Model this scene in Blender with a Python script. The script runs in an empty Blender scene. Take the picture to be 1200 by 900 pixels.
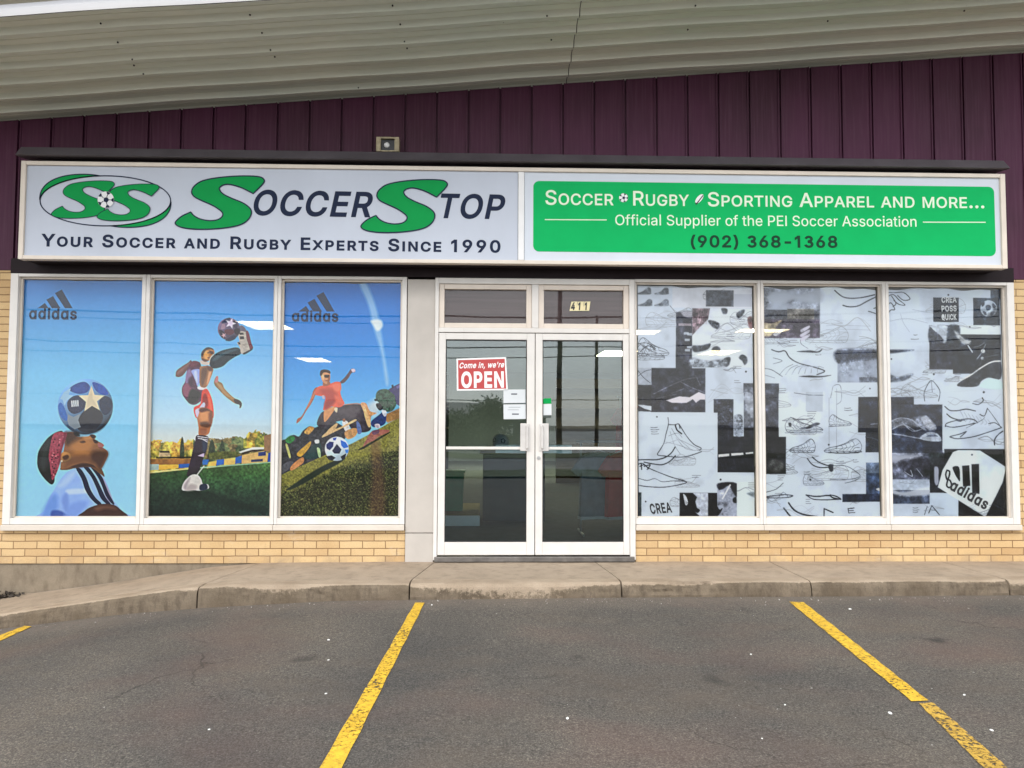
import bpy, bmesh, math, random
import numpy as np
from mathutils import Vector, Matrix
from mathutils.geometry import tessellate_polygon

scene = bpy.context.scene
COL = scene.collection
rnd = random.Random(7)

# ------------------------------------------------------------------ camera
FPX = 901.0                                  # focal length in photo pixels (photo 1200 x 900)
PITCH, YAW, ROLL = math.radians(2.866), math.radians(-1.6815), math.radians(0.215)
CAM = Vector((0.0, -7.2, 1.3))
fwd = Vector((-math.sin(YAW) * math.cos(PITCH), math.cos(YAW) * math.cos(PITCH), math.sin(PITCH)))
_r = Vector((math.cos(YAW), math.sin(YAW), 0)); _u = _r.cross(fwd)
right = _r * math.cos(ROLL) + _u * math.sin(ROLL)
up = -_r * math.sin(ROLL) + _u * math.cos(ROLL)
cam_data = bpy.data.cameras.new('camera'); cam = bpy.data.objects.new('camera', cam_data); COL.objects.link(cam)
cam_data.sensor_width = 36; cam_data.lens = 36 * FPX / 1200; cam_data.clip_end = 2000; cam_data.clip_start = 0.05
M = Matrix((right, up, -fwd)).transposed().to_4x4(); M.translation = CAM
cam.matrix_world = M
scene.camera = cam

# ------------------------------------------------------------------ light
SUN_EL, SUN_AZ = 50, 200                     # degrees; azimuth clockwise from +Y (building is at +Y)
world = bpy.data.worlds.new('World'); scene.world = world; world.use_nodes = True
wn = world.node_tree.nodes; wl = world.node_tree.links; wn.clear()
sky = wn.new('ShaderNodeTexSky'); sky.sky_type = 'NISHITA'; sky.sun_disc = False
sky.sun_elevation = math.radians(SUN_EL); sky.sun_rotation = math.radians(SUN_AZ)
sky.air_density = 1.0; sky.dust_density = 1.2; sky.ozone_density = 1.0
hs = wn.new('ShaderNodeHueSaturation'); hs.inputs['Saturation'].default_value = 0.36
bg = wn.new('ShaderNodeBackground'); bg.inputs['Strength'].default_value = 0.13
wo = wn.new('ShaderNodeOutputWorld')
# a broken layer of pale cloud over the clear sky
tcw = wn.new('ShaderNodeTexCoord'); nzw = wn.new('ShaderNodeTexNoise'); nzw.inputs['Scale'].default_value = 3.0; nzw.inputs['Detail'].default_value = 6
rpw = wn.new('ShaderNodeValToRGB'); rpw.color_ramp.elements[0].color = (2.6, 2.65, 2.75, 1); rpw.color_ramp.elements[1].color = (4.6, 4.55, 4.5, 1)
rpw.color_ramp.elements[0].position = 0.3; rpw.color_ramp.elements[1].position = 0.7
mxw = wn.new('ShaderNodeMix'); mxw.data_type = 'RGBA'; mxw.inputs[0].default_value = 0.6
wl.new(tcw.outputs['Generated'], nzw.inputs['Vector']); wl.new(nzw.outputs['Fac'], rpw.inputs[0])
wl.new(sky.outputs[0], hs.inputs['Color']); wl.new(hs.outputs[0], mxw.inputs[6]); wl.new(rpw.outputs[0], mxw.inputs[7]); wl.new(mxw.outputs[2], bg.inputs['Color']); wl.new(bg.outputs[0], wo.inputs['Surface'])
sd_ = bpy.data.lights.new('sun', 'SUN'); sun = bpy.data.objects.new('sun', sd_); COL.objects.link(sun)
sd_.energy = 0.6; sd_.angle = math.radians(40); sd_.color = (1.0, 0.95, 0.88)
az, el = math.radians(SUN_AZ), math.radians(SUN_EL)
sdir = Vector((math.sin(az) * math.cos(el), math.cos(az) * math.cos(el), math.sin(el)))
sun.rotation_euler = (-sdir).to_track_quat('-Z', 'Y').to_euler(); sun.location = (0, -20, 30)
scene.view_settings.view_transform = 'Standard'
scene.view_settings.look = 'None'
scene.view_settings.exposure = 1.9
scene.view_settings.gamma = 1.0
scene.view_settings.use_curve_mapping = False
scene.cycles.max_bounces = 10; scene.cycles.transparent_max_bounces = 16
scene.cycles.sample_clamp_indirect = 6.0

# ------------------------------------------------------------------ helpers
def ray(px, py):
    return right * ((px - 600) / FPX) - up * ((py - 450) / FPX) + fwd
def P(px, py, Y=0.0):
    """A photo pixel as a point on the vertical plane at depth Y."""
    d = ray(px, py); return CAM + d * ((Y - CAM.y) / d.y)
def XZ(px, py, Y=0.0):
    q = P(px, py, Y); return q.x, q.z
def interp(x, xs, ys): return float(np.interp(x, xs, ys))
def lin(c):
    return tuple(((v / 255) / 12.92 if v / 255 <= 0.04045 else ((v / 255 + 0.055) / 1.055) ** 2.4) for v in c)

def link(name, bm, mats, parent=None, smooth=False, loc=None, keep=False):
    me = bpy.data.meshes.new(name)
    if not keep: bmesh.ops.recalc_face_normals(bm, faces=bm.faces)
    bm.to_mesh(me); bm.free()
    for m in (mats if isinstance(mats, (list, tuple)) else [mats]): me.materials.append(m)
    if smooth:
        for p in me.polygons: p.use_smooth = True
    o = bpy.data.objects.new(name, me); COL.objects.link(o)
    if parent is not None: o.parent = parent
    if loc is not None: o.location = loc
    return o
def tag(o, label, cat, group=None):
    o['label'] = label; o['category'] = cat
    if group: o['group'] = group
    return o
def thing(name, label, cat, loc=(0, 0, 0), group=None):
    o = bpy.data.objects.new(name, None); COL.objects.link(o); o.location = loc; o.empty_display_size = 0.1
    return tag(o, label, cat, group)
def structure(o):
    o['kind'] = 'structure'; return o
def box(bm, x0, x1, y0, y1, z0, z1, mi=0, bev=0.0):
    vs = [bm.verts.new((x, y, z)) for x in (x0, x1) for y in (y0, y1) for z in (z0, z1)]
    fs = [(0, 1, 3, 2), (4, 6, 7, 5), (0, 4, 5, 1), (2, 3, 7, 6), (0, 2, 6, 4), (1, 5, 7, 3)]
    faces = []
    for f in fs:
        fc = bm.faces.new([vs[i] for i in f]); fc.material_index = mi; faces.append(fc)
    if bev > 0:
        es = list({e for f in faces for e in f.edges})
        bmesh.ops.bevel(bm, geom=es, offset=bev, segments=2, affect='EDGES', profile=0.6)
    return faces
def prism(bm, pts, y0, y1, mi=0):
    """A polygon in X-Z given thickness along Y."""
    a = [bm.verts.new((x, y0, z)) for x, z in pts]; b = [bm.verts.new((x, y1, z)) for x, z in pts]
    n = len(pts)
    for tri in tessellate_polygon([[Vector((x, z, 0)) for x, z in pts]]):
        for L in (a, b):
            try: bm.faces.new([L[i] for i in tri]).material_index = mi
            except ValueError: pass
    for i in range(n):
        bm.faces.new((a[i], a[(i + 1) % n], b[(i + 1) % n], b[i])).material_index = mi
def tube(bm, pts, r, seg=8, mi=0, cap=True):
    pts = [Vector(p) for p in pts]; rings = []
    for i, p in enumerate(pts):
        t = (pts[min(i + 1, len(pts) - 1)] - pts[max(i - 1, 0)]).normalized()
        a = t.orthogonal().normalized() if abs(t.z) > 0.9 else t.cross(Vector((0, 0, 1))).normalized()
        b = t.cross(a); rr = r[i] if isinstance(r, (list, tuple)) else r
        rings.append([bm.verts.new(p + (a * math.cos(k * 2 * math.pi / seg) + b * math.sin(k * 2 * math.pi / seg)) * rr) for k in range(seg)])
    for A, B in zip(rings, rings[1:]):
        for k in range(seg):
            bm.faces.new((A[k], A[(k + 1) % seg], B[(k + 1) % seg], B[k])).material_index = mi
    if cap:
        bm.faces.new(rings[0][::-1]).material_index = mi; bm.faces.new(rings[-1]).material_index = mi
def ball(bm, c, r, u=12, v=8, mi=0, sc=(1, 1, 1)):
    ret = bmesh.ops.create_uvsphere(bm, u_segments=u, v_segments=v, radius=1.0)
    for w in ret['verts']:
        w.co = Vector((c[0] + w.co.x * r * sc[0], c[1] + w.co.y * r * sc[1], c[2] + w.co.z * r * sc[2]))
    for f in {f for w in ret['verts'] for f in w.link_faces}: f.material_index = mi

# ------------------------------------------------------------------ materials
class NT:
    def __init__(self, name):
        self.m = bpy.data.materials.new(name); self.m.use_nodes = True
        self.t = self.m.node_tree; self.t.nodes.clear()
        self.out = self.n('ShaderNodeOutputMaterial')
    def n(self, kind, **kw):
        nd = self.t.nodes.new(kind)
        for k, v in kw.items(): setattr(nd, k, v)
        return nd
    def l(self, a, b): self.t.links.new(a, b)
    def coord(self, scale=(1, 1, 1)):
        tc = self.n('ShaderNodeTexCoord'); mp = self.n('ShaderNodeMapping'); mp.inputs['Scale'].default_value = scale
        self.l(tc.outputs['Object'], mp.inputs['Vector']); return mp.outputs[0]
    def noise(self, vec, scale, detail=4, rough=0.55):
        nz = self.n('ShaderNodeTexNoise'); nz.inputs['Scale'].default_value = scale
        nz.inputs['Detail'].default_value = detail; nz.inputs['Roughness'].default_value = rough
        self.l(vec, nz.inputs['Vector']); return nz.outputs['Fac']
    def ramp(self, fac, stops):
        rp = self.n('ShaderNodeValToRGB'); e = rp.color_ramp.elements
        while len(e) < len(stops): e.new(0.5)
        for el_, (p, c) in zip(e, stops):
            el_.position = p; el_.color = (*c, 1) if len(c) == 3 else c
        self.l(fac, rp.inputs[0]); return rp.outputs[0]
    def mix(self, fac, a, b, blend='MIX'):
        mx = self.n('ShaderNodeMix', data_type='RGBA', blend_type=blend)
        for sock, v in ((mx.inputs[0], fac), (mx.inputs[6], a), (mx.inputs[7], b)):
            if hasattr(v, 'links'): self.l(v, sock)
            elif isinstance(v, (int, float)): sock.default_value = v
            else: sock.default_value = (*v, 1)
        return mx.outputs[2]
    def bump(self, h, strength=0.3, dist=0.01):
        b = self.n('ShaderNodeBump'); b.inputs['Strength'].default_value = strength; b.inputs['Distance'].default_value = dist
        self.l(h, b.inputs['Height']); return b.outputs[0]
    def pr(self, col, rough=0.5, metal=0.0, nrm=None, spec=0.5):
        p = self.n('ShaderNodeBsdfPrincipled')
        for k, v in (('Base Color', col), ('Roughness', rough), ('Metallic', metal), ('Specular IOR Level', spec)):
            if hasattr(v, 'links'): self.l(v, p.inputs[k])
            elif isinstance(v, (int, float)): p.inputs[k].default_value = v
            else: p.inputs[k].default_value = (*v, 1)
        if nrm is not None: self.l(nrm, p.inputs['Normal'])
        return p.outputs[0]
    def done(self, sh):
        self.l(sh, self.out.inputs['Surface']); return self.m

def plain(name, c, rough=0.5, metal=0.0, var=0.12, scale=6.0, bump=0.0, stretch=(1, 1, 1), spec=0.5):
    """Painted or moulded surface with soft uneven tone."""
    t = NT(name); v = t.coord(stretch); nz = t.noise(v, scale, 5)
    a = tuple(x * (1 - var) for x in c); b = tuple(min(1, x * (1 + var)) for x in c)
    col = t.ramp(nz, [(0.3, a), (0.7, b)])
    nr = t.bump(t.noise(v, scale * 12, 3), bump, 0.004) if bump else None
    return t.done(t.pr(col, rough, metal, nr, spec))

def glass_mat(name, tint=(0.985, 0.99, 0.99), ior=1.33):
    t = NT(name)
    fr = t.n('ShaderNodeFresnel'); fr.inputs['IOR'].default_value = ior
    tr = t.n('ShaderNodeBsdfTransparent'); tr.inputs[0].default_value = (*tint, 1)
    gl = t.n('ShaderNodeBsdfGlossy'); gl.inputs['Roughness'].default_value = 0.0
    v = t.coord(); b = t.bump(t.noise(v, 1.3, 1), 0.05, 0.02); t.l(b, gl.inputs['Normal'])
    mx = t.n('ShaderNodeMixShader'); t.l(fr.outputs[0], mx.inputs[0]); t.l(tr.outputs[0], mx.inputs[1]); t.l(gl.outputs[0], mx.inputs[2])
    return t.done(mx.outputs[0])

def brick_mat():
    t = NT('buff_brick')
    tc = t.n('ShaderNodeTexCoord'); sp = t.n('ShaderNodeSeparateXYZ'); t.l(tc.outputs['Object'], sp.inputs[0])
    cb = t.n('ShaderNodeCombineXYZ'); t.l(sp.outputs['X'], cb.inputs['X']); t.l(sp.outputs['Z'], cb.inputs['Y'])
    wob = t.n('ShaderNodeVectorMath', operation='MULTIPLY_ADD')
    nz3 = t.n('ShaderNodeTexNoise'); nz3.inputs['Scale'].default_value = 9
    t.l(tc.outputs['Object'], nz3.inputs['Vector']); t.l(nz3.outputs['Color'], wob.inputs[0])
    wob.inputs[1].default_value = (0.006, 0.006, 0); t.l(cb.outputs[0], wob.inputs[2])
    def br(c1, c2, cm):
        b = t.n('ShaderNodeTexBrick'); b.offset = 0.5
        b.inputs['Color1'].default_value = (*c1, 1); b.inputs['Color2'].default_value = (*c2, 1); b.inputs['Mortar'].default_value = (*cm, 1)
        b.inputs['Scale'].default_value = 1.0; b.inputs['Brick Width'].default_value = 0.211; b.inputs['Row Height'].default_value = 0.0685
        b.inputs['Mortar Size'].default_value = 0.0045; b.inputs['Mortar Smooth'].default_value = 0.25; b.inputs['Bias'].default_value = -0.25
        t.l(wob.outputs[0], b.inputs['Vector']); return b
    b = br((0.66, 0.48, 0.26), (0.52, 0.345, 0.175), (0.27, 0.17, 0.085))
    v = t.coord()
    grain = t.noise(v, 90, 5, 0.7); big = t.noise(v, 2.2, 4)
    col = t.mix(0.35, b.outputs['Color'], t.ramp(grain, [(0.3, (0.45, 0.4, 0.34)), (0.7, (1, 1, 1))]), 'MULTIPLY')
    col = t.mix(0.5, col, t.ramp(big, [(0.35, (0.82, 0.74, 0.64)), (0.62, (1, 1, 1))]), 'MULTIPLY')
    st = t.noise(t.coord((5, 5, 1.0)), 2.2, 5, 0.7)
    col = t.mix(t.ramp(st, [(0.62, (0, 0, 0)), (0.8, (0.4, 0.4, 0.4))]), col, (0.2, 0.13, 0.07))
    low = t.n('ShaderNodeMapRange'); low.inputs[1].default_value = 0.10; low.inputs[2].default_value = 0.0; t.l(sp.outputs['Z'], low.inputs[0])
    spl = t.n('ShaderNodeMath', operation='MULTIPLY'); t.l(low.outputs[0], spl.inputs[0]); t.l(t.ramp(t.noise(v, 5, 6, 0.7), [(0.42, (0, 0, 0)), (0.68, (0.75, 0.75, 0.75))]), spl.inputs[1])
    col = t.mix(spl.outputs[0], col, (0.30, 0.23, 0.16))
    salt = t.ramp(t.noise(t.coord((1, 1, 2)), 3.1, 6, 0.7), [(0.60, (0, 0, 0)), (0.78, (0.35, 0.35, 0.35))]); col = t.mix(salt, col, (0.66, 0.60, 0.52))
    inv = t.n('ShaderNodeMath', operation='SUBTRACT'); inv.inputs[0].default_value = 1; t.l(b.outputs['Fac'], inv.inputs[1])
    h = t.n('ShaderNodeMath', operation='MULTIPLY_ADD'); t.l(grain, h.inputs[0]); h.inputs[1].default_value = 0.25; t.l(inv.outputs[0], h.inputs[2])
    return t.done(t.pr(col, 0.85, 0, t.bump(h.outputs[0], 0.7, 0.006), 0.3))

def asphalt_mat():
    t = NT('worn_asphalt'); v = t.coord()
    fine = t.noise(v, 115, 4, 0.8); mid = t.noise(v, 52, 5, 0.8); big = t.noise(v, 0.55, 5, 0.6); streak = t.noise(t.coord((0.35, 1.6, 1)), 1.3, 5, 0.6)
    vor = t.n('ShaderNodeTexVoronoi'); vor.inputs['Scale'].default_value = 95; t.l(v, vor.inputs['Vector'])
    col = t.ramp(fine, [(0.3, (0.028, 0.0265, 0.025)), (0.5, (0.082, 0.077, 0.071)), (0.72, (0.24, 0.223, 0.20))])
    col = t.mix(0.7, col, t.ramp(mid, [(0.3, (0.28, 0.28, 0.285)), (0.7, (1.75, 1.70, 1.62))]), 'MULTIPLY')
    col = t.mix(0.8, col, t.ramp(big, [(0.34, (0.62, 0.64, 0.67)), (0.66, (1.35, 1.28, 1.18))]), 'MULTIPLY')
    red = t.noise(t.coord((0.8, 1.2, 1)), 0.9, 3)
    col = t.mix(t.ramp(red, [(0.50, (0, 0, 0)), (0.70, (0.42, 0.42, 0.42))]), col, (0.135, 0.080, 0.066))
    col = t.mix(t.ramp(streak, [(0.6, (0, 0, 0)), (0.8, (0.35, 0.35, 0.35))]), col, (0.032, 0.032, 0.034))
    vc = t.n('ShaderNodeTexVoronoi', feature='DISTANCE_TO_EDGE'); vc.inputs['Scale'].default_value = 0.75
    wv = t.n('ShaderNodeVectorMath', operation='MULTIPLY_ADD'); wnz = t.n('ShaderNodeTexNoise'); wnz.inputs['Scale'].default_value = 3; wnz.inputs['Detail'].default_value = 6; t.l(v, wnz.inputs['Vector'])
    t.l(wnz.outputs['Color'], wv.inputs[0]); wv.inputs[1].default_value = (0.5, 0.5, 0); t.l(v, wv.inputs[2]); t.l(wv.outputs[0], vc.inputs['Vector'])
    crk = t.mix(1.0, t.ramp(vc.outputs['Distance'], [(0.0, (0.8, 0.8, 0.8)), (0.006, (0, 0, 0))]), t.ramp(t.noise(v, 0.7, 2), [(0.52, (0, 0, 0)), (0.62, (1, 1, 1))]), 'MULTIPLY')
    col = t.mix(crk, col, (0.014, 0.013, 0.012))
    br_ = t.noise(t.coord((0.55, 1.0, 1)), 1.4, 5, 0.65); col = t.mix(t.ramp(br_, [(0.5, (0, 0, 0)), (0.74, (0.45, 0.45, 0.45))]), col, (0.13, 0.098, 0.072))
    oil = t.n('ShaderNodeTexVoronoi'); oil.inputs['Scale'].default_value = 1.5; t.l(wv.outputs[0], oil.inputs['Vector'])
    col = t.mix(t.mix(1.0, t.ramp(oil.outputs['Distance'], [(0.05, (0.75, 0.75, 0.75)), (0.16, (0, 0, 0))]), t.ramp(t.noise(v, 0.9, 2), [(0.55, (0, 0, 0)), (0.6, (1, 1, 1))]), 'MULTIPLY'), col, (0.022, 0.021, 0.020))
    stone = t.ramp(vor.outputs['Distance'], [(0.06, (0.55, 0.55, 0.55)), (0.13, (0, 0, 0))])
    pick = t.ramp(t.noise(v, 60, 2), [(0.6, (0, 0, 0)), (0.66, (1, 1, 1))])
    col = t.mix(t.mix(1.0, stone, pick, 'MULTIPLY'), col, (0.26, 0.25, 0.235))
    # dusty grit that has washed up against the kerb
    tc = t.n('ShaderNodeTexCoord'); sp = t.n('ShaderNodeSeparateXYZ'); t.l(tc.outputs['Object'], sp.inputs[0])
    mr = t.n('ShaderNodeMapRange'); mr.inputs[1].default_value = -1.32; mr.inputs[2].default_value = -1.0; t.l(sp.outputs['Y'], mr.inputs[0])
    dn = t.n('ShaderNodeMath', operation='MULTIPLY'); t.l(mr.outputs[0], dn.inputs[0]); t.l(t.noise(v, 7, 5, 0.7), dn.inputs[1])
    col = t.mix(dn.outputs[0], col, (0.17, 0.14, 0.115))
    hh = t.n('ShaderNodeMath', operation='MULTIPLY_ADD'); t.l(mid, hh.inputs[0]); hh.inputs[1].default_value = 0.8; t.l(fine, hh.inputs[2])
    return t.done(t.pr(col, 0.88, 0, t.bump(hh.outputs[0], 0.8, 0.006), 0.35))

def concrete_mat(name, c, dark, stain=0.45, bump=0.35, sc=1.0):
    t = NT(name); v = t.coord()
    n1 = t.noise(v, 2.0 * sc, 6, 0.65); n2 = t.noise(v, 130, 4, 0.7); n3 = t.noise(t.coord((1.5, 1.5, 0.6)), 6 * sc, 5, 0.65)
    col = t.ramp(n1, [(0.3, tuple(x * 0.8 for x in c)), (0.7, tuple(x * 1.1 for x in c))])
    col = t.mix(0.4, col, t.ramp(n2, [(0.3, (0.6, 0.6, 0.6)), (0.7, (1.1, 1.1, 1.1))]), 'MULTIPLY')
    col = t.mix(t.ramp(n3, [(0.48, (0, 0, 0)), (0.72, (stain, stain, stain))]), col, dark)
    return t.done(t.pr(col, 0.9, 0, t.bump(t.mix(0.5, n2, n3), bump, 0.008), 0.25))

def kerb_mat():
    t = NT('worn_kerb'); v = t.coord()
    n1 = t.noise(v, 3.0, 6, 0.65); n2 = t.noise(v, 130, 4, 0.7); n3 = t.noise(t.coord((2.2, 2.2, 0.8)), 7, 5, 0.7); n4 = t.noise(v, 22, 6, 0.75)
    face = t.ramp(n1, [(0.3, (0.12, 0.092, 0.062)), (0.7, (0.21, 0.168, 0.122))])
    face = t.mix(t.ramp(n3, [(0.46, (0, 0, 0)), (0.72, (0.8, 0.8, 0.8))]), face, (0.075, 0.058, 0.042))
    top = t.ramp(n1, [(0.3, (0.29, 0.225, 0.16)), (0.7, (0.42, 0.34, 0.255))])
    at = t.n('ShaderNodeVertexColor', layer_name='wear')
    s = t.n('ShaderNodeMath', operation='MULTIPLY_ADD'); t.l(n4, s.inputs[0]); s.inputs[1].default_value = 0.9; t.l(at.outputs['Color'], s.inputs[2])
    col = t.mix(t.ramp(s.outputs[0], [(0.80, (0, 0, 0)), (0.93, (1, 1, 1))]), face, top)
    col = t.mix(0.45, col, t.ramp(n2, [(0.3, (0.55, 0.55, 0.55)), (0.7, (1.15, 1.15, 1.15))]), 'MULTIPLY')
    return t.done(t.pr(col, 0.9, 0, t.bump(t.mix(0.5, n2, n4), 0.9, 0.012), 0.25))

def paint_line_mat(name='worn_yellow_paint', wear=0.0, c=((0.50, 0.30, 0.025), (0.74, 0.48, 0.04))):
    t = NT(name); v = t.coord()
    n1 = t.noise(v, 45, 5, 0.75); n2 = t.noise(v, 2.2, 3); n3 = t.noise(v, 14, 4, 0.7)
    col = t.ramp(n3, [(0.3, c[0]), (0.7, c[1])])
    col = t.mix(t.ramp(n1, [(0.35, (0.55, 0.55, 0.55)), (0.55, (0, 0, 0))]), col, (0.22, 0.13, 0.03))
    s = t.n('ShaderNodeMath', operation='MULTIPLY_ADD'); t.l(n2, s.inputs[0]); s.inputs[1].default_value = 0.35; t.l(n1, s.inputs[2])
    keep = t.ramp(s.outputs[0], [(0.54 + wear, (0, 0, 0)), (0.60 + wear, (1, 1, 1))])
    mx = t.n('ShaderNodeMixShader'); tr = t.n('ShaderNodeBsdfTransparent')
    t.l(keep, mx.inputs[0]); t.l(tr.outputs[0], mx.inputs[1]); t.l(t.pr(col, 0.75, 0, t.bump(n1, 0.4, 0.003), 0.3), mx.inputs[2])
    return t.done(mx.outputs[0])

def siding_mat():
    t = NT('plum_metal_siding'); v = t.coord()
    n1 = t.noise(t.coord((14, 1, 0.5)), 3, 5, 0.65); n2 = t.noise(v, 0.7, 4)
    col = t.ramp(n2, [(0.35, (0.047, 0.013, 0.027)), (0.65, (0.078, 0.017, 0.048))])
    col = t.mix(t.ramp(n1, [(0.46, (0, 0, 0)), (0.78, (0.6, 0.6, 0.6))]), col, (0.115, 0.048, 0.08))
    return t.done(t.pr(col, 0.5, 0, t.bump(t.noise(v, 3, 2), 0.1, 0.02), 0.22))

def soffit_mat():
    t = NT('grey_ribbed_soffit'); v = t.coord()
    n1 = t.noise(t.coord((0.5, 6, 1)), 2.5, 5, 0.6); n2 = t.noise(v, 0.6, 4)
    col = t.ramp(n2, [(0.35, (0.63, 0.675, 0.60)), (0.65, (0.715, 0.725, 0.63))])
    col = t.mix(t.ramp(n1, [(0.5, (0, 0, 0)), (0.85, (0.3, 0.3, 0.3))]), col, (0.45, 0.45, 0.38))
    return t.done(t.pr(col, 0.45, 0, t.bump(t.noise(v, 2.5, 3), 0.06, 0.02), 0.5))

def alu_mat(name, c=(0.66, 0.635, 0.60)):
    t = NT(name); v = t.coord()
    n1 = t.noise(v, 5, 5, 0.6); n2 = t.noise(t.coord((9, 9, 0.8)), 3, 5, 0.7)
    col = t.ramp(n1, [(0.3, tuple(x * 0.93 for x in c)), (0.7, tuple(min(0.86, x * 1.05) for x in c))])
    col = t.mix(t.ramp(n2, [(0.6, (0, 0, 0)), (0.85, (0.35, 0.35, 0.35))]), col, (0.42, 0.36, 0.28))
    return t.done(t.pr(col, 0.42, 0.0, None, 0.5))

def film_mat(name, see=0.04):
    """Perforated printed window film: vertex-coloured print that lets a little light through its holes."""
    t = NT(name); at = t.n('ShaderNodeVertexColor', layer_name='print')
    tr = t.n('ShaderNodeBsdfTransparent'); mx = t.n('ShaderNodeMixShader'); mx.inputs[0].default_value = 1 - see
    t.l(tr.outputs[0], mx.inputs[1]); t.l(t.pr(at.outputs['Color'], 0.65, 0, None, 0.25), mx.inputs[2])
    return t.done(mx.outputs[0])

def emit_mat(name, c, s):
    t = NT(name); e = t.n('ShaderNodeEmission'); e.inputs[0].default_value = (*c, 1); e.inputs[1].default_value = s
    return t.done(e.outputs[0])
def translucent_mat(name, c):
    t = NT(name); e = t.n('ShaderNodeBsdfTranslucent'); e.inputs[0].default_value = (*c, 1)
    return t.done(e.outputs[0])

def skylight_mat():
    t = NT('milky_clear_sheet'); e = t.n('ShaderNodeBsdfTranslucent'); e.inputs[0].default_value = (0.95, 0.95, 0.95, 1)
    tr = t.n('ShaderNodeBsdfTransparent'); mx = t.n('ShaderNodeMixShader'); mx.inputs[0].default_value = 0.8
    t.l(tr.outputs[0], mx.inputs[1]); t.l(e.outputs[0], mx.inputs[2]); return t.done(mx.outputs[0])

MT = dict(
    brick=brick_mat(), asphalt=asphalt_mat(), siding=siding_mat(), soffit=soffit_mat(),
    walk=concrete_mat('sidewalk_concrete', (0.36, 0.29, 0.217), (0.19, 0.15, 0.112), 0.65),
    kerb=kerb_mat(),
    found=concrete_mat('foundation_concrete', (0.25, 0.205, 0.15), (0.11, 0.085, 0.06), 0.7, 0.4, 1.2),
    pil=plain('grey_stone_panel', (0.46, 0.425, 0.385), 0.6, 0, 0.1, 2.5, 0.1),
    alu=alu_mat('white_aluminium'), alu2=alu_mat('aged_white_aluminium', (0.60, 0.545, 0.475)), cream=alu_mat('cream_aluminium', (0.66, 0.58, 0.5)),
    black=plain('black_metal', (0.018, 0.012, 0.014), 0.6, spec=0.15), flash=plain('dark_flashing', (0.085, 0.075, 0.085), 0.5, 0, 0.2, 4),
    glass=glass_mat('window_glass'), tglass=glass_mat('transom_glass', (0.9, 0.88, 0.88), 1.45), dglass=glass_mat('door_glass', (0.80, 0.92, 0.95), 1.9), line=paint_line_mat(wear=0.02), line2=paint_line_mat('faded_yellow_paint', 0.075, ((0.36, 0.22, 0.04), (0.58, 0.37, 0.06))),
    rubber=plain('black_gasket', (0.02, 0.02, 0.02), 0.7), steel=plain('steel', (0.5, 0.5, 0.5), 0.3, 0.9),
    panelw=plain('pale_sign_panel', (0.50, 0.54, 0.62), 0.4, 0, 0.07, 1.4, 0, (1, 1, 0.5), 0.3), panelw2=plain('white_sign_panel', (0.60, 0.645, 0.71), 0.4, 0, 0.06, 1.4, 0, (1, 1, 0.5), 0.3),
    green=plain('sign_green_vinyl', (0.0, 0.30, 0.065), 0.6, 0, 0.04, spec=0.15), green2=plain('bright_green_vinyl', (0.0, 0.42, 0.11), 0.6, 0, 0.04, spec=0.15),
    navy=plain('navy_vinyl', (0.012, 0.02, 0.05), 0.6, 0, 0.04, spec=0.15), dgreen=plain('dark_green_vinyl', (0.006, 0.045, 0.022), 0.6, 0, 0.04, spec=0.15), ltext=plain('pale_lettering_vinyl', (0.72, 0.84, 0.66), 0.6, 0, 0.04, spec=0.15),
    white=plain('white_vinyl', (0.82, 0.82, 0.82), 0.6, 0, 0.04, spec=0.15), red=plain('sign_red', (0.46, 0.075, 0.075), 0.6, 0, 0.04, spec=0.15), paper=plain('white_paper', (0.60, 0.63, 0.65), 0.8, 0, 0.04),
    ink=plain('black_ink', (0.02, 0.022, 0.028), 0.6), yellow=plain('pale_yellow_sticker', (0.75, 0.66, 0.38), 0.5),
)
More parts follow.
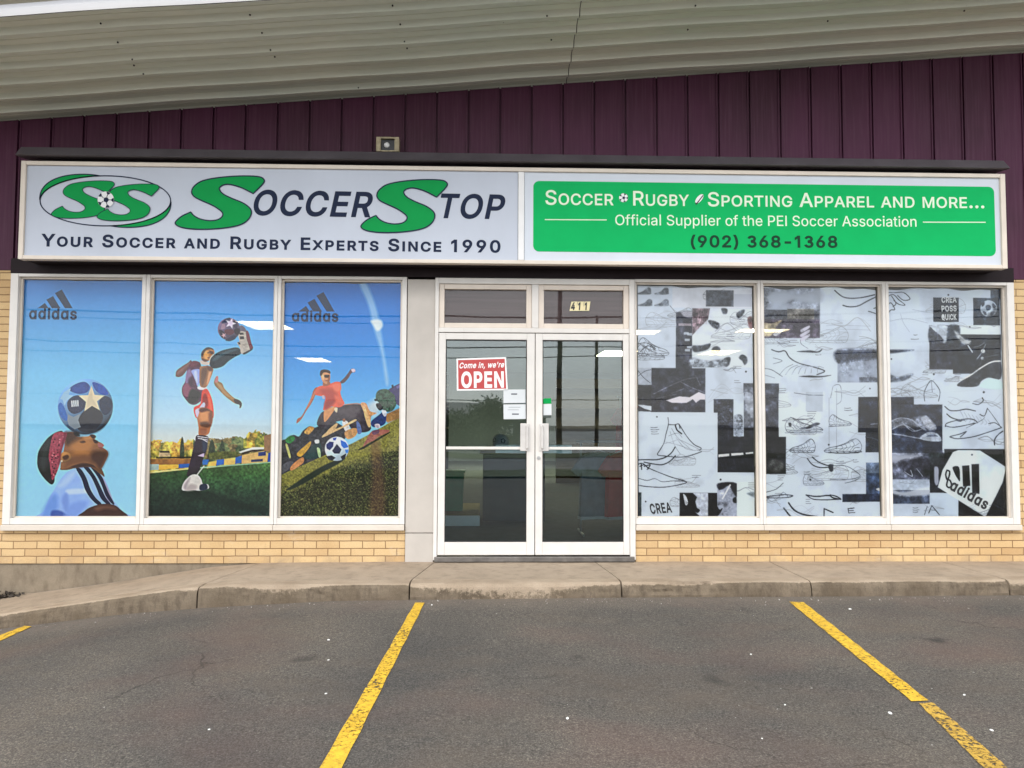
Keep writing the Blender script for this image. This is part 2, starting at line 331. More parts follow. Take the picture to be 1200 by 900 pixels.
GLYPHS = {" ":[188,[]],
"'":[206,[[78,318,70,509,136,509,128,318]]],
"(":[273,[[89,207,101,324,132,441,177,539,236,539,191,428,161,313,151,207,160,115,188,16,236,-96,177,-96,150,-46,128,4,111,55,99,106,92,156]]],
")":[273,[[37,-96,86,18,113,116,122,207,112,313,82,428,37,539,97,539,142,441,173,323,184,207,182,156,174,104,161,53,144,3,123,-47,97,-96]]],
",":[188,[[38,-119,68,71,137,71,84,-119]]],
"-":[453,[[337,244,337,188,114,188,114,244]]],
".":[188,[[95,-4,83,-3,73,1,63,9,55,18,51,29,50,41,51,53,55,64,63,73,73,81,83,85,95,87,107,85,118,81,128,73,135,64,140,53,141,41,140,29,135,18,128,9,118,1,107,-3]]],
"0":[453,[[227,-7,191,-3,158,7,130,24,105,48,85,77,69,113,57,155,50,202,48,254,50,306,57,353,69,395,85,431,106,461,130,484,159,502,191,512,227,516,262,512,295,502,323,484,348,461,368,431,384,395,396,353,403,306,405,254,403,202,396,155,384,113,368,77,348,48,323,24,295,7,263,-3],[227,50,250,52,271,60,290,74,306,92,320,116,330,144,338,176,342,213,344,254,342,295,338,332,330,365,320,393,306,416,290,435,271,449,250,457,227,460,203,457,182,449,163,435,147,416,134,393,123,365,115,332,111,295,109,254,111,213,115,176,123,144,134,116,147,92,163,74,182,60,203,52]]],
"1":[330,[[216,509,216,0,152,0,152,436,36,352,36,424,140,509]]],
"2":[453,[[64,0,64,47,234,229,282,282,311,327,320,371,319,389,315,405,308,419,298,431,287,441,273,449,224,460,205,458,188,454,172,447,159,438,148,427,139,413,132,398,128,381,127,362,66,362,68,391,75,418,86,442,102,464,121,482,143,496,168,507,196,513,225,516,254,513,281,507,306,497,328,482,346,465,361,445,372,423,379,398,381,372,371,318,336,259,267,180,153,60,153,57,389,57,389,0]]],
"3":[440,[[136,402,149,422,169,437,194,446,221,449,248,445,272,434,290,418,302,398,305,376,300,354,287,334,267,319,242,310,215,307,213,245,259,250,301,268,335,296,358,333,367,373,361,415,342,452,310,483,269,503,223,511,177,506,135,488,101,460,78,423],[203,214,238,214,271,206,299,190,319,168,328,143,327,117,314,92,291,72,261,59,227,53,193,56,161,67,136,86,120,109,61,90,87,49,126,16,176,-4,230,-9,284,1,331,25,367,60,387,104,390,150,375,195,344,233,300,261,248,275,193,275]]],
"4":[453,[[40,105,40,158,247,509,311,509,109,166,109,163,413,163,413,105],[282,0,282,121,282,146,282,318,343,318,343,0]]],
"6":[453,[[226,-7,196,-4,168,3,142,15,119,31,100,51,84,74,73,101,66,130,64,162,65,187,71,212,80,239,137,340,252,509,322,509,173,293,196,307,235,314,265,312,291,305,316,295,337,280,355,262,370,240,380,215,387,187,389,157,387,127,379,98,368,73,352,50,333,30,310,14,284,3,257,-4],[226,48,245,50,263,55,279,63,293,73,304,86,314,101,322,119,326,137,327,157,326,178,322,196,314,213,304,228,293,241,279,251,263,259,245,264,226,265,207,264,190,259,174,252,160,241,148,229,138,214,131,197,126,179,125,158,126,138,131,119,138,102,148,86,160,73,174,63,190,55,207,50]]],
"8":[453,[[226,-7,193,-5,163,1,136,11,111,25,91,42,74,62,62,84,54,109,52,135,53,156,58,176,65,195,75,212,87,228,101,241,117,252,134,260,153,265,153,267,129,276,109,289,93,308,80,330,73,354,70,380,73,405,79,429,90,450,106,469,124,485,146,498,170,508,197,514,226,516,255,514,282,508,306,498,328,485,346,469,361,450,373,429,379,405,382,380,379,354,372,330,359,308,343,289,323,276,300,267,300,265,319,260,335,252,351,241,365,228,377,212,387,195,395,176,399,156,401,135,398,109,391,84,378,62,362,42,341,25,317,11,289,1,259,-5],[226,49,248,50,267,54,285,60,300,69,313,79,323,91,331,106,335,121,337,139,335,157,330,173,322,189,312,202,298,213,283,223,265,230,247,234,226,235,206,234,187,230,169,223,154,213,140,202,130,189,122,173,117,157,115,139,117,121,121,106,129,91,139,79,152,69,167,60,185,54,205,50],[226,290,274,300,287,308,298,318,307,330,314,344,318,359,319,376,318,392,314,407,308,420,299,432,288,442,275,449,226,460,177,449,164,442,153,432,145,420,138,407,134,392,133,376,134,359,138,344,145,330,154,318,165,308,178,300]]],
"9":[453,[[226,516,256,513,285,506,310,494,333,478,352,458,368,434,380,408,387,378,389,347,387,322,382,296,373,270,315,168,200,0,130,0,279,216,257,202,218,195,188,197,161,203,137,214,116,229,98,247,83,269,72,294,66,321,64,352,66,382,73,411,85,436,101,459,120,479,143,494,168,506,196,513],[226,460,207,459,190,454,174,446,160,435,148,423,138,407,131,390,127,372,125,352,127,331,131,313,138,295,148,280,160,268,174,257,190,250,207,245,226,243,245,245,263,249,279,257,293,267,305,280,314,295,322,312,326,330,327,350,326,371,322,390,314,407,305,422,293,435,279,446,263,454,245,459]]],
"A":[480,[[16,0,201,509,276,509,463,0,395,0,238,438,85,0],[110,142,110,199,370,199,370,142]]],
"B":[456,[[60,0,60,509,241,509,274,507,304,501,329,491,350,477,367,461,381,442,390,421,396,398,398,374,397,353,393,336,387,320,356,286,315,267,315,262,331,260,347,254,363,245,378,234,391,220,402,203,411,184,416,161,418,136,416,111,410,88,400,67,386,48,368,31,344,18,317,8,284,2,247,0],[125,57,245,57,281,60,309,67,330,80,344,96,353,115,355,137,354,153,350,169,342,184,333,197,320,209,306,218,289,225,269,229,248,231,125,231],[125,285,238,285,288,296,302,304,314,314,323,326,330,340,335,355,336,372,333,393,326,412,313,429,294,442,270,449,240,452,125,452]]],
"C":[510,[[267,-7,225,-3,186,7,150,25,119,49,92,79,70,115,53,157,44,203,40,254,44,305,53,352,70,393,92,429,119,459,150,484,186,501,225,512,267,516,340,504,362,496,383,485,402,471,419,456,435,438,448,418,459,397,467,373,473,348,408,348,389,395,357,428,315,449,267,456,237,453,209,445,184,432,161,414,141,391,125,364,113,332,106,295,103,254,106,213,113,177,125,145,141,117,161,94,184,76,210,63,237,56,267,53,315,60,357,81,389,114,408,160,473,160,467,135,459,112,448,91,435,71,420,53,402,38,383,24,363,13,341,5,317,-2,293,-6]]],
"D":[502,[[219,0,96,0,96,57,215,57,254,60,288,68,318,81,343,99,363,122,379,149,390,181,397,216,399,255,397,294,390,329,379,361,364,388,344,410,320,428,291,441,258,449,221,452,93,452,93,509,225,509,273,505,315,495,353,478,385,455,412,426,433,391,449,351,458,306,462,255,458,205,449,159,433,119,411,83,384,54,351,31,312,14,268,3],[125,509,125,0,60,0,60,509]]],
"E":[419,[[60,0,60,509,372,509,372,452,125,452,125,286,355,286,355,229,125,229,125,57,375,57,375,0]]],
"G":[520,[[269,-7,225,-3,185,7,149,25,118,49,91,79,69,116,53,157,43,203,40,254,43,305,53,352,69,393,91,429,117,459,149,484,184,501,223,512,265,516,291,514,316,510,340,504,363,494,384,483,403,469,421,453,436,436,449,416,460,395,468,373,474,349,408,349,387,393,356,427,315,448,265,456,236,453,209,445,183,432,160,414,141,392,125,364,113,332,106,295,103,254,106,213,113,177,125,145,141,117,161,95,184,76,210,63,238,56,269,53,296,55,322,61,345,71,365,85,382,102,396,123,407,147,413,173,415,199,283,199,283,256,478,256,478,200,475,160,466,124,451,91,431,62,406,38,377,19,344,5,308,-4]]],
"I":[185,[[60,0,60,509,125,509,125,0]]],
"K":[467,[[104,145,104,216,139,261,174,303,212,344,364,509,448,509,231,276,228,276],[60,0,60,509,125,509,125,334,124,225,125,193,125,0],[372,0,188,259,228,309,449,0]]],
"L":[393,[[60,0,60,509,125,509,125,57,361,57,361,0]]],
"M":[628,[[60,0,60,509,152,509,314,90,476,509,568,509,568,0,504,0,504,430,342,0,286,0,122,430,122,0]]],
"N":[523,[[60,0,60,509,136,509,399,107,399,509,463,509,463,0,387,0,125,402,125,0]]],
"O":[533,[[267,-7,225,-3,186,7,150,25,119,49,92,79,70,115,53,157,44,203,40,254,44,305,53,352,70,393,92,429,119,459,150,484,186,501,225,512,267,516,309,512,348,501,384,484,415,459,442,429,464,393,480,352,490,305,493,254,490,203,480,157,464,115,442,79,415,49,384,25,348,7,309,-3],[267,53,296,55,324,63,349,76,372,94,392,116,408,144,420,176,428,213,430,254,428,295,420,332,408,365,392,392,372,415,349,433,324,446,296,453,267,456,237,453,210,445,184,433,161,415,142,392,125,364,113,332,106,295,103,254,106,213,113,176,125,144,142,117,161,94,184,76,210,63,237,55]]],
"P":[445,[[60,0,60,509,235,509,272,506,305,499,332,487,356,471,375,452,390,430,400,404,407,377,409,348,407,318,400,291,390,265,375,243,356,223,332,207,305,195,272,188,235,186,125,186,125,0],[125,242,233,242,257,244,279,248,297,256,312,266,324,279,333,294,339,310,343,328,344,348,343,367,339,385,333,402,324,416,312,428,297,439,279,446,257,451,232,452,125,452]]],
"Q":[533,[[245,159,313,159,369,85,384,65,468,-48,401,-48,346,27,331,46],[267,-7,225,-3,186,7,150,25,119,49,92,79,70,115,53,157,44,203,40,254,44,305,53,352,70,393,92,429,119,459,150,484,186,501,225,512,267,516,309,512,348,501,384,484,415,459,442,429,464,393,480,352,490,305,493,254,490,203,480,157,464,115,442,79,415,49,384,25,348,7,309,-3],[267,53,296,55,324,63,349,76,372,94,392,116,408,144,420,176,428,213,430,254,428,295,420,332,408,365,392,392,372,415,349,433,324,446,296,453,267,456,237,453,210,445,184,433,161,415,142,392,125,364,113,332,106,295,103,254,106,213,113,176,125,144,142,117,161,94,184,76,210,63,237,55]]],
"R":[449,[[60,0,60,509,236,509,273,506,305,500,333,489,356,473,376,455,390,433,401,408,407,381,409,352,407,323,401,296,390,271,376,250,356,232,333,217,305,206,273,200,236,198,125,198,125,0],[125,255,234,255,258,256,280,260,298,267,313,276,325,287,334,300,340,316,344,333,345,352,344,371,340,389,334,405,325,419,313,430,298,440,279,446,258,451,233,452,125,452],[353,0,230,229,303,229,428,0]]],
"S":[447,[[224,-9,188,-7,156,-1,128,9,102,23,81,40,64,60,51,83,42,109,38,137,104,137,108,118,114,102,123,88,136,76,150,66,166,59,224,49,246,50,267,54,286,60,303,69,317,79,329,92,338,106,344,122,346,139,344,154,340,168,332,179,296,205,245,222,184,239,145,253,112,269,86,289,67,313,56,341,52,372,54,400,62,425,75,448,92,468,113,484,138,498,165,508,195,514,227,516,259,514,289,508,316,498,340,484,360,468,377,449,390,427,398,403,401,378,337,378,332,402,320,421,302,437,280,449,254,456,225,459,204,457,185,454,167,448,152,440,139,430,129,418,121,405,117,391,115,376,117,359,122,345,131,334,169,308,212,293,264,279,312,264,359,238,395,198,402,180,407,161,408,139,406,112,399,87,386,64,370,43,349,25,323,11,294,0,261,-7]]],
"T":[449,[[32,452,32,509,417,509,417,452,257,452,257,0,193,0,193,452]]],
"U":[517,[[259,-8,220,-6,186,2,154,15,126,33,103,55,85,80,71,108,63,140,60,173,60,509,124,509,124,178,126,155,132,133,141,113,153,95,169,80,187,68,208,59,232,53,259,52,285,53,309,59,331,68,349,80,364,95,377,113,385,133,391,155,393,178,393,509,457,509,457,173,454,140,446,108,433,80,414,55,391,33,363,15,332,2,297,-6]]],
"X":[474,[[18,0,200,260,29,509,104,509,178,400,204,361,223,329,238,302,252,329,272,361,298,400,374,509,446,509,276,263,456,0,382,0,292,129,268,165,250,195,237,218,225,196,206,166,182,129,91,0]]],
"Y":[472,[[203,0,203,208,16,509,91,509,192,344,222,292,237,260,251,293,280,344,381,509,455,509,268,208,268,0]]],
"a":[389,[[160,-9,137,-7,115,-3,94,5,76,15,60,29,48,45,38,63,32,84,30,108,32,128,36,146,43,161,53,174,64,184,78,193,125,211,178,220,234,227,265,235,271,240,274,246,276,255,276,257,267,297,240,322,196,331,149,322,118,301,100,274,41,291,51,313,64,331,79,346,95,358,114,368,133,375,194,384,239,379,286,360,300,350,312,336,322,320,330,301,335,278,337,251,337,0,277,0,277,52,272,52,252,25,215,1],[170,45,192,47,211,51,228,59,242,68,254,80,263,93,270,108,274,122,276,138,276,190,259,182,231,176,200,171,175,168,134,159,103,139,97,130,93,118,92,105,102,72,130,52]]],
"c":[396,[[207,-8,174,-5,144,3,117,16,93,35,72,58,56,85,44,116,37,150,34,187,37,225,44,260,56,291,72,318,93,341,117,360,144,374,174,382,207,384,260,377,305,356,340,322,362,277,303,262,290,289,270,311,242,325,207,330,184,328,163,321,145,310,130,296,118,278,108,258,102,236,98,212,96,187,98,163,102,139,108,117,118,97,130,80,145,66,163,55,184,49,207,46,243,52,271,66,292,89,304,117,363,102,341,56,306,21,261,-1]]],
"d":[424,[[195,-8,165,-6,137,3,111,16,89,34,70,57,55,84,43,116,36,151,34,189,36,227,43,261,55,293,70,320,89,342,112,361,137,374,165,382,196,384,218,383,237,379,253,373,287,346,306,319,311,319,311,509,372,509,372,0,313,0,313,59,307,59,287,31,252,4,236,-3,217,-7],[205,47,226,49,246,55,263,65,278,78,290,95,299,115,306,138,310,162,312,189,310,216,306,241,300,263,290,282,278,299,263,312,246,322,227,328,205,330,182,328,162,322,145,311,130,298,118,281,108,261,102,239,98,215,96,189,98,163,102,139,109,117,118,97,130,80,145,66,162,55,182,49]]],
"e":[404,[[212,-8,177,-5,145,3,117,16,92,35,72,58,56,85,44,116,37,150,34,187,36,224,44,258,55,290,71,317,91,340,115,359,142,373,172,382,205,384,266,374,285,366,303,355,319,341,334,324,347,305,357,282,365,256,370,227,371,194,371,169,96,169,98,151,102,127,110,106,121,88,135,73,151,61,169,53,190,48,212,46,254,53,285,73,306,105,365,91,358,72,348,55,335,39,320,26,302,14,283,4,261,-3,237,-7],[308,221,308,226,304,248,298,269,288,286,277,301,263,314,246,323,227,328,205,330,183,328,164,323,146,313,131,301,119,286,109,270,102,251,97,231,96,221]]],
"f":[254,[[228,379,228,327,6,327,6,379],[81,0,81,432,82,452,87,470,96,486,107,499,120,510,135,519,187,530,222,527,243,521,227,468,215,472,195,474,178,472,164,468,154,460,147,449,143,435,142,419,142,0]]],
"h":[410,[[114,227,114,0,53,0,53,509,114,509,114,314,116,319,132,344,152,362,175,374,200,382,227,384,252,383,275,377,295,369,313,356,328,340,341,321,350,298,355,271,357,240,357,0,296,0,296,235,293,263,286,286,273,304,256,318,235,326,210,329,192,328,176,324,161,317,147,308,136,297,126,283,119,266,115,248]]],
"i":[167,[[53,0,53,379,114,379,114,0],[84,443,73,444,63,448,54,455,47,463,43,472,41,483,43,494,47,504,54,512,63,518,73,522,84,524,95,522,105,518,114,512,121,504,125,494,126,483,125,472,121,463,114,455,105,448,95,444]]],
"l":[185,[[60,0,60,530,122,530,122,0]]],
"m":[610,[[53,0,53,379,112,379,112,308,114,314,122,331,132,346,172,376,219,386,245,383,268,375,287,361,303,342,314,320,317,309,318,312,326,329,337,343,381,375,437,386,458,385,478,380,497,372,514,361,529,346,541,328,550,307,555,283,557,255,557,0,496,0,496,254,493,279,485,298,473,313,456,323,438,329,419,330,402,329,387,326,374,320,345,290,335,247,335,0,274,0,274,260,272,280,265,297,253,311,238,322,220,328,199,330,158,320,145,312,135,302,126,289,119,274,115,257,114,238,114,0]]],
"n":[410,[[114,227,114,0,53,0,53,379,112,379,112,310,116,319,132,344,152,362,175,374,200,382,227,384,252,383,275,377,295,369,313,356,328,340,341,321,350,298,355,271,357,240,357,0,296,0,296,235,293,263,286,286,273,304,256,318,235,326,210,329,192,328,176,324,161,317,147,308,136,297,126,283,119,266,115,248]]],
"o":[415,[[207,-8,174,-5,144,3,117,16,93,35,72,58,56,85,44,116,37,150,34,187,37,225,44,260,56,291,72,318,93,341,117,360,144,374,174,382,207,384,241,382,271,374,299,360,323,341,343,318,359,291,371,260,379,225,381,187,379,150,371,116,359,85,343,58,323,35,299,16,271,3,241,-5],[207,46,231,49,252,55,270,66,285,80,298,97,307,117,314,139,318,163,319,187,318,212,314,236,307,258,298,278,285,296,270,310,252,321,231,328,207,330,184,328,163,321,145,310,130,296,118,278,108,258,102,236,98,212,96,187,98,163,102,139,108,117,118,97,130,80,145,66,163,55,184,49]]],
"p":[424,[[53,-143,53,379,112,379,112,319,118,319,137,346,171,373,188,379,207,383,229,384,259,382,287,374,313,361,335,342,354,320,370,293,381,261,388,227,390,189,388,151,381,116,370,84,355,57,336,34,313,16,288,3,260,-6,229,-8,208,-7,189,-3,173,4,138,31,118,59,114,59,114,-143],[220,47,242,49,262,55,279,66,294,80,306,97,316,117,323,139,327,163,328,189,327,215,323,239,316,261,307,281,295,298,280,311,262,322,243,328,220,330,198,328,178,322,161,312,147,299,134,282,125,263,118,241,114,216,113,189,114,162,118,138,125,115,135,95,147,78,162,65,179,55,198,49]]],
"r":[259,[[53,0,53,379,112,379,112,321,115,321,124,339,137,354,152,367,171,377,191,383,213,385,229,384,243,384,243,322,230,324,207,326,190,324,174,321,159,315,146,306,135,296,126,284,119,269,115,254,114,237,114,0]]],
"s":[365,[[182,-8,157,-7,133,-3,112,3,93,12,76,24,62,38,50,54,41,73,36,94,94,107,101,87,111,72,124,60,141,52,160,47,181,45,206,47,227,53,244,62,258,74,265,88,268,103,266,115,262,126,254,136,243,144,229,150,212,155,149,170,118,180,92,192,72,208,58,227,50,249,47,274,49,295,55,314,65,332,79,347,95,360,115,370,137,378,161,383,187,384,212,383,234,379,254,372,271,363,286,352,299,339,324,290,268,277,262,291,254,304,243,316,228,325,210,331,187,333,166,331,147,326,131,317,119,305,111,292,109,277,110,264,115,253,124,243,172,223,229,209,261,200,287,187,306,171,320,153,328,131,331,107,329,85,323,65,312,47,298,31,281,18,260,6,236,-2,210,-7]]],
"t":[227,[[204,379,204,327,6,327,6,379],[65,471,126,471,126,98,127,83,130,70,136,61,144,55,156,51,170,50,185,51,202,54,213,2,192,-3,168,-4,138,-1,113,7,92,21,77,41,68,64,65,93]]],
"u":[410,[[182,-5,158,-3,135,2,115,11,97,23,82,39,69,59,60,82,54,109,53,139,53,379,114,379,114,144,116,117,124,94,137,75,154,61,175,53,200,50,218,51,234,55,249,62,263,71,274,83,283,97,290,113,295,132,296,153,296,379,357,379,357,0,298,0,298,70,294,60,277,35,257,17,234,5,209,-3]]],
"w":[567,[[138,0,23,379,87,379,133,214,154,137,170,64,186,135,206,214,252,379,316,379,362,214,382,136,397,66,413,135,434,214,480,379,545,379,429,0,368,0,319,172,305,225,291,280,284,309,277,280,263,225,248,172,199,0]]],
"@":[424,[[195,-8,165,-6,137,3,111,16,89,34,70,57,55,84,43,116,36,151,34,189,36,227,43,261,55,293,70,320,89,342,112,361,137,374,165,382,196,384,218,383,237,379,253,373,287,346,306,319,311,319,311,384,372,384,372,0,313,0,313,59,307,59,287,31,252,4,236,-3,217,-7],[205,47,226,49,246,55,263,65,278,78,290,95,299,115,306,138,310,162,312,189,310,216,306,241,300,263,290,282,278,299,263,312,246,322,227,328,205,330,182,328,162,322,145,311,130,298,118,281,108,261,102,239,98,215,96,189,98,163,102,139,109,117,118,97,130,80,145,66,162,55,182,49]]]}

# ------------------------------------------------------------------ lettering
def _offset(poly, d):
    q = []
    for p in poly:
        if not q or math.hypot(p[0] - q[-1][0], p[1] - q[-1][1]) > 7: q.append(p)
    if math.hypot(q[0][0] - q[-1][0], q[0][1] - q[-1][1]) <= 7: q.pop()
    poly = q
    n = len(poly); out = []
    for i in range(n):
        p0, p1, p2 = Vector(poly[i - 1]), Vector(poly[i]), Vector(poly[(i + 1) % n])
        a = p1 - p0; b = p2 - p1
        na = Vector((a.y, -a.x)).normalized(); nb = Vector((b.y, -b.x)).normalized()
        m = na + nb
        if m.length < 1e-4: m = na
        m.normalize(); k = d / max(0.5, m.dot(na)); out.append((p1.x + m.x * k, p1.y + m.y * k))
    return out
def _area(p): return 0.5 * sum(p[i - 1][0] * p[i][1] - p[i][0] * p[i - 1][1] for i in range(len(p)))
def layout(body, bold=0, small=0, shear=0.0, track=0):
    """Glyph polygons of a line of text in em/1000, as (outer, holes); returns polygons and width. Cap height is 509."""
    x = 0; res = []; word = 0
    for ch in body:
        if ch == ' ': word += 1
        k = 1.0
        if small and ch.islower(): ch = ch.upper(); k = small
        adv, polys = GLYPHS[ch]
        ps = [[(c[i] * k, c[i + 1] * k) for i in range(0, len(c), 2)] for c in polys]
        if ps:
            sgn = 1 if _area(max(ps, key=lambda q: abs(_area(q)))) > 0 else -1
            outs = []; holes = []
            for q in ps:
                h = _area(q) * sgn < 0
                if bold: q = _offset(q, bold * sgn)
                (holes if h else outs).append([(x + a + bold + shear * b, b) for a, b in q])
            for o in outs:
                xs = [a for a, b in o]; ys = [b for a, b in o]
                mine = [h for h in holes if min(xs) <= h[0][0] <= max(xs) and min(ys) <= h[0][1] <= max(ys)]
                res.append((o, mine, word))
        x += adv * k + 2 * bold + track
    allx = [a for o, h, w in res for a, b in o]
    return res, min(allx), max(allx)
def letters(name, body, o_px, e_px, cap_px, Y, mat, parent, bold=0, small=0, shear=0.0, thick=0.0015, track=0, y0=None, label=None):
    """Lettering lying on the plane at depth Y, its base line running between two photo pixels, as thin cut vinyl."""
    res, xa, xb = layout(body, bold, small, shear, track)
    O = P(*o_px, Y); E = P(*e_px, Y); ex = (E - O); L = ex.length; ex.normalize()
    ez = Vector((0, -1, 0)).cross(ex) * -1
    if ez.z < 0: ez = -ez
    sx = L / (xb - xa); sz = cap_px * ((Y - CAM.y) / FPX) / 509.0
    for wd in sorted({w for o, h, w in res}):
      bm = bmesh.new()
      for k, (o, hs_) in enumerate([(o, h) for o, h, w in res if w == wd]):
          loops = [o] + hs_
          f3 = [[Vector((a, b, 0)) for a, b in lp] for lp in loops]
          tris = tessellate_polygon(f3)
          flat = [p for lp in loops for p in lp]; yy = -thick - 0.00004 * (k % 3)
          fr = [bm.verts.new(O + ex * ((a - xa) * sx) + ez * (b * sz) + Vector((0, yy, 0))) for a, b in flat]
          bk = [bm.verts.new(v.co + Vector((0, thick * 0.9, 0))) for v in fr]
          for tr_ in tris:
              try: bm.faces.new([fr[i] for i in tr_])
              except ValueError: pass
          base = 0
          for lp in loops:
              n = len(lp)
              for i in range(n):
                  a, b = base + i, base + (i + 1) % n
                  try: bm.faces.new((fr[a], fr[b], bk[b], bk[a]))
                  except ValueError: pass
              base += n
      ob = link(name, bm, mat, parent)
    if label: ob['label'] = label
    return ob
def flat(name, polys_px, Y, mat, parent, thick=0.0015, smooth=False):
    """Cut vinyl shapes traced on the plane at depth Y."""
    bm = bmesh.new()
    for pts in polys_px:
        if smooth: pts = catmull(pts, 5)
        prism(bm, [XZ(x, y, Y) for x, y in pts], Y - thick, Y - 0.0001)
    return link(name, bm, mat, parent)
def catmull(pts, n=4, closed=True):
    pts = [np.array(p, float) for p in pts]; N = len(pts); out = []
    for i in range(N if closed else N - 1):
        if closed: p0, p1, p2, p3 = pts[i - 1], pts[i], pts[(i + 1) % N], pts[(i + 2) % N]
        else: p0, p1, p2, p3 = pts[max(i - 1, 0)], pts[i], pts[i + 1], pts[min(i + 2, N - 1)]
        for k in range(n):
            t = k / n
            out.append(tuple(0.5 * ((2 * p1) + (-p0 + p2) * t + (2 * p0 - 5 * p1 + 4 * p2 - p3) * t * t + (-p0 + 3 * p1 - 3 * p2 + p3) * t ** 3)))
    if not closed: out.append(tuple(pts[-1]))
    return out
def ribbon(pts, w, closed=True):
    """A band of width w (pixels) along a line, as quads."""
    n = len(pts); q = []
    nm = []
    for i in range(n):
        a = np.array(pts[i - 1] if (i or closed) else pts[0], float); b = np.array(pts[(i + 1) % n] if (closed or i < n - 1) else pts[i], float)
        d = b - a; d /= max(1e-6, np.hypot(*d)); nm.append(np.array((-d[1], d[0])))
    for i in range(n if closed else n - 1):
        j = (i + 1) % n; p, r = np.array(pts[i], float), np.array(pts[j], float)
        q.append([tuple(p + nm[i] * w / 2), tuple(r + nm[j] * w / 2), tuple(r - nm[j] * w / 2), tuple(p - nm[i] * w / 2)])
    return q
def band(name, lines, w, Y, mat, parent, closed=True):
    bm = bmesh.new()
    for pts in lines:
        for q in ribbon(pts, w, closed):
            vs = [bm.verts.new((*(lambda a: (a[0], Y, a[1]))(XZ(x, y, Y)),)) for x, y in q]
            bm.faces.new(vs)
    bmesh.ops.remove_doubles(bm, verts=bm.verts, dist=0.0002)
    r = bmesh.ops.extrude_face_region(bm, geom=bm.faces[:])
    for v in r['geom']:
        if isinstance(v, bmesh.types.BMVert): v.co.y -= 0.0008
    return link(name, bm, mat, parent)

# ------------------------------------------------------------------ ground
KX = [-60, -9, -6, -4.5, -3.9, -2.9, -2.2, -1.2, 1.0, 4.4, 9, 60]
KZ = [-0.95, -0.9, -0.64, -0.45, -0.37, -0.237, -0.172, -0.124, -0.106, -0.096, -0.09, -0.09]
def kerb_y(x): return interp(x, [-9, -4, -2.6, -2.2, 9], [-0.72, -0.80, -0.915, -0.95, -0.95])
def kerb_top(x): return interp(x, [-9, -6, -4.43, -3.93, -2.9, -2.5, -2.1, -1.4, 0.2, 1.0, 4.4, 9], [-0.82, -0.53, -0.335, -0.262, -0.105, -0.042, -0.006, -0.002, 0.006, 0.010, 0.022, 0.03])
def walk_wall(x): return interp(x, [-9, -6, -4.43, -3.67, -3.31, -2.54, -2.06, -1, 5, 9], [-0.86, -0.52, -0.302, -0.205, -0.155, -0.032, 0.004, 0.012, 0.006, 0.004])
def gz(x, y):
    d = max(0.0, -0.95 - y); s = min(1, d / 6.0); s = s * s * (3 - 2 * s)
    return interp(x, KX, KZ) * (1 - s) - 0.11 * s - 0.028 * min(d, 11)
def ground_hit(px, py, lift=0.0):
    d = ray(px, py); z = -0.2
    for _ in range(30):
        q = CAM + d * ((z - CAM.z) / d.z); z = gz(q.x, q.y) + lift
    return Vector((q.x, q.y, z))
bm = bmesh.new()
xs = sorted(set([-300, -120, -60, -30, -18, -12] + [round(-9 + 0.25 * i, 3) for i in range(73)] + [12, 18, 30, 60, 120, 300]))
ys = [-400, -200, -120, -80, -60, -45, -36, -28, -22, -17, -14] + [round(-12 + 0.25 * i, 3) for i in range(46)] + [-0.7, 0.3, 25, 80, 300]
grid = [[bm.verts.new((x, y, gz(x, y) - (0.25 if y > 0 else 0))) for x in xs] for y in ys]
for j in range(len(ys) - 1):
    for i in range(len(xs) - 1):
        bm.faces.new((grid[j][i], grid[j][i + 1], grid[j + 1][i + 1], grid[j + 1][i]))
parking_lot = structure(link('parking_lot', bm, MT['asphalt'], smooth=True))

def painted(pts_l, pts_r, mat):
    """A strip of road paint between two edge lines, draped on the asphalt."""
    bm = bmesh.new(); n = 24; rows = []
    for k in range(n + 1):
        t = k / n
        row = []
        for s in (0, 0.5, 1):
            l = pts_l[0].lerp(pts_l[1], t); r = pts_r[0].lerp(pts_r[1], t); q = l.lerp(r, s)
            jit = 0.003 * math.sin(k * 2.3 + s * 3) if s != 0.5 else 0
            x, y = q.x + jit, q.y + 0.004 * math.cos(k * 3.1)
            row.append(bm.verts.new((x, y, gz(x, y) + 0.005)))
        rows.append(row)
    for a, b in zip(rows, rows[1:]):
        for i in range(2): bm.faces.new((a[i], a[i + 1], b[i + 1], b[i]))
    return link('parking_line', bm, mat, parking_lot)
def extend(a, b, k): return a + (b - a) * k
for (l0, l1, r0, r1, ka) in (((486.5, 707), (375, 900), (497.5, 707), (401, 900), 1.6),
                             ((925, 706), (1069, 823), (942, 706.5), (1088, 822), 1.0),
                             ((1077, 825.5), (1152, 900), (1094, 824.5), (1180, 900), 1.7),
                             ((-60, 768), (29, 734), (-60, 778), (36.5, 735), 1.0)):
    L = [ground_hit(*l0), ground_hit(*l1)]; R_ = [ground_hit(*r0), ground_hit(*r1)]
    if ka != 1.0: L[1] = extend(L[0], L[1], ka); R_[1] = extend(R_[0], R_[1], ka)
    painted(L, R_, MT['line2'] if l0[1] > 800 else MT['line'])

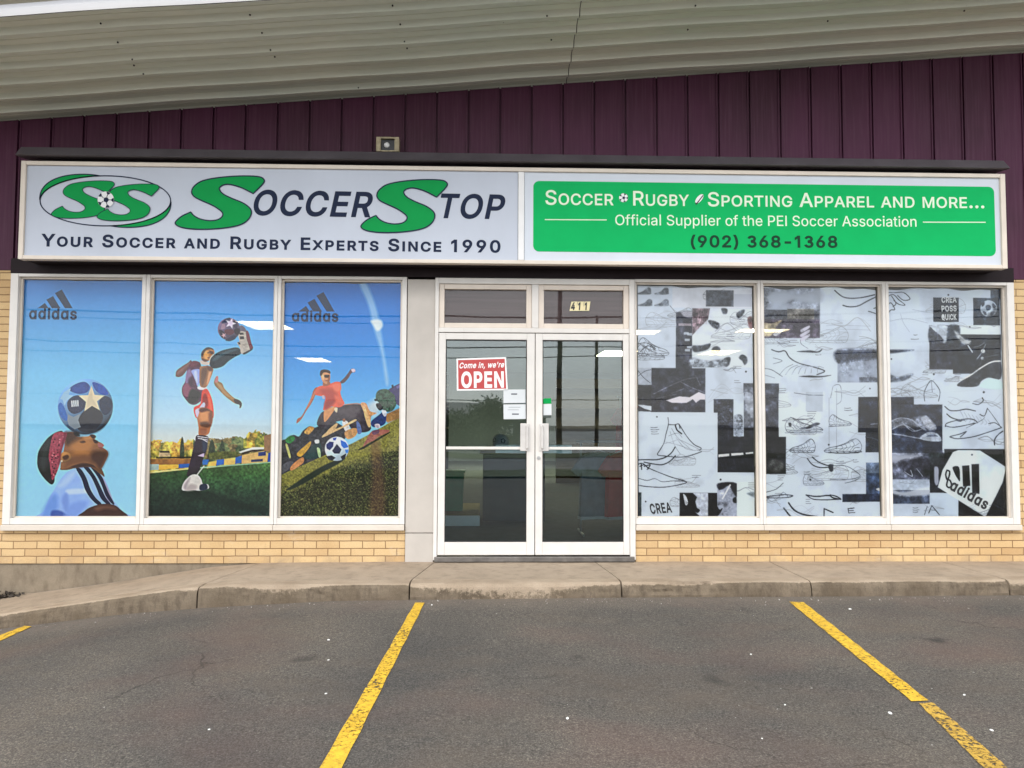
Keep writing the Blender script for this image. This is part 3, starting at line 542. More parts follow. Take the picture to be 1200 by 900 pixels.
# sidewalk slabs with open joints, kerb front as its own rough casting
joints = [-9.0, -5.6, P(250, 688, -0.93).x, P(497, 672, -0.5).x, P(710, 680, -0.5).x, P(948, 690, -0.9).x, P(1178, 690, -0.9).x, 9.0]
sidewalk = structure(bpy.data.objects.new('sidewalk', None)); COL.objects.link(sidewalk)
sk = [(0, 0), (0, 0), (0.10, -0.12), (0.06, -0.08), (-0.03, 0.06), (0, 0), (0, 0), (0, 0)]   # how far each joint leans (wall end, kerb end)
KW = 0.17
from mathutils import noise as mnoise
for i in range(len(joints) - 1):
    bm = bmesh.new(); n = max(8, int((joints[i + 1] - joints[i]) / 0.06)); rows = []
    for k in range(n + 1):
        t = k / n; col_ = []
        for v in (0.0, 0.34, 0.67, 1.0):
            ja = joints[i] + sk[i][0] * (1 - v) + sk[i][1] * v + 0.004; jb = joints[i + 1] + sk[i + 1][0] * (1 - v) + sk[i + 1][1] * v - 0.004
            x = ja + (jb - ja) * t; ye = kerb_y(x) + KW; y = 0.005 + (ye - 0.005) * v
            z = walk_wall(x) + (kerb_top(x) - walk_wall(x)) * ((0.005 - y) / (0.005 - kerb_y(x)))
            col_.append(bm.verts.new((x, y, z + 0.003 * mnoise.noise(Vector((x * 2, y * 2, 0))))))
        rows.append(col_)
    for a, b in zip(rows, rows[1:]):
        for j in range(3): bm.faces.new((a[j], a[j + 1], b[j + 1], b[j]))
    ends = [rows[0], rows[-1], [r[-1] for r in rows]]
    for e in ends:
        lo = [bm.verts.new(v.co - Vector((0, 0, 0.2))) for v in e]
        for j in range(len(e) - 1): bm.faces.new((e[j], e[j + 1], lo[j + 1], lo[j]))
    link('paving_slab', bm, MT['walk'], sidewalk, smooth=False)
    # kerb stone in front of the slab
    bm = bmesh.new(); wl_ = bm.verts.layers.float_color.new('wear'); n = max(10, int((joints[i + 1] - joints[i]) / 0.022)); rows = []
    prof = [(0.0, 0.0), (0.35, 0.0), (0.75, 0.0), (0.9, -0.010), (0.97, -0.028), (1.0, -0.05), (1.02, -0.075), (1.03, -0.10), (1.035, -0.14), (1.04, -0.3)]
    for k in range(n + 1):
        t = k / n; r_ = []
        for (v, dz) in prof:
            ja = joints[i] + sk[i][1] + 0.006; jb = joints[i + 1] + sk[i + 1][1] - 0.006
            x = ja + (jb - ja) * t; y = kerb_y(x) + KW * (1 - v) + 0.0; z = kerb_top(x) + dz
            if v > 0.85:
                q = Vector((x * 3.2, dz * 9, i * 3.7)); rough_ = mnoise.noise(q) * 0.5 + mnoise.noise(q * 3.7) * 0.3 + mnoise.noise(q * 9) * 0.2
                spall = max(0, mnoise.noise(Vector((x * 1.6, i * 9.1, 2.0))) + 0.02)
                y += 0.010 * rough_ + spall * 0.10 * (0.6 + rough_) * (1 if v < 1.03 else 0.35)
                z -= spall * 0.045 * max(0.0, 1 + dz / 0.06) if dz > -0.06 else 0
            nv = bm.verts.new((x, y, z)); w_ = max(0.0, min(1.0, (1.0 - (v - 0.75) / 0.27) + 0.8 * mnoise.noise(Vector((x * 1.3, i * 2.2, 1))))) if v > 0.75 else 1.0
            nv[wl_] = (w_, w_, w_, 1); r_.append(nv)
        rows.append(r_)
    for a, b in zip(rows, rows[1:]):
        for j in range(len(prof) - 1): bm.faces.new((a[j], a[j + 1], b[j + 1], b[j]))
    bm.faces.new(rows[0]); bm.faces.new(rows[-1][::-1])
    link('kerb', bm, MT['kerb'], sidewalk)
# bed under the joints
bm = bmesh.new(); vv = []
for k in range(73):
    x = -9 + k * 0.25; vv.append((bm.verts.new((x, 0.02, walk_wall(x) - 0.05)), bm.verts.new((x, kerb_y(x) + 0.08, kerb_top(x) - 0.05))))
for a, b in zip(vv, vv[1:]): bm.faces.new((a[0], a[1], b[1], b[0]))
link('joint_bed', bm, MT['rubber'], sidewalk)

# ------------------------------------------------------------------ building
B = thing('brick_building', 'low buff brick storefront with plum metal siding and a grey ribbed soffit', 'building')
SL = 0.0852
TILT = 0.10                                   # the canopy rises a little toward the street
def soff(x, y=0.05): return 4.468 + SL * x + TILT * (0.05 - y)
# brick: low walls under the windows, piers at both ends
for nm, x0, x1, z0, z1 in (('brick_wall', -9, -0.775, 0.0, 0.30), ('brick_wall', 1.372, 9, 0.0, 0.30), ('brick_pier', -9, -4.43, 0.30, 2.69), ('brick_pier', 5.032, 9, 0.30, 2.69)):
    bm = bmesh.new(); box(bm, x0, x1, 0.0, 0.24, z0, z1); link(nm, bm, MT['brick'], B)
bm = bmesh.new()
box(bm, -9, -0.775, 0.012, 0.24, -1.3, -0.003); box(bm, 1.372, 9, 0.012, 0.24, -1.3, -0.003); box(bm, -0.772, 1.369, 0.012, 0.24, -1.3, 0.02)
link('foundation', bm, MT['found'], B)
# pilaster beside the entrance: lower block, joint, tall panel
bm = bmesh.new(); box(bm, -0.771, -0.513, -0.012, 0.2, 0.004, 0.272, bev=0.004); box(bm, -0.771, -0.513, -0.012, 0.2, 0.279, 2.64, bev=0.004)
link('pilaster', bm, MT['pil'], B)
# black header over the glass
bm = bmesh.new(); box(bm, -4.43, 5.03, -0.02, 0.2, 2.662, 2.80); link('header', bm, MT['black'], B)
# plum siding with standing seams, following the slope of the soffit
bm = bmesh.new()
def seg(x0, x1, zb):
    vs = [(x0, zb), (x1, zb), (x1, soff(x1) + 0.02), (x0, soff(x0) + 0.02)]
    prism(bm, vs, 0.0, 0.1)
x = -9.0
seams = []
k0 = P(950, 130, 0).x % 0.3
xx = -9 + k0
while xx < 9: seams.append(xx); xx += 0.3
edges = [-9] + seams + [9]
for a, b in zip(edges, edges[1:]):
    if b - a < 0.03: continue
    zb = 2.695 if (b <= -4.25 or a >= 4.85) else 2.803
    xa, xb = a + 0.010, b - 0.010
    for (s, e, yy) in ((xa, xa + 0.012, -0.006), (xa + 0.0125, xb - 0.0125, 0.0), (xb - 0.012, xb, -0.010)):
        vs = [(s, zb), (e, zb), (e, soff(e) + 0.02), (s, soff(s) + 0.02)]
        prism(bm, vs, yy, 0.06)
    prism(bm, [(b - 0.0098, zb), (b + 0.0098, zb), (b + 0.0098, soff(b) + 0.02), (b - 0.0098, soff(b) + 0.02)], 0.02, 0.06)
link('siding', bm, MT['siding'], B)
bm = bmesh.new(); prism(bm, [(-9, 2.70), (9, 2.70), (9, soff(9) + 0.06), (-9, soff(-9) + 0.06)], 0.07, 0.24); link('upper_wall', bm, MT['black'], B)
# sloped drip flashing over the sign
bm = bmesh.new()
xl, xr = -4.23, 4.80
pr_ = [(-0.013, 3.80), (-0.255, 3.765), (-0.340, 3.668), (-0.325, 3.662), (-0.013, 3.70)]
a = [bm.verts.new((xl, y, z)) for y, z in pr_]; b = [bm.verts.new((xr, y, z)) for y, z in pr_]
for i in range(5): bm.faces.new((a[i], a[(i + 1) % 5], b[(i + 1) % 5], b[i]))
bm.faces.new(a); bm.faces.new(b[::-1])
link('drip_flashing', bm, MT['flash'], B)
# ribbed soffit, a run of trapezoid ribs parallel to the wall
bm = bmesh.new()
def sheet(prof, x0, x1, sag=0.0):
    n = 40; rows = []
    for k in range(n + 1):
        x = x0 + (x1 - x0) * k / n
        w = 0.004 * math.sin(x * 1.7) + 0.003 * math.sin(x * 4.1 + 1)
        rows.append([bm.verts.new((x, y, soff(x, y) + dz + w)) for y, dz in prof])
    for a, b in zip(rows, rows[1:]):
        for j in range(len(prof) - 1): bm.faces.new((a[j], a[j + 1], b[j + 1], b[j]))
def ribs(y0, y1, pitch=0.2225):
    pts = []; y = y0
    while y > y1 + 0.02:
        for dy, dz in ((0, 0.0), (-0.036, -0.002), (-0.056, 0.046), (-0.120, 0.049), (-0.123, 0.044), (-0.126, 0.049), (-0.165, 0.048), (-0.215, 0.003)):
            if y + dy > y1: pts.append((y + dy, dz))
        y -= pitch
    pts.append((y1, 0.0)); return pts
seam_x = P(672, 50, -0.6).x
for x0, x1 in ((-9, seam_x - 0.003), (seam_x + 0.004, 9)):
    sheet(ribs(0.085, -1.492), x0, x1)
sof = link('soffit', bm, MT['soffit'], B)
bm = bmesh.new()
prof = [(-1.628, 0.0), (-1.70, 0.0), (-1.72, 0.04), (-1.82, 0.04), (-1.86, 0.0), (-2.0, 0.0)]
sheet(prof, -9, 9); sheet([(-2.001, 0.0), (-2.001, 0.22)], -9, 9)
link('fascia', bm, MT['soffit'], sof)
bm = bmesh.new(); sheet([(-1.494, 0.004), (-1.56, 0.012), (-1.626, 0.004)], -9, 9); link('skylight_strip', bm, skylight_mat(), sof)
bm = bmesh.new()
for (px, py) in ((27, 4), (15, 100), (118, 29), (138, 51), (155, 71), (157, 78), (168, 88), (36, 115), (293, 19), (307, 40), (317, 60), (322, 68), (325, 79), (337, 97), (460, 8), (469, 30), (474, 50), (477, 58), (478, 69), (480, 87), (590, 27),
                 (641, 20), (646, 41), (646, 48), (815, 8), (807, 30), (806, 36), (803, 48), (971, 19), (970, 26), (958, 38), (1132, 8), (1130, 14), (1117, 27), (1098, 46), (298, 124), (420, 104), (700, 88)):
    d = ray(px, py); t_ = (soff(CAM.x, CAM.y) - CAM.z) / (d.z - SL * d.x + TILT * d.y); q = CAM + d * t_
    ball(bm, (q.x, q.y, soff(q.x, q.y) + 0.010), 0.008, 6, 4)
fx = link('roofing_screws', bm, MT['black'], sof); fx['kind'] = 'stuff'
# roof, side and back walls
bm = bmesh.new()
def slab(y0, y1, dz0, dz1, x0=-9.2, x1=9.2):
    prism(bm, [(x0, soff(x0) + dz0), (x1, soff(x1) + dz0), (x1, soff(x1) + dz1), (x0, soff(x0) + dz1)], y0, y1)
slab(0.001, 19.3, 0.065, 0.3)
def lid(y0, y1):
    q = [bm.verts.new((x, y, soff(x, y) + dz)) for x in (-9.2, 9.2) for y in (y0, y1) for dz in (0.062, 0.13)]
    for f in ((0, 1, 3, 2), (4, 6, 7, 5), (0, 4, 5, 1), (2, 3, 7, 6), (0, 2, 6, 4), (1, 5, 7, 3)): bm.faces.new([q[i] for i in f])
lid(-1.495, 0.0); lid(-1.99, -1.632)
link('roof', bm, MT['flash'], B)
bm = bmesh.new(); box(bm, -9.0, -8.76, 0.242, 19.2, -1.3, 3.74); box(bm, 8.76, 9.0, 0.242, 19.2, -1.3, 5.2); box(bm, -8.75, 8.75, 18.96, 19.2, -1.3, 3.7)
link('outer_wall', bm, MT['brick'], B)
inw = plain('dim_interior_wall', (0.22, 0.25, 0.27), 0.8, 0, 0.08, 1); infl = plain('dark_carpet', (0.07, 0.075, 0.08), 0.9, 0, 0.25, 9)
bm = bmesh.new(); box(bm, -7.2, 7.8, 0.26, 18.2, -0.02, 0.035); link('floor', bm, infl, B)
bm = bmesh.new(); box(bm, -7.2, 7.8, 0.26, 18.2, 2.95, 3.0); link('ceiling', bm, plain('ceiling_tile', (0.35, 0.36, 0.37), 0.9), B)
bm = bmesh.new(); box(bm, -7.3, -7.2, 0.26, 18.2, -0.02, 3.0); box(bm, 7.8, 7.9, 0.26, 18.2, -0.02, 3.0); box(bm, -7.2, 7.8, 18.2, 18.3, -0.02, 3.0); link('inner_wall', bm, inw, B)

# windows
ZB, ZT = 0.415, 2.628
panes = [(-4.350, -3.232), (-3.148, -2.013), (-1.941, -0.828), (1.383, 2.535), (2.603, 3.738), (3.812, 4.953)]
fr_out = [(-4.427, -3.19), (-3.19, -1.977), (-1.977, -0.777), (1.368, 2.569), (2.569, 3.775), (3.775, 5.028)]
FY0, FY1 = -0.022, 0.10
for (pa, pb), (fa, fb) in zip(panes, fr_out):
    bm = bmesh.new(); g = 0.0012
    box(bm, fa + g, pa - 0.006, FY0, FY1, 0.356, 2.660, bev=0.004); box(bm, pb + 0.006, fb - g, FY0, FY1, 0.356, 2.660, bev=0.004)
    box(bm, pa - 0.0058, pb + 0.0058, FY0 + 0.003, FY1, 0.356, ZB - 0.003, bev=0.004); box(bm, pa - 0.0058, pb + 0.0058, FY0 + 0.003, FY1, ZT + 0.004, 2.660, bev=0.003)
    w = link('window', bm, MT['alu'], B)
    bm = bmesh.new()
    for (x0, x1, z0, z1) in ((pa - 0.0056, pa + 0.012, ZB, ZT), (pb - 0.012, pb + 0.0056, ZB, ZT), (pa + 0.013, pb - 0.013, ZB - 0.0028, ZB + 0.010), (pa + 0.013, pb - 0.013, ZT - 0.012, ZT + 0.0036)):
        box(bm, x0, x1, 0.018, 0.04, z0, z1)
    link('glazing_bead', bm, MT['alu2'], w)
    bm = bmesh.new(); box(bm, pa - 0.005, pb + 0.005, 0.042, 0.048, ZB - 0.002, ZT + 0.003); link('pane', bm, MT['glass'], w)
    bm = bmesh.new(); box(bm, fa + g, fb - g, -0.045, 0.1, 0.303, 0.353, bev=0.005); link('sill', bm, MT['alu2'], w)

# entrance: outer frame, transom lights, two glazed doors
bm = bmesh.new()
box(bm, -0.512, -0.478, -0.03, 0.12, 0.03, 2.655, bev=0.004); box(bm, 1.315, 1.366, -0.03, 0.12, 0.03, 2.655, bev=0.004)
box(bm, -0.4775, 1.3145, -0.028, 0.12, 2.60, 2.655, bev=0.004); box(bm, -0.4775, 1.3145, -0.028, 0.12, 2.142, 2.185, bev=0.004); box(bm, 0.395, 0.458, -0.026, 0.12, 2.186, 2.599, bev=0.004)
link('entrance_frame', bm, MT['alu'], B)
for x0, x1 in ((-0.4765, 0.394), (0.459, 1.3135)):
    bm = bmesh.new(); w_ = 0.05
    box(bm, x0, x0 + w_, -0.012, 0.08, 2.187, 2.598, bev=0.004); box(bm, x1 - w_, x1, -0.012, 0.08, 2.187, 2.598, bev=0.004)
    box(bm, x0 + w_ + .0005, x1 - w_ - .0005, -0.010, 0.08, 2.187, 2.232, bev=0.004); box(bm, x0 + w_ + .0005, x1 - w_ - .0005, -0.010, 0.08, 2.552, 2.598, bev=0.004)
    t_ = link('transom_window', bm, MT['cream'], B)
    bm = bmesh.new(); box(bm, x0 + w_ - 0.004, x1 - w_ + 0.004, 0.03, 0.036, 2.228, 2.556); link('pane', bm, MT['tglass'], t_)
    bm = bmesh.new(); box(bm, x0 + w_ - 0.004, x1 - w_ + 0.004, 0.05, 0.06, 2.229, 2.555); link('blind', bm, plain('mauve_grey_blind', (0.12, 0.088, 0.086), 0.8, 0, 0.2, 3, 0, (0.3, 1, 12)), t_)
for x0, x1, px0, px1, side in ((-0.474, 0.424, -0.410, 0.350, 1), (0.431, 1.312, 0.497, 1.256, -1)):
    bm = bmesh.new()
    box(bm, x0, px0, -0.020, 0.03, 0.075, 2.136, bev=0.003); box(bm, px1, x1, -0.020, 0.03, 0.075, 2.136, bev=0.003)
    box(bm, px0 + .0005, px1 - .0005, -0.0185, 0.03, 0.075, 0.193, bev=0.003); box(bm, px0 + .0005, px1 - .0005, -0.0185, 0.03, 2.076, 2.136, bev=0.003)
    d_ = link('door', bm, MT['alu'], B)
    bm = bmesh.new()
    for a_, b_, c_, e_ in ((px0, px0 + 0.008, 0.195, 2.074), (px1 - 0.008, px1, 0.195, 2.074), (px0 + .0085, px1 - .0085, 0.195, 0.203), (px0 + .0085, px1 - .0085, 2.066, 2.074)): box(bm, a_ + .0006, b_ - .0006, -0.012, 0.002, c_, e_)
    link('gasket', bm, MT['rubber'], d_)
    bm = bmesh.new(); box(bm, px0 + .001, px1 - .001, 0.003, 0.009, 0.194, 2.075); link('pane', bm, MT['dglass'], d_)
    # push bar behind the glass with its thicker housing near the meeting stile
    bm = bmesh.new(); box(bm, px0 + .0092, px1 - .0092, -0.012, 0.0022, 1.048, 1.074, bev=0.003)
    hx0, hx1 = (px1 - 0.29, px1 - .004) if side == 1 else (px0 + .004, px0 + 0.28)
    box(bm, hx0, hx1, 0.02, 0.034, 1.012, 1.092, bev=0.004); link('push_bar', bm, MT['alu'], d_)
    cx = 0.335 if side == 1 else 0.510
    bm = bmesh.new(); box(bm, cx - 0.045, cx + 0.045, -0.028, -0.0205, 1.035, 1.292, bev=0.003)
    tube(bm, [(cx + side * 0.018, -0.028, 1.06), (cx + side * 0.018, -0.062, 1.065), (cx + side * 0.018, -0.062, 1.262), (cx + side * 0.018, -0.028, 1.267)], 0.011, 8)
    link('pull_handle', bm, plain('brushed_handle', (0.60, 0.58, 0.56), 0.35, 0.3), d_)
    if side == -1:
        bm = bmesh.new(); tube(bm, [(0.462, -0.0198, 0.972), (0.462, -0.027, 0.972)], 0.017, 14); tube(bm, [(0.462, -0.027, 0.972), (0.462, -0.029, 0.972)], 0.006, 8)
        link('lock', bm, MT['steel'], d_)
bm = bmesh.new(); box(bm, -0.50, 1.352, -0.05, 0.12, 0.016, 0.062, bev=0.006); link('threshold', bm, plain('worn_threshold', (0.15, 0.14, 0.13), 0.5, 0.5, 0.3, 12), B)

# floodlight box on the siding
FL = thing('floodlight', 'small square cream floodlight box mounted on the plum siding above the sign', 'floodlight', (0, 0, 0))
x0, z1 = XZ(441, 160.5, -0.09); x1, z0 = XZ(467.5, 178, -0.09)
bm = bmesh.new(); w_ = 0.042
box(bm, x0, x0 + w_, -0.10, -0.012, z0, z1, bev=0.004); box(bm, x1 - w_, x1, -0.10, -0.012, z0, z1, bev=0.004)
box(bm, x0 + w_ + .0004, x1 - w_ - .0004, -0.099, -0.012, z1 - 0.016, z1, bev=0.003); box(bm, x0 + w_ + .0004, x1 - w_ - .0004, -0.099, -0.012, z0, z0 + 0.012, bev=0.003)
link('housing', bm, plain('cream_housing', (0.38, 0.32, 0.20), 0.5, 0, 0.3, 20), FL)
bm = bmesh.new(); box(bm, x0 + w_ + .0005, x1 - w_ - .0005, -0.07, -0.014, z0 + 0.0125, z1 - 0.0165); link('lens', bm, plain('dark_lens', (0.006, 0.008, 0.01), 0.3), FL)
bm = bmesh.new(); ball(bm, ((x0 + x1) / 2 - 0.01, -0.074, (z0 + z1) / 2), 0.026, 12, 8, 0, (1, 0.5, 1)); link('bulb', bm, MT['white'], FL, True)

# ------------------------------------------------------------------ shop sign
S = thing('shop_sign', 'long white framed shop sign with green and navy lettering over the windows', 'sign')
SX0, SX1, SZ0, SZ1 = -4.20, 4.78, 2.737, 3.625
FY = -0.30; PY = -0.278; SDX = 0.281
bm = bmesh.new(); g = 0.0006
box(bm, SX0, SX0 + 0.042, FY, -0.215, SZ0, SZ1, bev=0.004); box(bm, SX1 - 0.046, SX1, FY, -0.215, SZ0, SZ1, bev=0.004)
box(bm, SX0 + 0.042 + g, SX1 - 0.046 - g, FY + 0.001, -0.215, SZ1 - 0.036, SZ1, bev=0.004); box(bm, SX0 + 0.042 + g, SX1 - 0.046 - g, FY + 0.001, -0.215, SZ0, SZ0 + 0.034, bev=0.004)
link('frame', bm, alu_mat('weathered_sign_frame', (0.70, 0.62, 0.53)), S)
bm = bmesh.new(); box(bm, SX0 + 0.01, SX1 - 0.01, -0.214, -0.022, SZ0 + 0.008, SZ1 - 0.008); link('cabinet', bm, MT['black'], S)
bm = bmesh.new(); box(bm, SDX - 0.027, SDX + 0.027, FY + 0.006, -0.26, SZ0 + 0.036, SZ1 - 0.038, bev=0.004); link('divider', bm, MT['white'], S)
bm = bmesh.new(); box(bm, SX0 + 0.043, SDX - 0.03, PY, -0.255, SZ0 + 0.0345, SZ1 - 0.0365); pl = link('panel', bm, MT['panelw'], S); pl['label'] = 'pale blue grey panel with the round emblem and large green letters'
bm = bmesh.new(); box(bm, SDX + 0.03, SX1 - 0.047, PY, -0.255, SZ0 + 0.0345, SZ1 - 0.0365); pr2 = link('panel', bm, MT['panelw2'], S); pr2['label'] = 'white panel with a green rounded field'

SHAPE_S = [(1156, 168), (1112, 213), (1060, 187), (1010, 173), (980, 176), (964, 188), (968, 203), (985, 218), (1020, 235), (1066, 254), (1096, 276), (1104, 296), (1095, 321), (1070, 343), (1030, 357), (960, 367), (880, 370), (820, 366), (785, 357), (770, 344), (778, 330), (800, 312), (838, 294), (852, 310), (880, 325), (920, 332), (955, 328), (975, 315), (978, 300), (965, 285), (930, 263), (880, 241), (852, 225), (842, 206), (853, 181), (890, 157), (960, 143), (1050, 136), (1130, 138), (1157, 149)]
def smooth_s(box_):
    x0, y0, x1, y1 = box_
    pts = [((a - 769) / 390 * (x1 - x0) + x0, (b - 136) / 234 * (y1 - y0) + y0) for a, b in SHAPE_S]
    out = []; N = len(pts); sharp = {1, 22}
    for i in range(N):
        j = (i + 1) % N
        p0 = pts[i - 1] if i not in sharp else pts[i]; p3 = pts[(j + 1) % N] if j not in sharp else pts[j]
        p0, p1, p2, p3 = map(np.array, (p0, pts[i], pts[j], p3))
        for k in range(4):
            t = k / 4
            out.append(tuple(0.5 * ((2 * p1) + (-p0 + p2) * t + (2 * p0 - 5 * p1 + 4 * p2 - p3) * t * t + (-p0 + 3 * p1 - 3 * p2 + p3) * t ** 3)))
    return out
def z3(x, y): return (x / 3.75, 170 + y / 3.75)
# round emblem: ring, two green crescents, two letters, ball
ex_, ey_ = z3(463, 245); rx_, ry_ = 287 / 3.75, 110 / 3.75
def ell(a, rx, ry, rot=0.0, cx=ex_, cy=ey_):
    u, v = rx * math.cos(a), ry * math.sin(a); return (cx + u * math.cos(rot) - v * math.sin(rot), cy + u * math.sin(rot) + v * math.cos(rot))
cres = []
for a0 in (math.pi, 0.0):
    outer = [ell(a0 + math.pi * (0.02 + 0.46 * k / 24) + (-0.02), rx_ * (1.005 + 0.0), ry_ * (1.0 + 0.0)) for k in range(25)]
    sgn = -1 if a0 else 1
    bulge = [(x + sgn * 2.4 * math.sin(math.pi * k / 24), y + sgn * 5.8 * math.sin(math.pi * k / 24) ** 0.8) for k, (x, y) in enumerate(outer)]
    inner = outer
    cres.append(bulge + inner[::-1])
flat('emblem_crescent', [cres[0]], PY - 0.0004, MT['green'], pl); flat('emblem_crescent', [cres[1]], PY - 0.0004, MT['green'], pl)
band('emblem_ring', [[ell(2 * math.pi * k / 72, rx_, ry_) for k in range(72)], cres[0], cres[1]], 1.3, PY - 0.0026, MT['navy'], pl)
for b_ in ((225 / 3.75, 170 + 157 / 3.75, 502 / 3.75, 170 + 322 / 3.75), (425 / 3.75, 170 + 171 / 3.75, 698 / 3.75, 170 + 333 / 3.75)):
    s_ = smooth_s(b_); flat('emblem_letter', [s_], PY - (0.003 if b_[0] < 100 else 0.0052), MT['green'], pl); band('emblem_letter_edge', [s_], 0.8, PY - (0.0046 if b_[0] < 100 else 0.0068), MT['navy'], pl)
def soccer_ball(cx, cy, r, parent, Y):
    bm = bmesh.new()
    prism(bm, [XZ(cx + r * math.cos(2 * math.pi * k / 28), cy + r * math.sin(2 * math.pi * k / 28), Y) for k in range(28)], Y - 0.0012, Y - 0.0001)
    def pent(x, y, s, rot, mi=1, n=5):
        prism(bm, [XZ(cx + x + s * math.cos(rot + 2 * math.pi * k / n), cy + y + s * math.sin(rot + 2 * math.pi * k / n), Y) for k in range(n)], Y - 0.002, Y - 0.0013, mi)
    pent(0.05 * r, 0.02 * r, r * 0.36, -1.2)
    for k in range(5):
        a = -1.2 + math.pi / 5 + 2 * math.pi * k / 5 + math.pi / 5
        px, py = 0.8 * r * math.cos(a), 0.8 * r * math.sin(a)
        pts = [(cx + 0.98 * r * math.cos(a + d), cy + 0.98 * r * math.sin(a + d)) for d in (-0.28, -0.1, 0.1, 0.28)] + [(cx + 0.7 * r * math.cos(a + 0.16), cy + 0.7 * r * math.sin(a + 0.16)), (cx + 0.7 * r * math.cos(a - 0.16), cy + 0.7 * r * math.sin(a - 0.16))]
        prism(bm, [XZ(x, y, Y) for x, y in pts], Y - 0.002, Y - 0.0013, 1)
        for q in ribbon([(cx + 0.36 * r * math.cos(a), cy + 0.36 * r * math.sin(a)), (cx + 0.72 * r * math.cos(a), cy + 0.72 * r * math.sin(a))], 0.09 * r, False):
            prism(bm, [XZ(x, y, Y) for x, y in q], Y - 0.0018, Y - 0.0013, 1)
    return link('ball_emblem', bm, [MT['white'], MT['navy']], parent)
soccer_ball(*z3(465, 240), 9.6, pl, PY - 0.008)
for b_ in ((769 / 3.75, 170 + 136 / 3.75, 1160 / 3.75, 170 + 370 / 3.75), (300 + 433 / 3.529, 170 + 143 / 3.529, 300 + 790 / 3.529, 170 + 362 / 3.529)):
    s_ = smooth_s(b_); flat('large_letter', [s_], PY - 0.0030, MT['green'], pl); band('large_letter_edge', [s_], 1.5, PY - 0.0046, MT['navy'], pl)
letters('lettering', 'OCCER', (297, 251.2), (436.5, 253.8), 28.3, PY, MT['navy'], pl, bold=20, shear=0.2)
letters('lettering', 'TOP', (516, 254.6), (592, 256), 27.5, PY, MT['navy'], pl, bold=20, shear=0.2)
letters('lettering', 'Your Soccer and Rugby Experts Since 1990', (48, 288.2), (586.5, 295.6), 13.7, PY, MT['navy'], pl, bold=25, small=0.78, track=30)
# green field on the right panel
gx0, gz1 = XZ(625, 212, PY); gx1, gz0 = XZ(1167, 300.3, PY); rr = 0.055
pts = []
for cx, cz, a0 in ((gx1 - rr, gz1 - rr, 0), (gx0 + rr, gz1 - rr, 90), (gx0 + rr, gz0 + rr, 180), (gx1 - rr, gz0 + rr, 270)):
    pts += [(cx + rr * math.cos(math.radians(a0 + 90 * k / 7)), cz + rr * math.sin(math.radians(a0 + 90 * k / 7))) for k in range(8)]
bm = bmesh.new(); prism(bm, pts, PY - 0.002, PY - 0.0002); link('green_field', bm, MT['green2'], pr2)
GY = PY - 0.0021
letters('lettering', 'Soccer', (639, 239.6), (719, 240.4), 17, GY, MT['ltext'], pr2, bold=10, small=0.77)
letters('lettering', 'Rugby', (742, 240.6), (807.5, 241.2), 17, GY, MT['ltext'], pr2, bold=10, small=0.77)
letters('lettering', 'Sporting Apparel and more...', (829.5, 241.5), (1153.5, 243.8), 16.6, GY, MT['ltext'], pr2, bold=10, small=0.77)
letters('lettering', 'Official Supplier of the PEI Soccer Association', (721, 263.8), (1074, 265.6), 12.4, GY, MT['ltext'], pr2, bold=3)
letters('lettering', '(902) 368-1368', (809.5, 289.3), (981.5, 289.9), 13.4, GY, MT['dgreen'], pr2, bold=24, track=-4)
flat('rule', [[(638.5, 256.8), (711, 257.2), (711, 258.3), (638.5, 257.9)]], GY, MT['ltext'], pr2); flat('rule', [[(1081.5, 259.8), (1155, 260), (1155, 261.1), (1081.5, 260.9)]], GY, MT['ltext'], pr2)
soccer_ball(730.7, 231.8, 5.2, pr2, GY)
flat('rugby_ball_emblem', [[(819.5 + 6.6 * math.cos(a) * 0.66 + 3.0 * math.sin(a) * 0.72, 233 - 6.6 * math.cos(a) * 0.76 + 3.0 * math.sin(a) * 0.7) for a in [2 * math.pi * k / 24 for k in range(24)]]], GY, MT['white'], pr2)
flat('rugby_ball_seam', [[(815.5, 239), (823.5, 228.5), (824.3, 229.2), (816.5, 239.8)], [(815.1, 236.9), (816.8, 239.2), (815.2, 239.7)]], GY - 0.0016, MT['ink'], pr2)

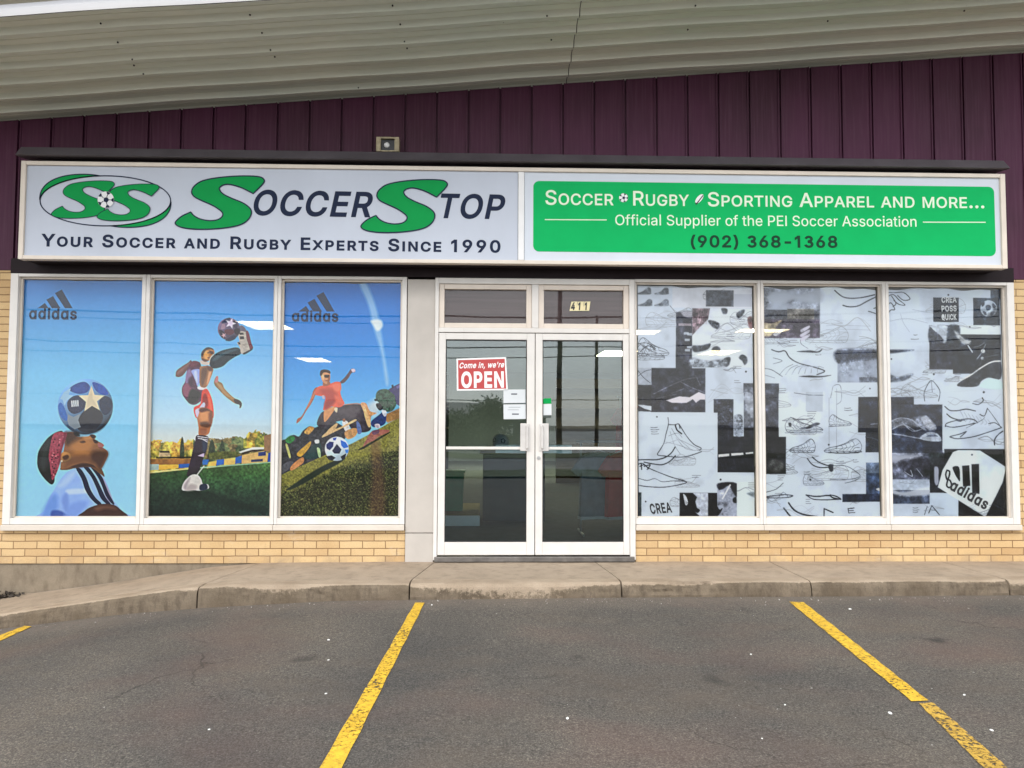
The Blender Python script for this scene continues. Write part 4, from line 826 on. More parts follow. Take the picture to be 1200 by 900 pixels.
# ------------------------------------------------------------------ window posters: printed film, drawn on a fine vertex grid
PW, PH = 300, 560
QUAD = [((24.2, 324), (167, 326), (13.5, 607), (160, 607)), ((177, 326), (322, 326.5), (171.4, 607), (316.6, 607)), ((331, 327.5), (471, 329), (326, 606), (468.6, 606)),
        ((743.5, 332), (886, 332), (747, 606), (889.3, 605.8)), ((894, 333), (1031, 333.7), (898, 606), (1038, 607.5)), ((1040, 335), (1178.6, 335), (1047, 607), (1184.5, 607.3))]
class Art:
    """A small vector painter working in photo-pixel coordinates on one pane's grid."""
    def __init__(self, k, zoom):
        tl, tr, bl, br = [np.array(q, float) for q in QUAD[k]]
        u, v = np.meshgrid(np.linspace(0, 1, PW), np.linspace(0, 1, PH))
        self.X = (tl[0] * (1 - u) + tr[0] * u) * (1 - v) + (bl[0] * (1 - u) + br[0] * u) * v
        self.Y = (tl[1] * (1 - u) + tr[1] * u) * (1 - v) + (bl[1] * (1 - u) + br[1] * u) * v
        self.u, self.v = u, v; self.img = np.zeros((PH, PW, 3)); self.rs = np.random.RandomState(k + 3); self.z = zoom
    def t(self, pts):
        ox, oy, s = self.z; return [(ox + x / s, oy + y / s) for x, y in pts]
    def field(self, cell, seed=0, octv=3):
        rs = np.random.RandomState(seed + 11); out = np.zeros_like(self.X); amp = 1.0; tot = 0
        for o in range(octv):
            c = cell / 2 ** o; gx = (self.X - self.X.min()) / c; gy = (self.Y - self.Y.min()) / c
            n = rs.rand(int(gy.max()) + 3, int(gx.max()) + 3); i, j = gy.astype(int), gx.astype(int); a, b = gy - i, gx - j
            a = a * a * (3 - 2 * a); b = b * b * (3 - 2 * b)
            out += amp * (n[i, j] * (1 - a) * (1 - b) + n[i, j + 1] * (1 - a) * b + n[i + 1, j] * a * (1 - b) + n[i + 1, j + 1] * a * b); tot += amp; amp *= 0.55
        return out / tot
    def put(self, alpha, col):
        col = np.array(col, float)
        if col.ndim == 1: col = col[None, None, :]
        self.img = self.img * (1 - alpha[..., None]) + col * alpha[..., None]
    def grad(self, stops):
        ys = [s[0] for s in stops]
        for c in range(3): self.img[..., c] = np.interp(self.Y, ys, [s[1][c] for s in stops])
    def sdf(self, pts):
        d = np.full(self.X.shape, 1e9); inside = np.zeros(self.X.shape, bool); n = len(pts)
        xs = [p[0] for p in pts]; ys = [p[1] for p in pts]; m = 6
        sel = (self.X > min(xs) - m) & (self.X < max(xs) + m) & (self.Y > min(ys) - m) & (self.Y < max(ys) + m)
        X, Y = self.X[sel], self.Y[sel]
        dd = np.full(X.shape, 1e9); ins = np.zeros(X.shape, bool)
        for i in range(n):
            (x0, y0), (x1, y1) = pts[i], pts[(i + 1) % n]
            ex, ey = x1 - x0, y1 - y0; L = ex * ex + ey * ey + 1e-9
            t = np.clip(((X - x0) * ex + (Y - y0) * ey) / L, 0, 1)
            dd = np.minimum(dd, (X - x0 - t * ex) ** 2 + (Y - y0 - t * ey) ** 2)
            if abs(ey) > 1e-9: ins ^= ((y0 > Y) != (y1 > Y)) & (X < ex * (Y - y0) / ey + x0)
        dd = np.sqrt(dd); d[sel] = np.where(ins, -dd, dd); return d
    def poly(self, pts, col, soft=0.7, sm=True, raw=False, a=1.0, shade=0.0, dirn=(-0.5, -0.8), tex=0.0, cell=3.0):
        if not raw: pts = self.t(pts)
        if sm: pts = catmull(pts, 4)
        d = self.sdf(pts); al = np.clip(0.5 - d / soft, 0, 1) * a
        c = np.ones((*self.X.shape, 3)) * np.array(col, float)
        if shade:
            cx = np.mean([p[0] for p in pts]); cy = np.mean([p[1] for p in pts]); w = max(4.0, (max(p[0] for p in pts) - min(p[0] for p in pts)) / 2); h = max(4.0, (max(p[1] for p in pts) - min(p[1] for p in pts)) / 2)
            k = ((self.X - cx) / w * dirn[0] + (self.Y - cy) / h * dirn[1]); edge = np.exp(-np.clip(-d, 0, 99) / 2.2)
            c = c * (1 + shade * k - shade * 0.7 * edge)[..., None]
        if tex: c = c * (1 + tex * (self.field(cell, int(pts[0][0] * 7) % 97, 3) - 0.5) * 2)[..., None]
        self.put(al, np.clip(c, 0, 255))
    def rect(self, x0, y0, x1, y1, col, a=1.0, tex=0.0, cell=4.0, soft=0.6):
        self.poly([(x0, y0), (x1, y0), (x1, y1), (x0, y1)], col, soft, False, a=a, tex=tex, cell=cell)
    def line(self, pts, w, col, a=1.0, sm=True):
        pts = self.t(pts)
        if sm and len(pts) > 2: pts = catmull(pts, 4, False)
        d = np.full(self.X.shape, 1e9)
        for (x0, y0), (x1, y1) in zip(pts, pts[1:]):
            sel = (self.X > min(x0, x1) - 4) & (self.X < max(x0, x1) + 4) & (self.Y > min(y0, y1) - 4) & (self.Y < max(y0, y1) + 4)
            X, Y = self.X[sel], self.Y[sel]; ex, ey = x1 - x0, y1 - y0; t = np.clip(((X - x0) * ex + (Y - y0) * ey) / (ex * ex + ey * ey + 1e-9), 0, 1)
            d[sel] = np.minimum(d[sel], np.hypot(X - x0 - t * ex, Y - y0 - t * ey))
        self.put(np.clip((w * 0.85 / 2 - d) / 0.5 + 0.5, 0, 1) * a, col)
    def ball(self, cx, cy, r, base, shade=0.35):
        (x, y), = self.t([(cx, cy)]); r = r / self.z[2]
        d = np.hypot(self.X - x, self.Y - y) - r; k = ((self.X - x) * -0.4 + (self.Y - y) * -0.7) / r
        self.put(np.clip(0.5 - d / 0.7, 0, 1), np.clip(np.ones((*self.X.shape, 3)) * np.array(base, float) * (1 + shade * k)[..., None], 0, 255)); return x, y, r
    def star(self, cx, cy, r, col, rot=0.0, inner=0.42, a=1.0, sq=(1, 1)):
        self.poly([(cx + sq[0] * (r if k % 2 == 0 else r * inner) * math.sin(rot + k * math.pi / 5), cy - sq[1] * (r if k % 2 == 0 else r * inner) * math.cos(rot + k * math.pi / 5)) for k in range(10)], col, 0.7, False, a=a)
    def grain(self, amt, cell=1.2, seed=5):
        self.img *= (1 + amt * (self.field(cell, seed, 2) - 0.5) * 2)[..., None]

def three_bars(a, sc, col, off=(0, 0)):
    for q in ([(113, 141), (137, 123), (149, 141)], [(142, 112), (164, 100), (188, 141), (160, 141)], [(170, 90), (193, 78), (228, 141), (203, 141)]):
        a.poly([(off[0] + (x - 113) * sc, off[1] + (y - 141) * sc) for x, y in q], col, 0.6, False)

# 1 player heading a ball
A1 = Art(0, (0, 310, 2.811)); a = A1
a.grad([(324, (52, 118, 190)), (370, (80, 152, 210)), (440, (118, 190, 228)), (530, (146, 206, 234)), (607, (156, 210, 234))])
a.img *= (1 + 0.05 * (a.field(60, 2) - 0.5))[..., None]
three_bars(a, 1.0, (22, 40, 66), (113, 141))
a.z = (35, 435, 5.145)
a.poly([(45, 892), (62, 850), (90, 780), (130, 710), (170, 650), (210, 610), (260, 590), (320, 580), (370, 590), (420, 630), (450, 690), (475, 760), (500, 800), (545, 850), (566, 892)], (150, 182, 238), 0.5, tex=0.05, cell=10)
for q, c, s, al in (([(45, 892), (80, 800), (130, 740), (150, 800), (120, 892)], (104, 146, 216), 6, 0.8), ([(115, 892), (108, 850), (150, 845), (190, 862), (225, 892)], (58, 84, 158), 2.5, 0.9), ([(190, 892), (200, 840), (240, 800), (330, 790), (300, 850), (280, 892)], (124, 156, 222), 5, 0.8), ([(205, 720), (330, 716), (345, 738), (215, 748)], (196, 214, 248), 3, 0.9),
                    ([(150, 700), (200, 640), (250, 610), (240, 650), (190, 700)], (186, 208, 246), 5, 0.7), ([(420, 650), (455, 710), (485, 795), (455, 790), (425, 720)], (150, 138, 164), 2, 0.9), ([(170, 780), (200, 740), (215, 800), (195, 850)], (112, 142, 210), 4, 0.7)): a.poly(q, c, s, a=al)
for q in ([(258, 592), (288, 596), (322, 650), (347, 718), (378, 768), (414, 804), (392, 812), (350, 776), (315, 722), (293, 657)], [(303, 582), (330, 580), (376, 640), (411, 708), (441, 768), (472, 808), (450, 810), (410, 772), (384, 712), (350, 642)], [(345, 580), (372, 592), (416, 640), (441, 700), (463, 750), (494, 806), (474, 802), (440, 757), (418, 700), (390, 642)]): a.poly(q, (22, 26, 58), 0.5)
a.poly([(280, 892), (310, 850), (350, 825), (420, 806), (490, 812), (530, 840), (566, 892)], (66, 42, 36), 0.6); a.poly([(370, 830), (420, 816), (485, 822), (505, 840), (440, 836), (390, 848)], (112, 74, 58), 4, a=0.9)
a.poly([(160, 595), (230, 540), (380, 555), (418, 600), (433, 642), (405, 625), (345, 585), (265, 588), (205, 602)], (104, 70, 48), 0.6); a.poly([(230, 575), (330, 560), (380, 585), (330, 582), (260, 590)], (58, 36, 30), 3)
a.poly([(22, 540), (30, 490), (60, 440), (95, 400), (140, 372), (178, 370), (155, 440), (125, 520), (122, 600), (128, 662), (110, 690), (75, 665), (40, 620), (24, 580)], (26, 24, 26), 0.5, tex=0.35, cell=3); a.poly([(40, 540), (60, 470), (100, 420), (90, 500), (70, 600), (50, 600)], (48, 56, 54), 5, a=0.7)
a.poly([(192, 380), (225, 371), (252, 375), (262, 398), (292, 403), (330, 400), (350, 387), (370, 389), (381, 402), (374, 416), (392, 428), (416, 440), (429, 455), (421, 467), (436, 475), (452, 490), (456, 512), (441, 546), (426, 576), (406, 602), (388, 592), (358, 568), (300, 558), (240, 575), (200, 592), (164, 592), (170, 540), (185, 470), (190, 420)], (142, 94, 58), 0.5, tex=0.1, cell=4)
for q, c, s, al in (([(192, 376), (252, 373), (264, 400), (300, 406), (260, 440), (200, 450)], (62, 42, 34), 5, 0.85), ([(225, 450), (290, 412), (345, 418), (360, 455), (320, 500), (255, 500)], (184, 124, 68), 7, 0.85), ([(365, 490), (440, 488), (452, 512), (430, 560), (404, 600), (376, 565), (340, 540)], (66, 40, 32), 6, 0.9), ([(240, 520), (330, 515), (360, 560), (300, 556), (230, 575), (190, 590), (200, 550)], (112, 72, 46), 5, 0.8), ([(300, 404), (345, 398), (352, 414), (320, 420)], (196, 140, 84), 3, 0.8),
                    ([(345, 389), (372, 392), (380, 402), (365, 412), (350, 402)], (44, 28, 24), 1.2, 0.9), ([(362, 416), (392, 427), (390, 440), (372, 438)], (54, 30, 26), 1.2, 0.95), ([(392, 440), (418, 442), (430, 455), (418, 464), (396, 462)], (164, 98, 92), 0.9, 1), ([(396, 464), (422, 467), (432, 478), (408, 476)], (132, 74, 66), 0.9, 1), ([(280, 432), (305, 424), (318, 434), (296, 440)], (70, 44, 32), 1.4, 0.8)): a.poly(q, c, s, a=al)
a.poly([(158, 520), (182, 492), (222, 502), (234, 530), (208, 552), (168, 556)], (182, 128, 76), 0.8, shade=0.3); a.poly([(176, 522), (205, 510), (216, 524), (202, 540), (184, 540)], (78, 46, 30), 1.6); a.ball(170, 548, 6, (230, 214, 180), 0)
a.poly([(120, 388), (150, 372), (190, 374), (202, 386), (186, 440), (166, 500), (160, 560), (140, 620), (114, 662), (105, 620), (98, 560), (92, 520), (102, 450)], (156, 64, 82), 0.5, tex=0.3, cell=2)
rs = np.random.RandomState(4)
for k in range(34):
    yy = rs.uniform(390, 640); xx = np.interp(yy, [390, 500, 640], [155, 130, 122]) + rs.uniform(-26, 26) * np.interp(yy, [390, 640], [1.2, 0.5]); a.ball(xx, yy, rs.uniform(3, 6), (70, 18, 36) if k % 3 else (206, 120, 130), 0)
a.poly([(185, 380), (202, 386), (170, 500), (162, 560), (150, 560), (165, 470)], (104, 36, 50), 3, a=0.7)
x, y, r = a.ball(315, 217, 169, (84, 122, 160), 0.7)
for q, c in (([(215, 115), (255, 80), (310, 67), (342, 95), (326, 130), (270, 140)], (28, 64, 140)), ([(358, 69), (420, 90), (456, 140), (420, 146), (376, 118)], (20, 74, 164)), ([(205, 190), (240, 155), (290, 150), (318, 180), (305, 235), (250, 263), (212, 240)], (22, 38, 76)), ([(149, 215), (165, 193), (190, 230), (206, 290), (190, 302), (160, 270)], (28, 96, 174)), ([(400, 185), (425, 155), (465, 165), (482, 215), (455, 262), (425, 266), (405, 225)], (24, 42, 72)), ([(282, 275), (345, 208), (390, 228), (422, 270), (412, 320), (360, 368), (300, 372), (266, 345)], (38, 42, 54))): a.poly(q, c, 0.5, tex=0.15, cell=3)
a.poly([(352, 92), (371, 146), (432, 151), (386, 186), (403, 240), (355, 213), (309, 246), (319, 190), (272, 150), (332, 148)], (222, 206, 174), 0.5, False); a.poly([(352, 92), (360, 170), (403, 240), (355, 213), (309, 246)], (190, 174, 146), 1.5, False, a=0.5)
a.poly([(210, 265), (242, 281), (285, 260), (271, 300), (287, 342), (250, 356), (215, 332), (205, 300)], (126, 138, 148), 0.6, False); a.poly([(226, 104), (214, 145), (240, 151), (203, 180), (188, 212), (176, 176), (160, 170), (184, 130)], (150, 188, 214), 0.6, False)
a.poly([(205, 330), (230, 352), (280, 372), (330, 374), (400, 346), (450, 295), (470, 270), (440, 330), (390, 372), (320, 388), (250, 378)], (14, 20, 36), 3, a=0.75); a.poly([(245, 378), (270, 372), (282, 396), (258, 398)], (22, 22, 24), 2)
for k in range(4): a.poly([(228 + k * 12, 182 - k), (236 + k * 12, 181 - k), (238 + k * 12, 218 - k), (230 + k * 12, 220 - k)], (196, 210, 224), 0.5, False)

# 2 player kicking high
A2 = Art(1, (170, 500, 7.74)); a = A2
a.grad([(326, (54, 128, 204)), (380, (86, 162, 222)), (440, (140, 196, 234)), (490, (182, 214, 232)), (512, (206, 216, 216)), (540, (216, 206, 176)), (607, (30, 50, 36))])
f1 = a.field(5, 4, 4); f2 = a.field(2.2, 9, 3); f3 = a.field(11, 8, 3)
ridge = np.interp(a.X, [171, 182, 190, 205, 211, 213, 222, 235, 244, 262, 275, 284, 290, 300, 308, 318], [519, 517, 519, 519, 513, 519, 516, 518, 515, 514, 512, 514, 507, 505, 508, 512]) - 3.0 * (f2 - 0.5) * 2
cl = np.where((a.X < 224)[..., None], np.array((206, 158, 66)), np.where(((a.X > 283) & (a.X < 308) & (a.Y < 526))[..., None], np.array((190, 158, 60)), np.array((120, 106, 66))))
tc_ = cl * (0.25 + 1.45 * f1 * (0.6 + 0.8 * f2))[..., None] + np.array((-26, 4, 2)) * (f3 > 0.5)[..., None]
a.put(np.clip((a.Y - ridge) / 1.0, 0, 1), np.clip(tc_, 0, 255))
for xx, w_, h0 in ((211, 2.5, 513), (246, 4, 516), (258, 3.5, 517)): a.poly([(xx - w_, 538), (xx - w_ * 0.8, h0 + 8), (xx, h0), (xx + w_ * 0.8, h0 + 8), (xx + w_, 538)], (44, 58, 38), 1.0, raw=True, tex=0.7, cell=2)
a.poly([(15, 302), (400, 298), (390, 350), (15, 360)], (150, 100, 44), 1, False, tex=0.3, cell=5); a.poly([(80, 286), (400, 280), (400, 294), (80, 298)], (26, 24, 22), 0.8, False); a.poly([(110, 240), (205, 240), (210, 280), (105, 282)], (196, 170, 130), 0.8, False, tex=0.3); a.poly([(115, 228), (200, 228), (205, 246), (118, 246)], (50, 42, 36), 0.8, False)
a.poly([(560, 250), (690, 230), (830, 240), (830, 300), (560, 310)], (88, 92, 48), 1.5, False, tex=0.5, cell=2)
g_ = np.interp(a.X, [171, 220, 246, 320], [555.5, 550.5, 549, 541.5])
gc = np.stack([np.interp(a.Y, [542, 560, 580, 607], q) for q in ((66, 52, 34, 20), (100, 86, 62, 42), (48, 48, 44, 38))], -1)
gc = gc * (0.55 + 0.9 * a.field(2.4, 31, 4))[..., None] * (0.75 + 0.5 * a.field(24, 33, 2))[..., None] * np.interp(a.X, [171, 320], [0.75, 1.2])[..., None]
a.put(np.clip((a.Y - g_) / 0.8, 0, 1), np.clip(gc, 0, 255))
for q, c in (([(25, 350), (106, 350), (106, 402), (22, 406)], (166, 186, 178)), ([(106, 356), (286, 354), (286, 385), (106, 402)], (232, 184, 66)), ([(286, 350), (388, 344), (386, 380), (286, 386)], (28, 90, 164)), ([(15, 418), (385, 384), (385, 396), (15, 434)], (228, 204, 130)),
             ([(500, 308), (562, 308), (546, 352), (505, 356)], (44, 108, 180)), ([(562, 330), (632, 318), (622, 376), (540, 388)], (230, 190, 92)), ([(632, 310), (700, 304), (696, 350), (630, 362)], (44, 102, 184)), ([(700, 302), (802, 288), (797, 350), (698, 362)], (232, 194, 104)), ([(802, 290), (862, 270), (856, 336), (800, 346)], (36, 100, 180)), ([(862, 268), (1000, 238), (1062, 228), (1102, 250), (1092, 330), (858, 346)], (216, 178, 112)), ([(945, 308), (1052, 300), (1052, 324), (945, 330)], (24, 50, 90)),
             ([(830, 238), (960, 194), (1062, 194), (1062, 212), (950, 218), (850, 248)], (230, 220, 200)), ([(860, 244), (950, 220), (1060, 214), (1060, 226), (950, 236), (870, 262)], (58, 44, 36)), ([(1010, 240), (1080, 232), (1080, 270), (1010, 276)], (44, 62, 120)), ([(1102, 248), (1150, 232), (1150, 324), (1096, 328)], (22, 78, 172)), ([(1062, 90), (1150, 66), (1150, 232), (1066, 226)], (150, 112, 76)), ([(390, 384), (640, 364), (1148, 326), (1148, 334), (640, 374), (390, 396)], (150, 190, 150))): a.poly(q, c, 0.6, False, tex=0.12, cell=3)
a.poly([(310, 590), (560, 590), (700, 640), (1100, 760), (900, 770), (500, 690), (330, 640)], (14, 30, 24), 5, a=0.6)
SK = (160, 108, 70)
a.z = (190, 365, 7.83)
a.poly([(455, 660), (463, 620), (480, 598), (493, 640), (530, 664), (551, 710), (592, 755), (641, 798), (690, 820), (712, 850), (706, 886), (690, 892), (690, 862), (650, 850), (600, 816), (540, 766), (500, 722), (470, 692)], (146, 112, 76), 0.5, tex=0.15, cell=3); a.poly([(470, 650), (520, 680), (580, 755), (640, 806), (600, 800), (530, 740)], (190, 150, 100), 2, a=0.7); a.poly([(640, 808), (690, 820), (713, 855), (696, 892), (690, 862), (652, 848)], (68, 58, 58), 0.7); a.poly([(462, 650), (478, 597), (494, 606), (488, 652)], (196, 122, 122), 0.8)
a.poly([(100, 580), (110, 545), (160, 505), (215, 470), (240, 448), (250, 480), (205, 540), (166, 590), (130, 606), (102, 600)], (104, 68, 66), 0.5, tex=0.1); a.poly([(112, 556), (165, 516), (220, 474), (230, 480), (170, 540), (120, 580)], (150, 104, 96), 2.5, a=0.7)
a.poly([(222, 495), (262, 455), (318, 466), (334, 500), (320, 522), (240, 524)], (98, 42, 58), 0.6, shade=0.3, tex=0.15)
a.poly([(210, 520), (250, 518), (322, 508), (336, 545), (325, 640), (302, 700), (322, 722), (384, 722), (372, 782), (342, 822), (282, 862), (230, 852), (185, 802), (161, 760), (160, 700), (190, 640)], (88, 52, 78), 0.5, tex=0.2, cell=2.5)
for q, c, s, al in (([(244, 545), (312, 530), (324, 560), (322, 640), (302, 692), (284, 640), (262, 592)], (150, 162, 218), 1, 1), ([(268, 560), (296, 552), (302, 650), (288, 640)], (206, 214, 240), 2, 0.8), ([(200, 560), (235, 535), (250, 600), (215, 660), (190, 655)], (150, 126, 170), 2, 0.8), ([(166, 700), (200, 662), (242, 690), (242, 760), (205, 792), (170, 762)], (140, 76, 100), 1.5, 0.9), ([(240, 722), (300, 730), (334, 762), (300, 832), (250, 852), (212, 820)], (38, 40, 42), 2.5, 0.95), ([(300, 702), (332, 690), (380, 690), (386, 722), (322, 722)], (224, 206, 214), 0.8, 1), ([(214, 640), (246, 600), (262, 660), (240, 700)], (62, 36, 60), 2.5, 0.8)): a.poly(q, c, s, a=al)
a.poly([(345, 740), (386, 714), (416, 756), (441, 830), (453, 920), (448, 985), (410, 962), (370, 935), (330, 952), (290, 985), (268, 892), (330, 850)], (214, 62, 44), 0.5, tex=0.1, cell=4)
for q, c, s in (([(352, 782), (380, 760), (402, 850), (372, 905), (350, 862)], (146, 34, 34), 1.5), ([(318, 895), (358, 842), (374, 868), (334, 950), (298, 966)], (196, 188, 226), 0.7), ([(400, 780), (420, 800), (440, 900), (425, 930)], (238, 96, 66), 2)): a.poly(q, c, s)
a.poly([(322, 520), (350, 504), (402, 500), (446, 525), (442, 562), (421, 622), (396, 682), (370, 704), (330, 692), (320, 640)], (156, 108, 72), 0.5, tex=0.1, cell=4)
for q, c, s in (([(350, 520), (394, 522), (382, 600), (352, 684), (332, 640), (336, 560)], (100, 70, 58), 2.5), ([(404, 570), (434, 540), (412, 640), (388, 680)], (222, 164, 124), 1.5), ([(390, 500), (440, 520), (430, 550), (400, 540)], (86, 54, 44), 2)): a.poly(q, c, s, a=0.9)
a.poly([(325, 448), (372, 460), (412, 470), (402, 492), (340, 486)], (206, 186, 174), 0.8)
a.poly([(335, 410), (344, 370), (380, 335), (420, 330), (452, 350), (459, 385), (440, 398), (422, 422), (408, 452), (370, 462), (340, 440)], (168, 112, 62), 0.5)
for q, c, s in (([(364, 372), (398, 366), (406, 410), (388, 440), (366, 428)], (222, 160, 86), 2), ([(336, 408), (343, 368), (385, 330), (432, 334), (452, 352), (418, 346), (382, 356), (360, 386), (348, 420)], (66, 44, 38), 0.8), ([(412, 360), (446, 368), (452, 386), (430, 392), (416, 380)], (74, 44, 34), 1.2), ([(392, 376), (410, 374), (410, 384), (394, 384)], (50, 30, 26), 0.8), ([(392, 424), (414, 420), (408, 432)], (86, 40, 36), 0.9), ([(345, 430), (372, 440), (400, 450), (372, 462), (344, 446)], (96, 60, 42), 1.5)): a.poly(q, c, s)
a.poly([(412, 465), (424, 430), (460, 394), (520, 360), (600, 338), (660, 327), (696, 344), (704, 386), (650, 416), (590, 456), (540, 502), (480, 523), (440, 522), (416, 496)], (26, 40, 50), 0.5, tex=0.2, cell=4); a.poly([(440, 440), (530, 376), (650, 340), (680, 350), (560, 390), (470, 450)], (62, 92, 104), 3, a=0.8); a.line([(410, 480), (420, 430), (450, 396)], 1.0, (220, 190, 160), 0.9)
a.poly([(680, 150), (705, 121), (736, 140), (756, 175), (776, 220), (801, 300), (813, 330), (780, 362), (720, 390), (702, 372), (694, 330), (668, 285), (690, 270), (680, 220)], (178, 168, 158), 0.5, tex=0.15, cell=2); a.poly([(752, 172), (776, 188), (802, 290), (817, 330), (790, 348), (774, 300), (755, 240)], (112, 46, 60), 0.6); a.poly([(684, 150), (705, 122), (738, 142), (752, 180), (712, 176), (690, 180)], (96, 88, 104), 0.8); a.poly([(724, 382), (790, 346), (812, 330), (806, 352), (740, 392)], (40, 30, 40), 0.7)
for q in ([(690, 190), (726, 189), (730, 208), (693, 211)], [(690, 224), (730, 224), (734, 250), (696, 252)], [(672, 278), (696, 282), (700, 300), (684, 300)]): a.poly(q, (22, 18, 26), 0.6, False)
x, y, r = a.ball(592, 157, 104, (94, 78, 106), 0.45)
for q, c in (([(520, 100), (556, 62), (604, 50), (592, 82), (560, 102)], (34, 40, 82)), ([(640, 76), (672, 108), (668, 156), (634, 132)], (48, 36, 68)), ([(500, 165), (538, 176), (562, 222), (530, 238), (508, 200)], (36, 28, 46)), ([(556, 162), (620, 160), (644, 186), (604, 212), (558, 198)], (88, 40, 52)), ([(588, 240), (640, 216), (656, 244), (604, 270), (560, 262)], (38, 40, 70)), ([(640, 160), (690, 150), (690, 200), (655, 206)], (40, 24, 36)), ([(530, 110), (556, 116), (556, 150), (520, 156)], (150, 120, 140))): a.poly(q, c, 0.5)
a.star(608, 104, 52, (214, 198, 220), 0.3, 0.42); a.star(545, 215, 26, (190, 150, 160), 0.8)
a.z = (190, 470, 7.83)
a.poly([(284, 95), (330, 66), (382, 68), (442, 108), (442, 190), (427, 242), (402, 314), (320, 322), (314, 250), (300, 170)], (180, 112, 68), 0.5, tex=0.1, cell=4)
for q, c, s in (([(326, 120), (390, 108), (402, 180), (340, 192)], (216, 148, 90), 4), ([(330, 205), (400, 200), (428, 232), (392, 252), (338, 238)], (84, 50, 36), 2.5), ([(410, 120), (440, 110), (440, 190), (424, 240), (410, 200)], (120, 66, 44), 2.5), ([(330, 260), (390, 262), (380, 312), (335, 316)], (150, 88, 60), 2), ([(282, 92), (322, 74), (314, 130), (298, 156)], (206, 196, 224), 0.8), ([(318, 84), (380, 70), (440, 108), (400, 96), (340, 110)], (80, 36, 32), 2)): a.poly(q, c, s, a=0.9)
a.poly([(300, 322), (402, 334), (396, 400), (392, 450), (362, 530), (336, 612), (300, 682), (213, 698), (224, 620), (244, 540), (264, 450), (284, 380)], (44, 30, 46), 0.5, tex=0.2, cell=3); a.poly([(350, 370), (394, 390), (388, 450), (360, 480)], (40, 56, 86), 3, a=0.8)
for q in ([(308, 334), (402, 346)], [(312, 350), (398, 366)], [(340, 352), (396, 384)]): a.line(q, 1.1, (214, 206, 222))
a.poly([(308, 512), (350, 492), (368, 488), (366, 524), (330, 516)], (196, 176, 214), 0.7, False); a.line([(300, 690), (338, 640), (366, 606)], 1.4, (232, 222, 206))
a.poly([(164, 822), (174, 770), (210, 720), (260, 684), (312, 690), (342, 730), (356, 768), (402, 774), (408, 812), (330, 832), (270, 826), (200, 832)], (216, 210, 204), 0.5, tex=0.08, cell=4)
for q, c, s in (([(200, 830), (240, 770), (300, 790), (280, 826)], (180, 168, 166), 3), ([(330, 780), (386, 768), (398, 816), (330, 828)], (34, 46, 66), 0.8), ([(180, 800), (200, 750), (240, 710), (220, 770), (200, 820)], (166, 156, 158), 3)): a.poly(q, c, s)

# 3 tackle on a slope
A3 = Art(2, (320, 310, 2.571)); a = A3
a.grad([(327, (24, 104, 188)), (400, (44, 134, 212)), (460, (84, 166, 226)), (500, (132, 196, 234)), (560, (170, 210, 226)), (607, (160, 200, 220))])
a.poly([(255, 50), (278, 55), (302, 110), (318, 170), (332, 260), (346, 350), (338, 360), (324, 270), (300, 190), (284, 120)], (206, 222, 234), 4, a=0.55); a.poly([(292, 168), (322, 166), (328, 186), (312, 200), (300, 184)], (240, 240, 230), 3, a=0.8)  # glass reflection painted into the print: pale streak with a bright spot
three_bars(a, 0.95, (26, 44, 74), (72, 140))
a.z = (325, 420, 6.43)
a.poly([(640, 400), (700, 330), (760, 320), (760, 420), (680, 440)], (226, 216, 206), 8, a=0.7)
a.poly([(736, 285), (748, 252), (780, 236), (830, 238), (882, 280), (895, 345), (860, 400), (800, 400), (762, 340), (740, 318)], (52, 82, 66), 0.8, tex=0.5, cell=2.5); a.poly([(832, 238), (870, 214), (934, 184), (950, 184), (950, 380), (895, 350), (880, 280)], (58, 52, 104), 0.7, False, tex=0.15); a.poly([(856, 204), (870, 200), (874, 226), (860, 230)], (30, 26, 50), 0.6, False); a.poly([(890, 214), (940, 190), (940, 214), (900, 232)], (96, 88, 150), 0.8, False)
a.poly([(10, 650), (58, 610), (110, 580), (152, 592), (182, 550), (232, 515), (272, 526), (330, 498), (400, 470), (520, 560), (420, 700), (250, 800), (10, 880)], (52, 52, 58), 1.0, tex=0.6, cell=3)
a.poly([(52, 612), (92, 584), (122, 606), (92, 642), (58, 636)], (40, 116, 52), 1.2, tex=0.5, cell=2); a.poly([(192, 560), (230, 518), (268, 528), (226, 576)], (196, 146, 76), 1.2, tex=0.4, cell=2)
hill = 420 + np.interp((a.X - 325) * 6.43, [0, 180, 350, 560, 700, 830, 960], [885, 806, 730, 640, 566, 492, 424]) / 6.43
nz = a.field(1.6, 40, 3); nb = a.field(9, 41, 3); dk_ = 420 + np.interp((a.X - 325) * 6.43, [0, 300, 600, 960], [1010, 880, 770, 650]) / 6.43
lit = np.array((132, 128, 58)) * (0.62 + 0.75 * nz)[..., None]; drk = np.array((56, 62, 30)) * (0.15 + 1.75 * nz ** 1.6 * (0.5 + nb))[..., None]
mm = np.clip((a.Y - dk_) / 10 + (nb - 0.5) * 2, 0, 1)[..., None]
a.put(np.clip((a.Y - hill) / 0.8, 0, 1), np.clip(lit * (1 - mm) + drk * mm, 0, 255))
sp = np.clip((a.field(1.1, 51, 2) - 0.66) * 12, 0, 1) * (a.Y > dk_ - 4); a.put(sp * 0.45, np.array((176, 172, 104)))
a.poly([(820, 420), (960, 360), (960, 440), (830, 490), (800, 460)], (150, 112, 66), 2, False, tex=0.3)
a.poly([(195, 895), (300, 832), (430, 770), (505, 758), (444, 802), (330, 862), (262, 905), (120, 980), (60, 990)], (18, 34, 28), 1.5, a=0.9)
a.poly([(700, 650), (762, 640), (800, 900), (800, 1200), (690, 1200), (712, 880)], (112, 68, 54), 6, a=0.45)
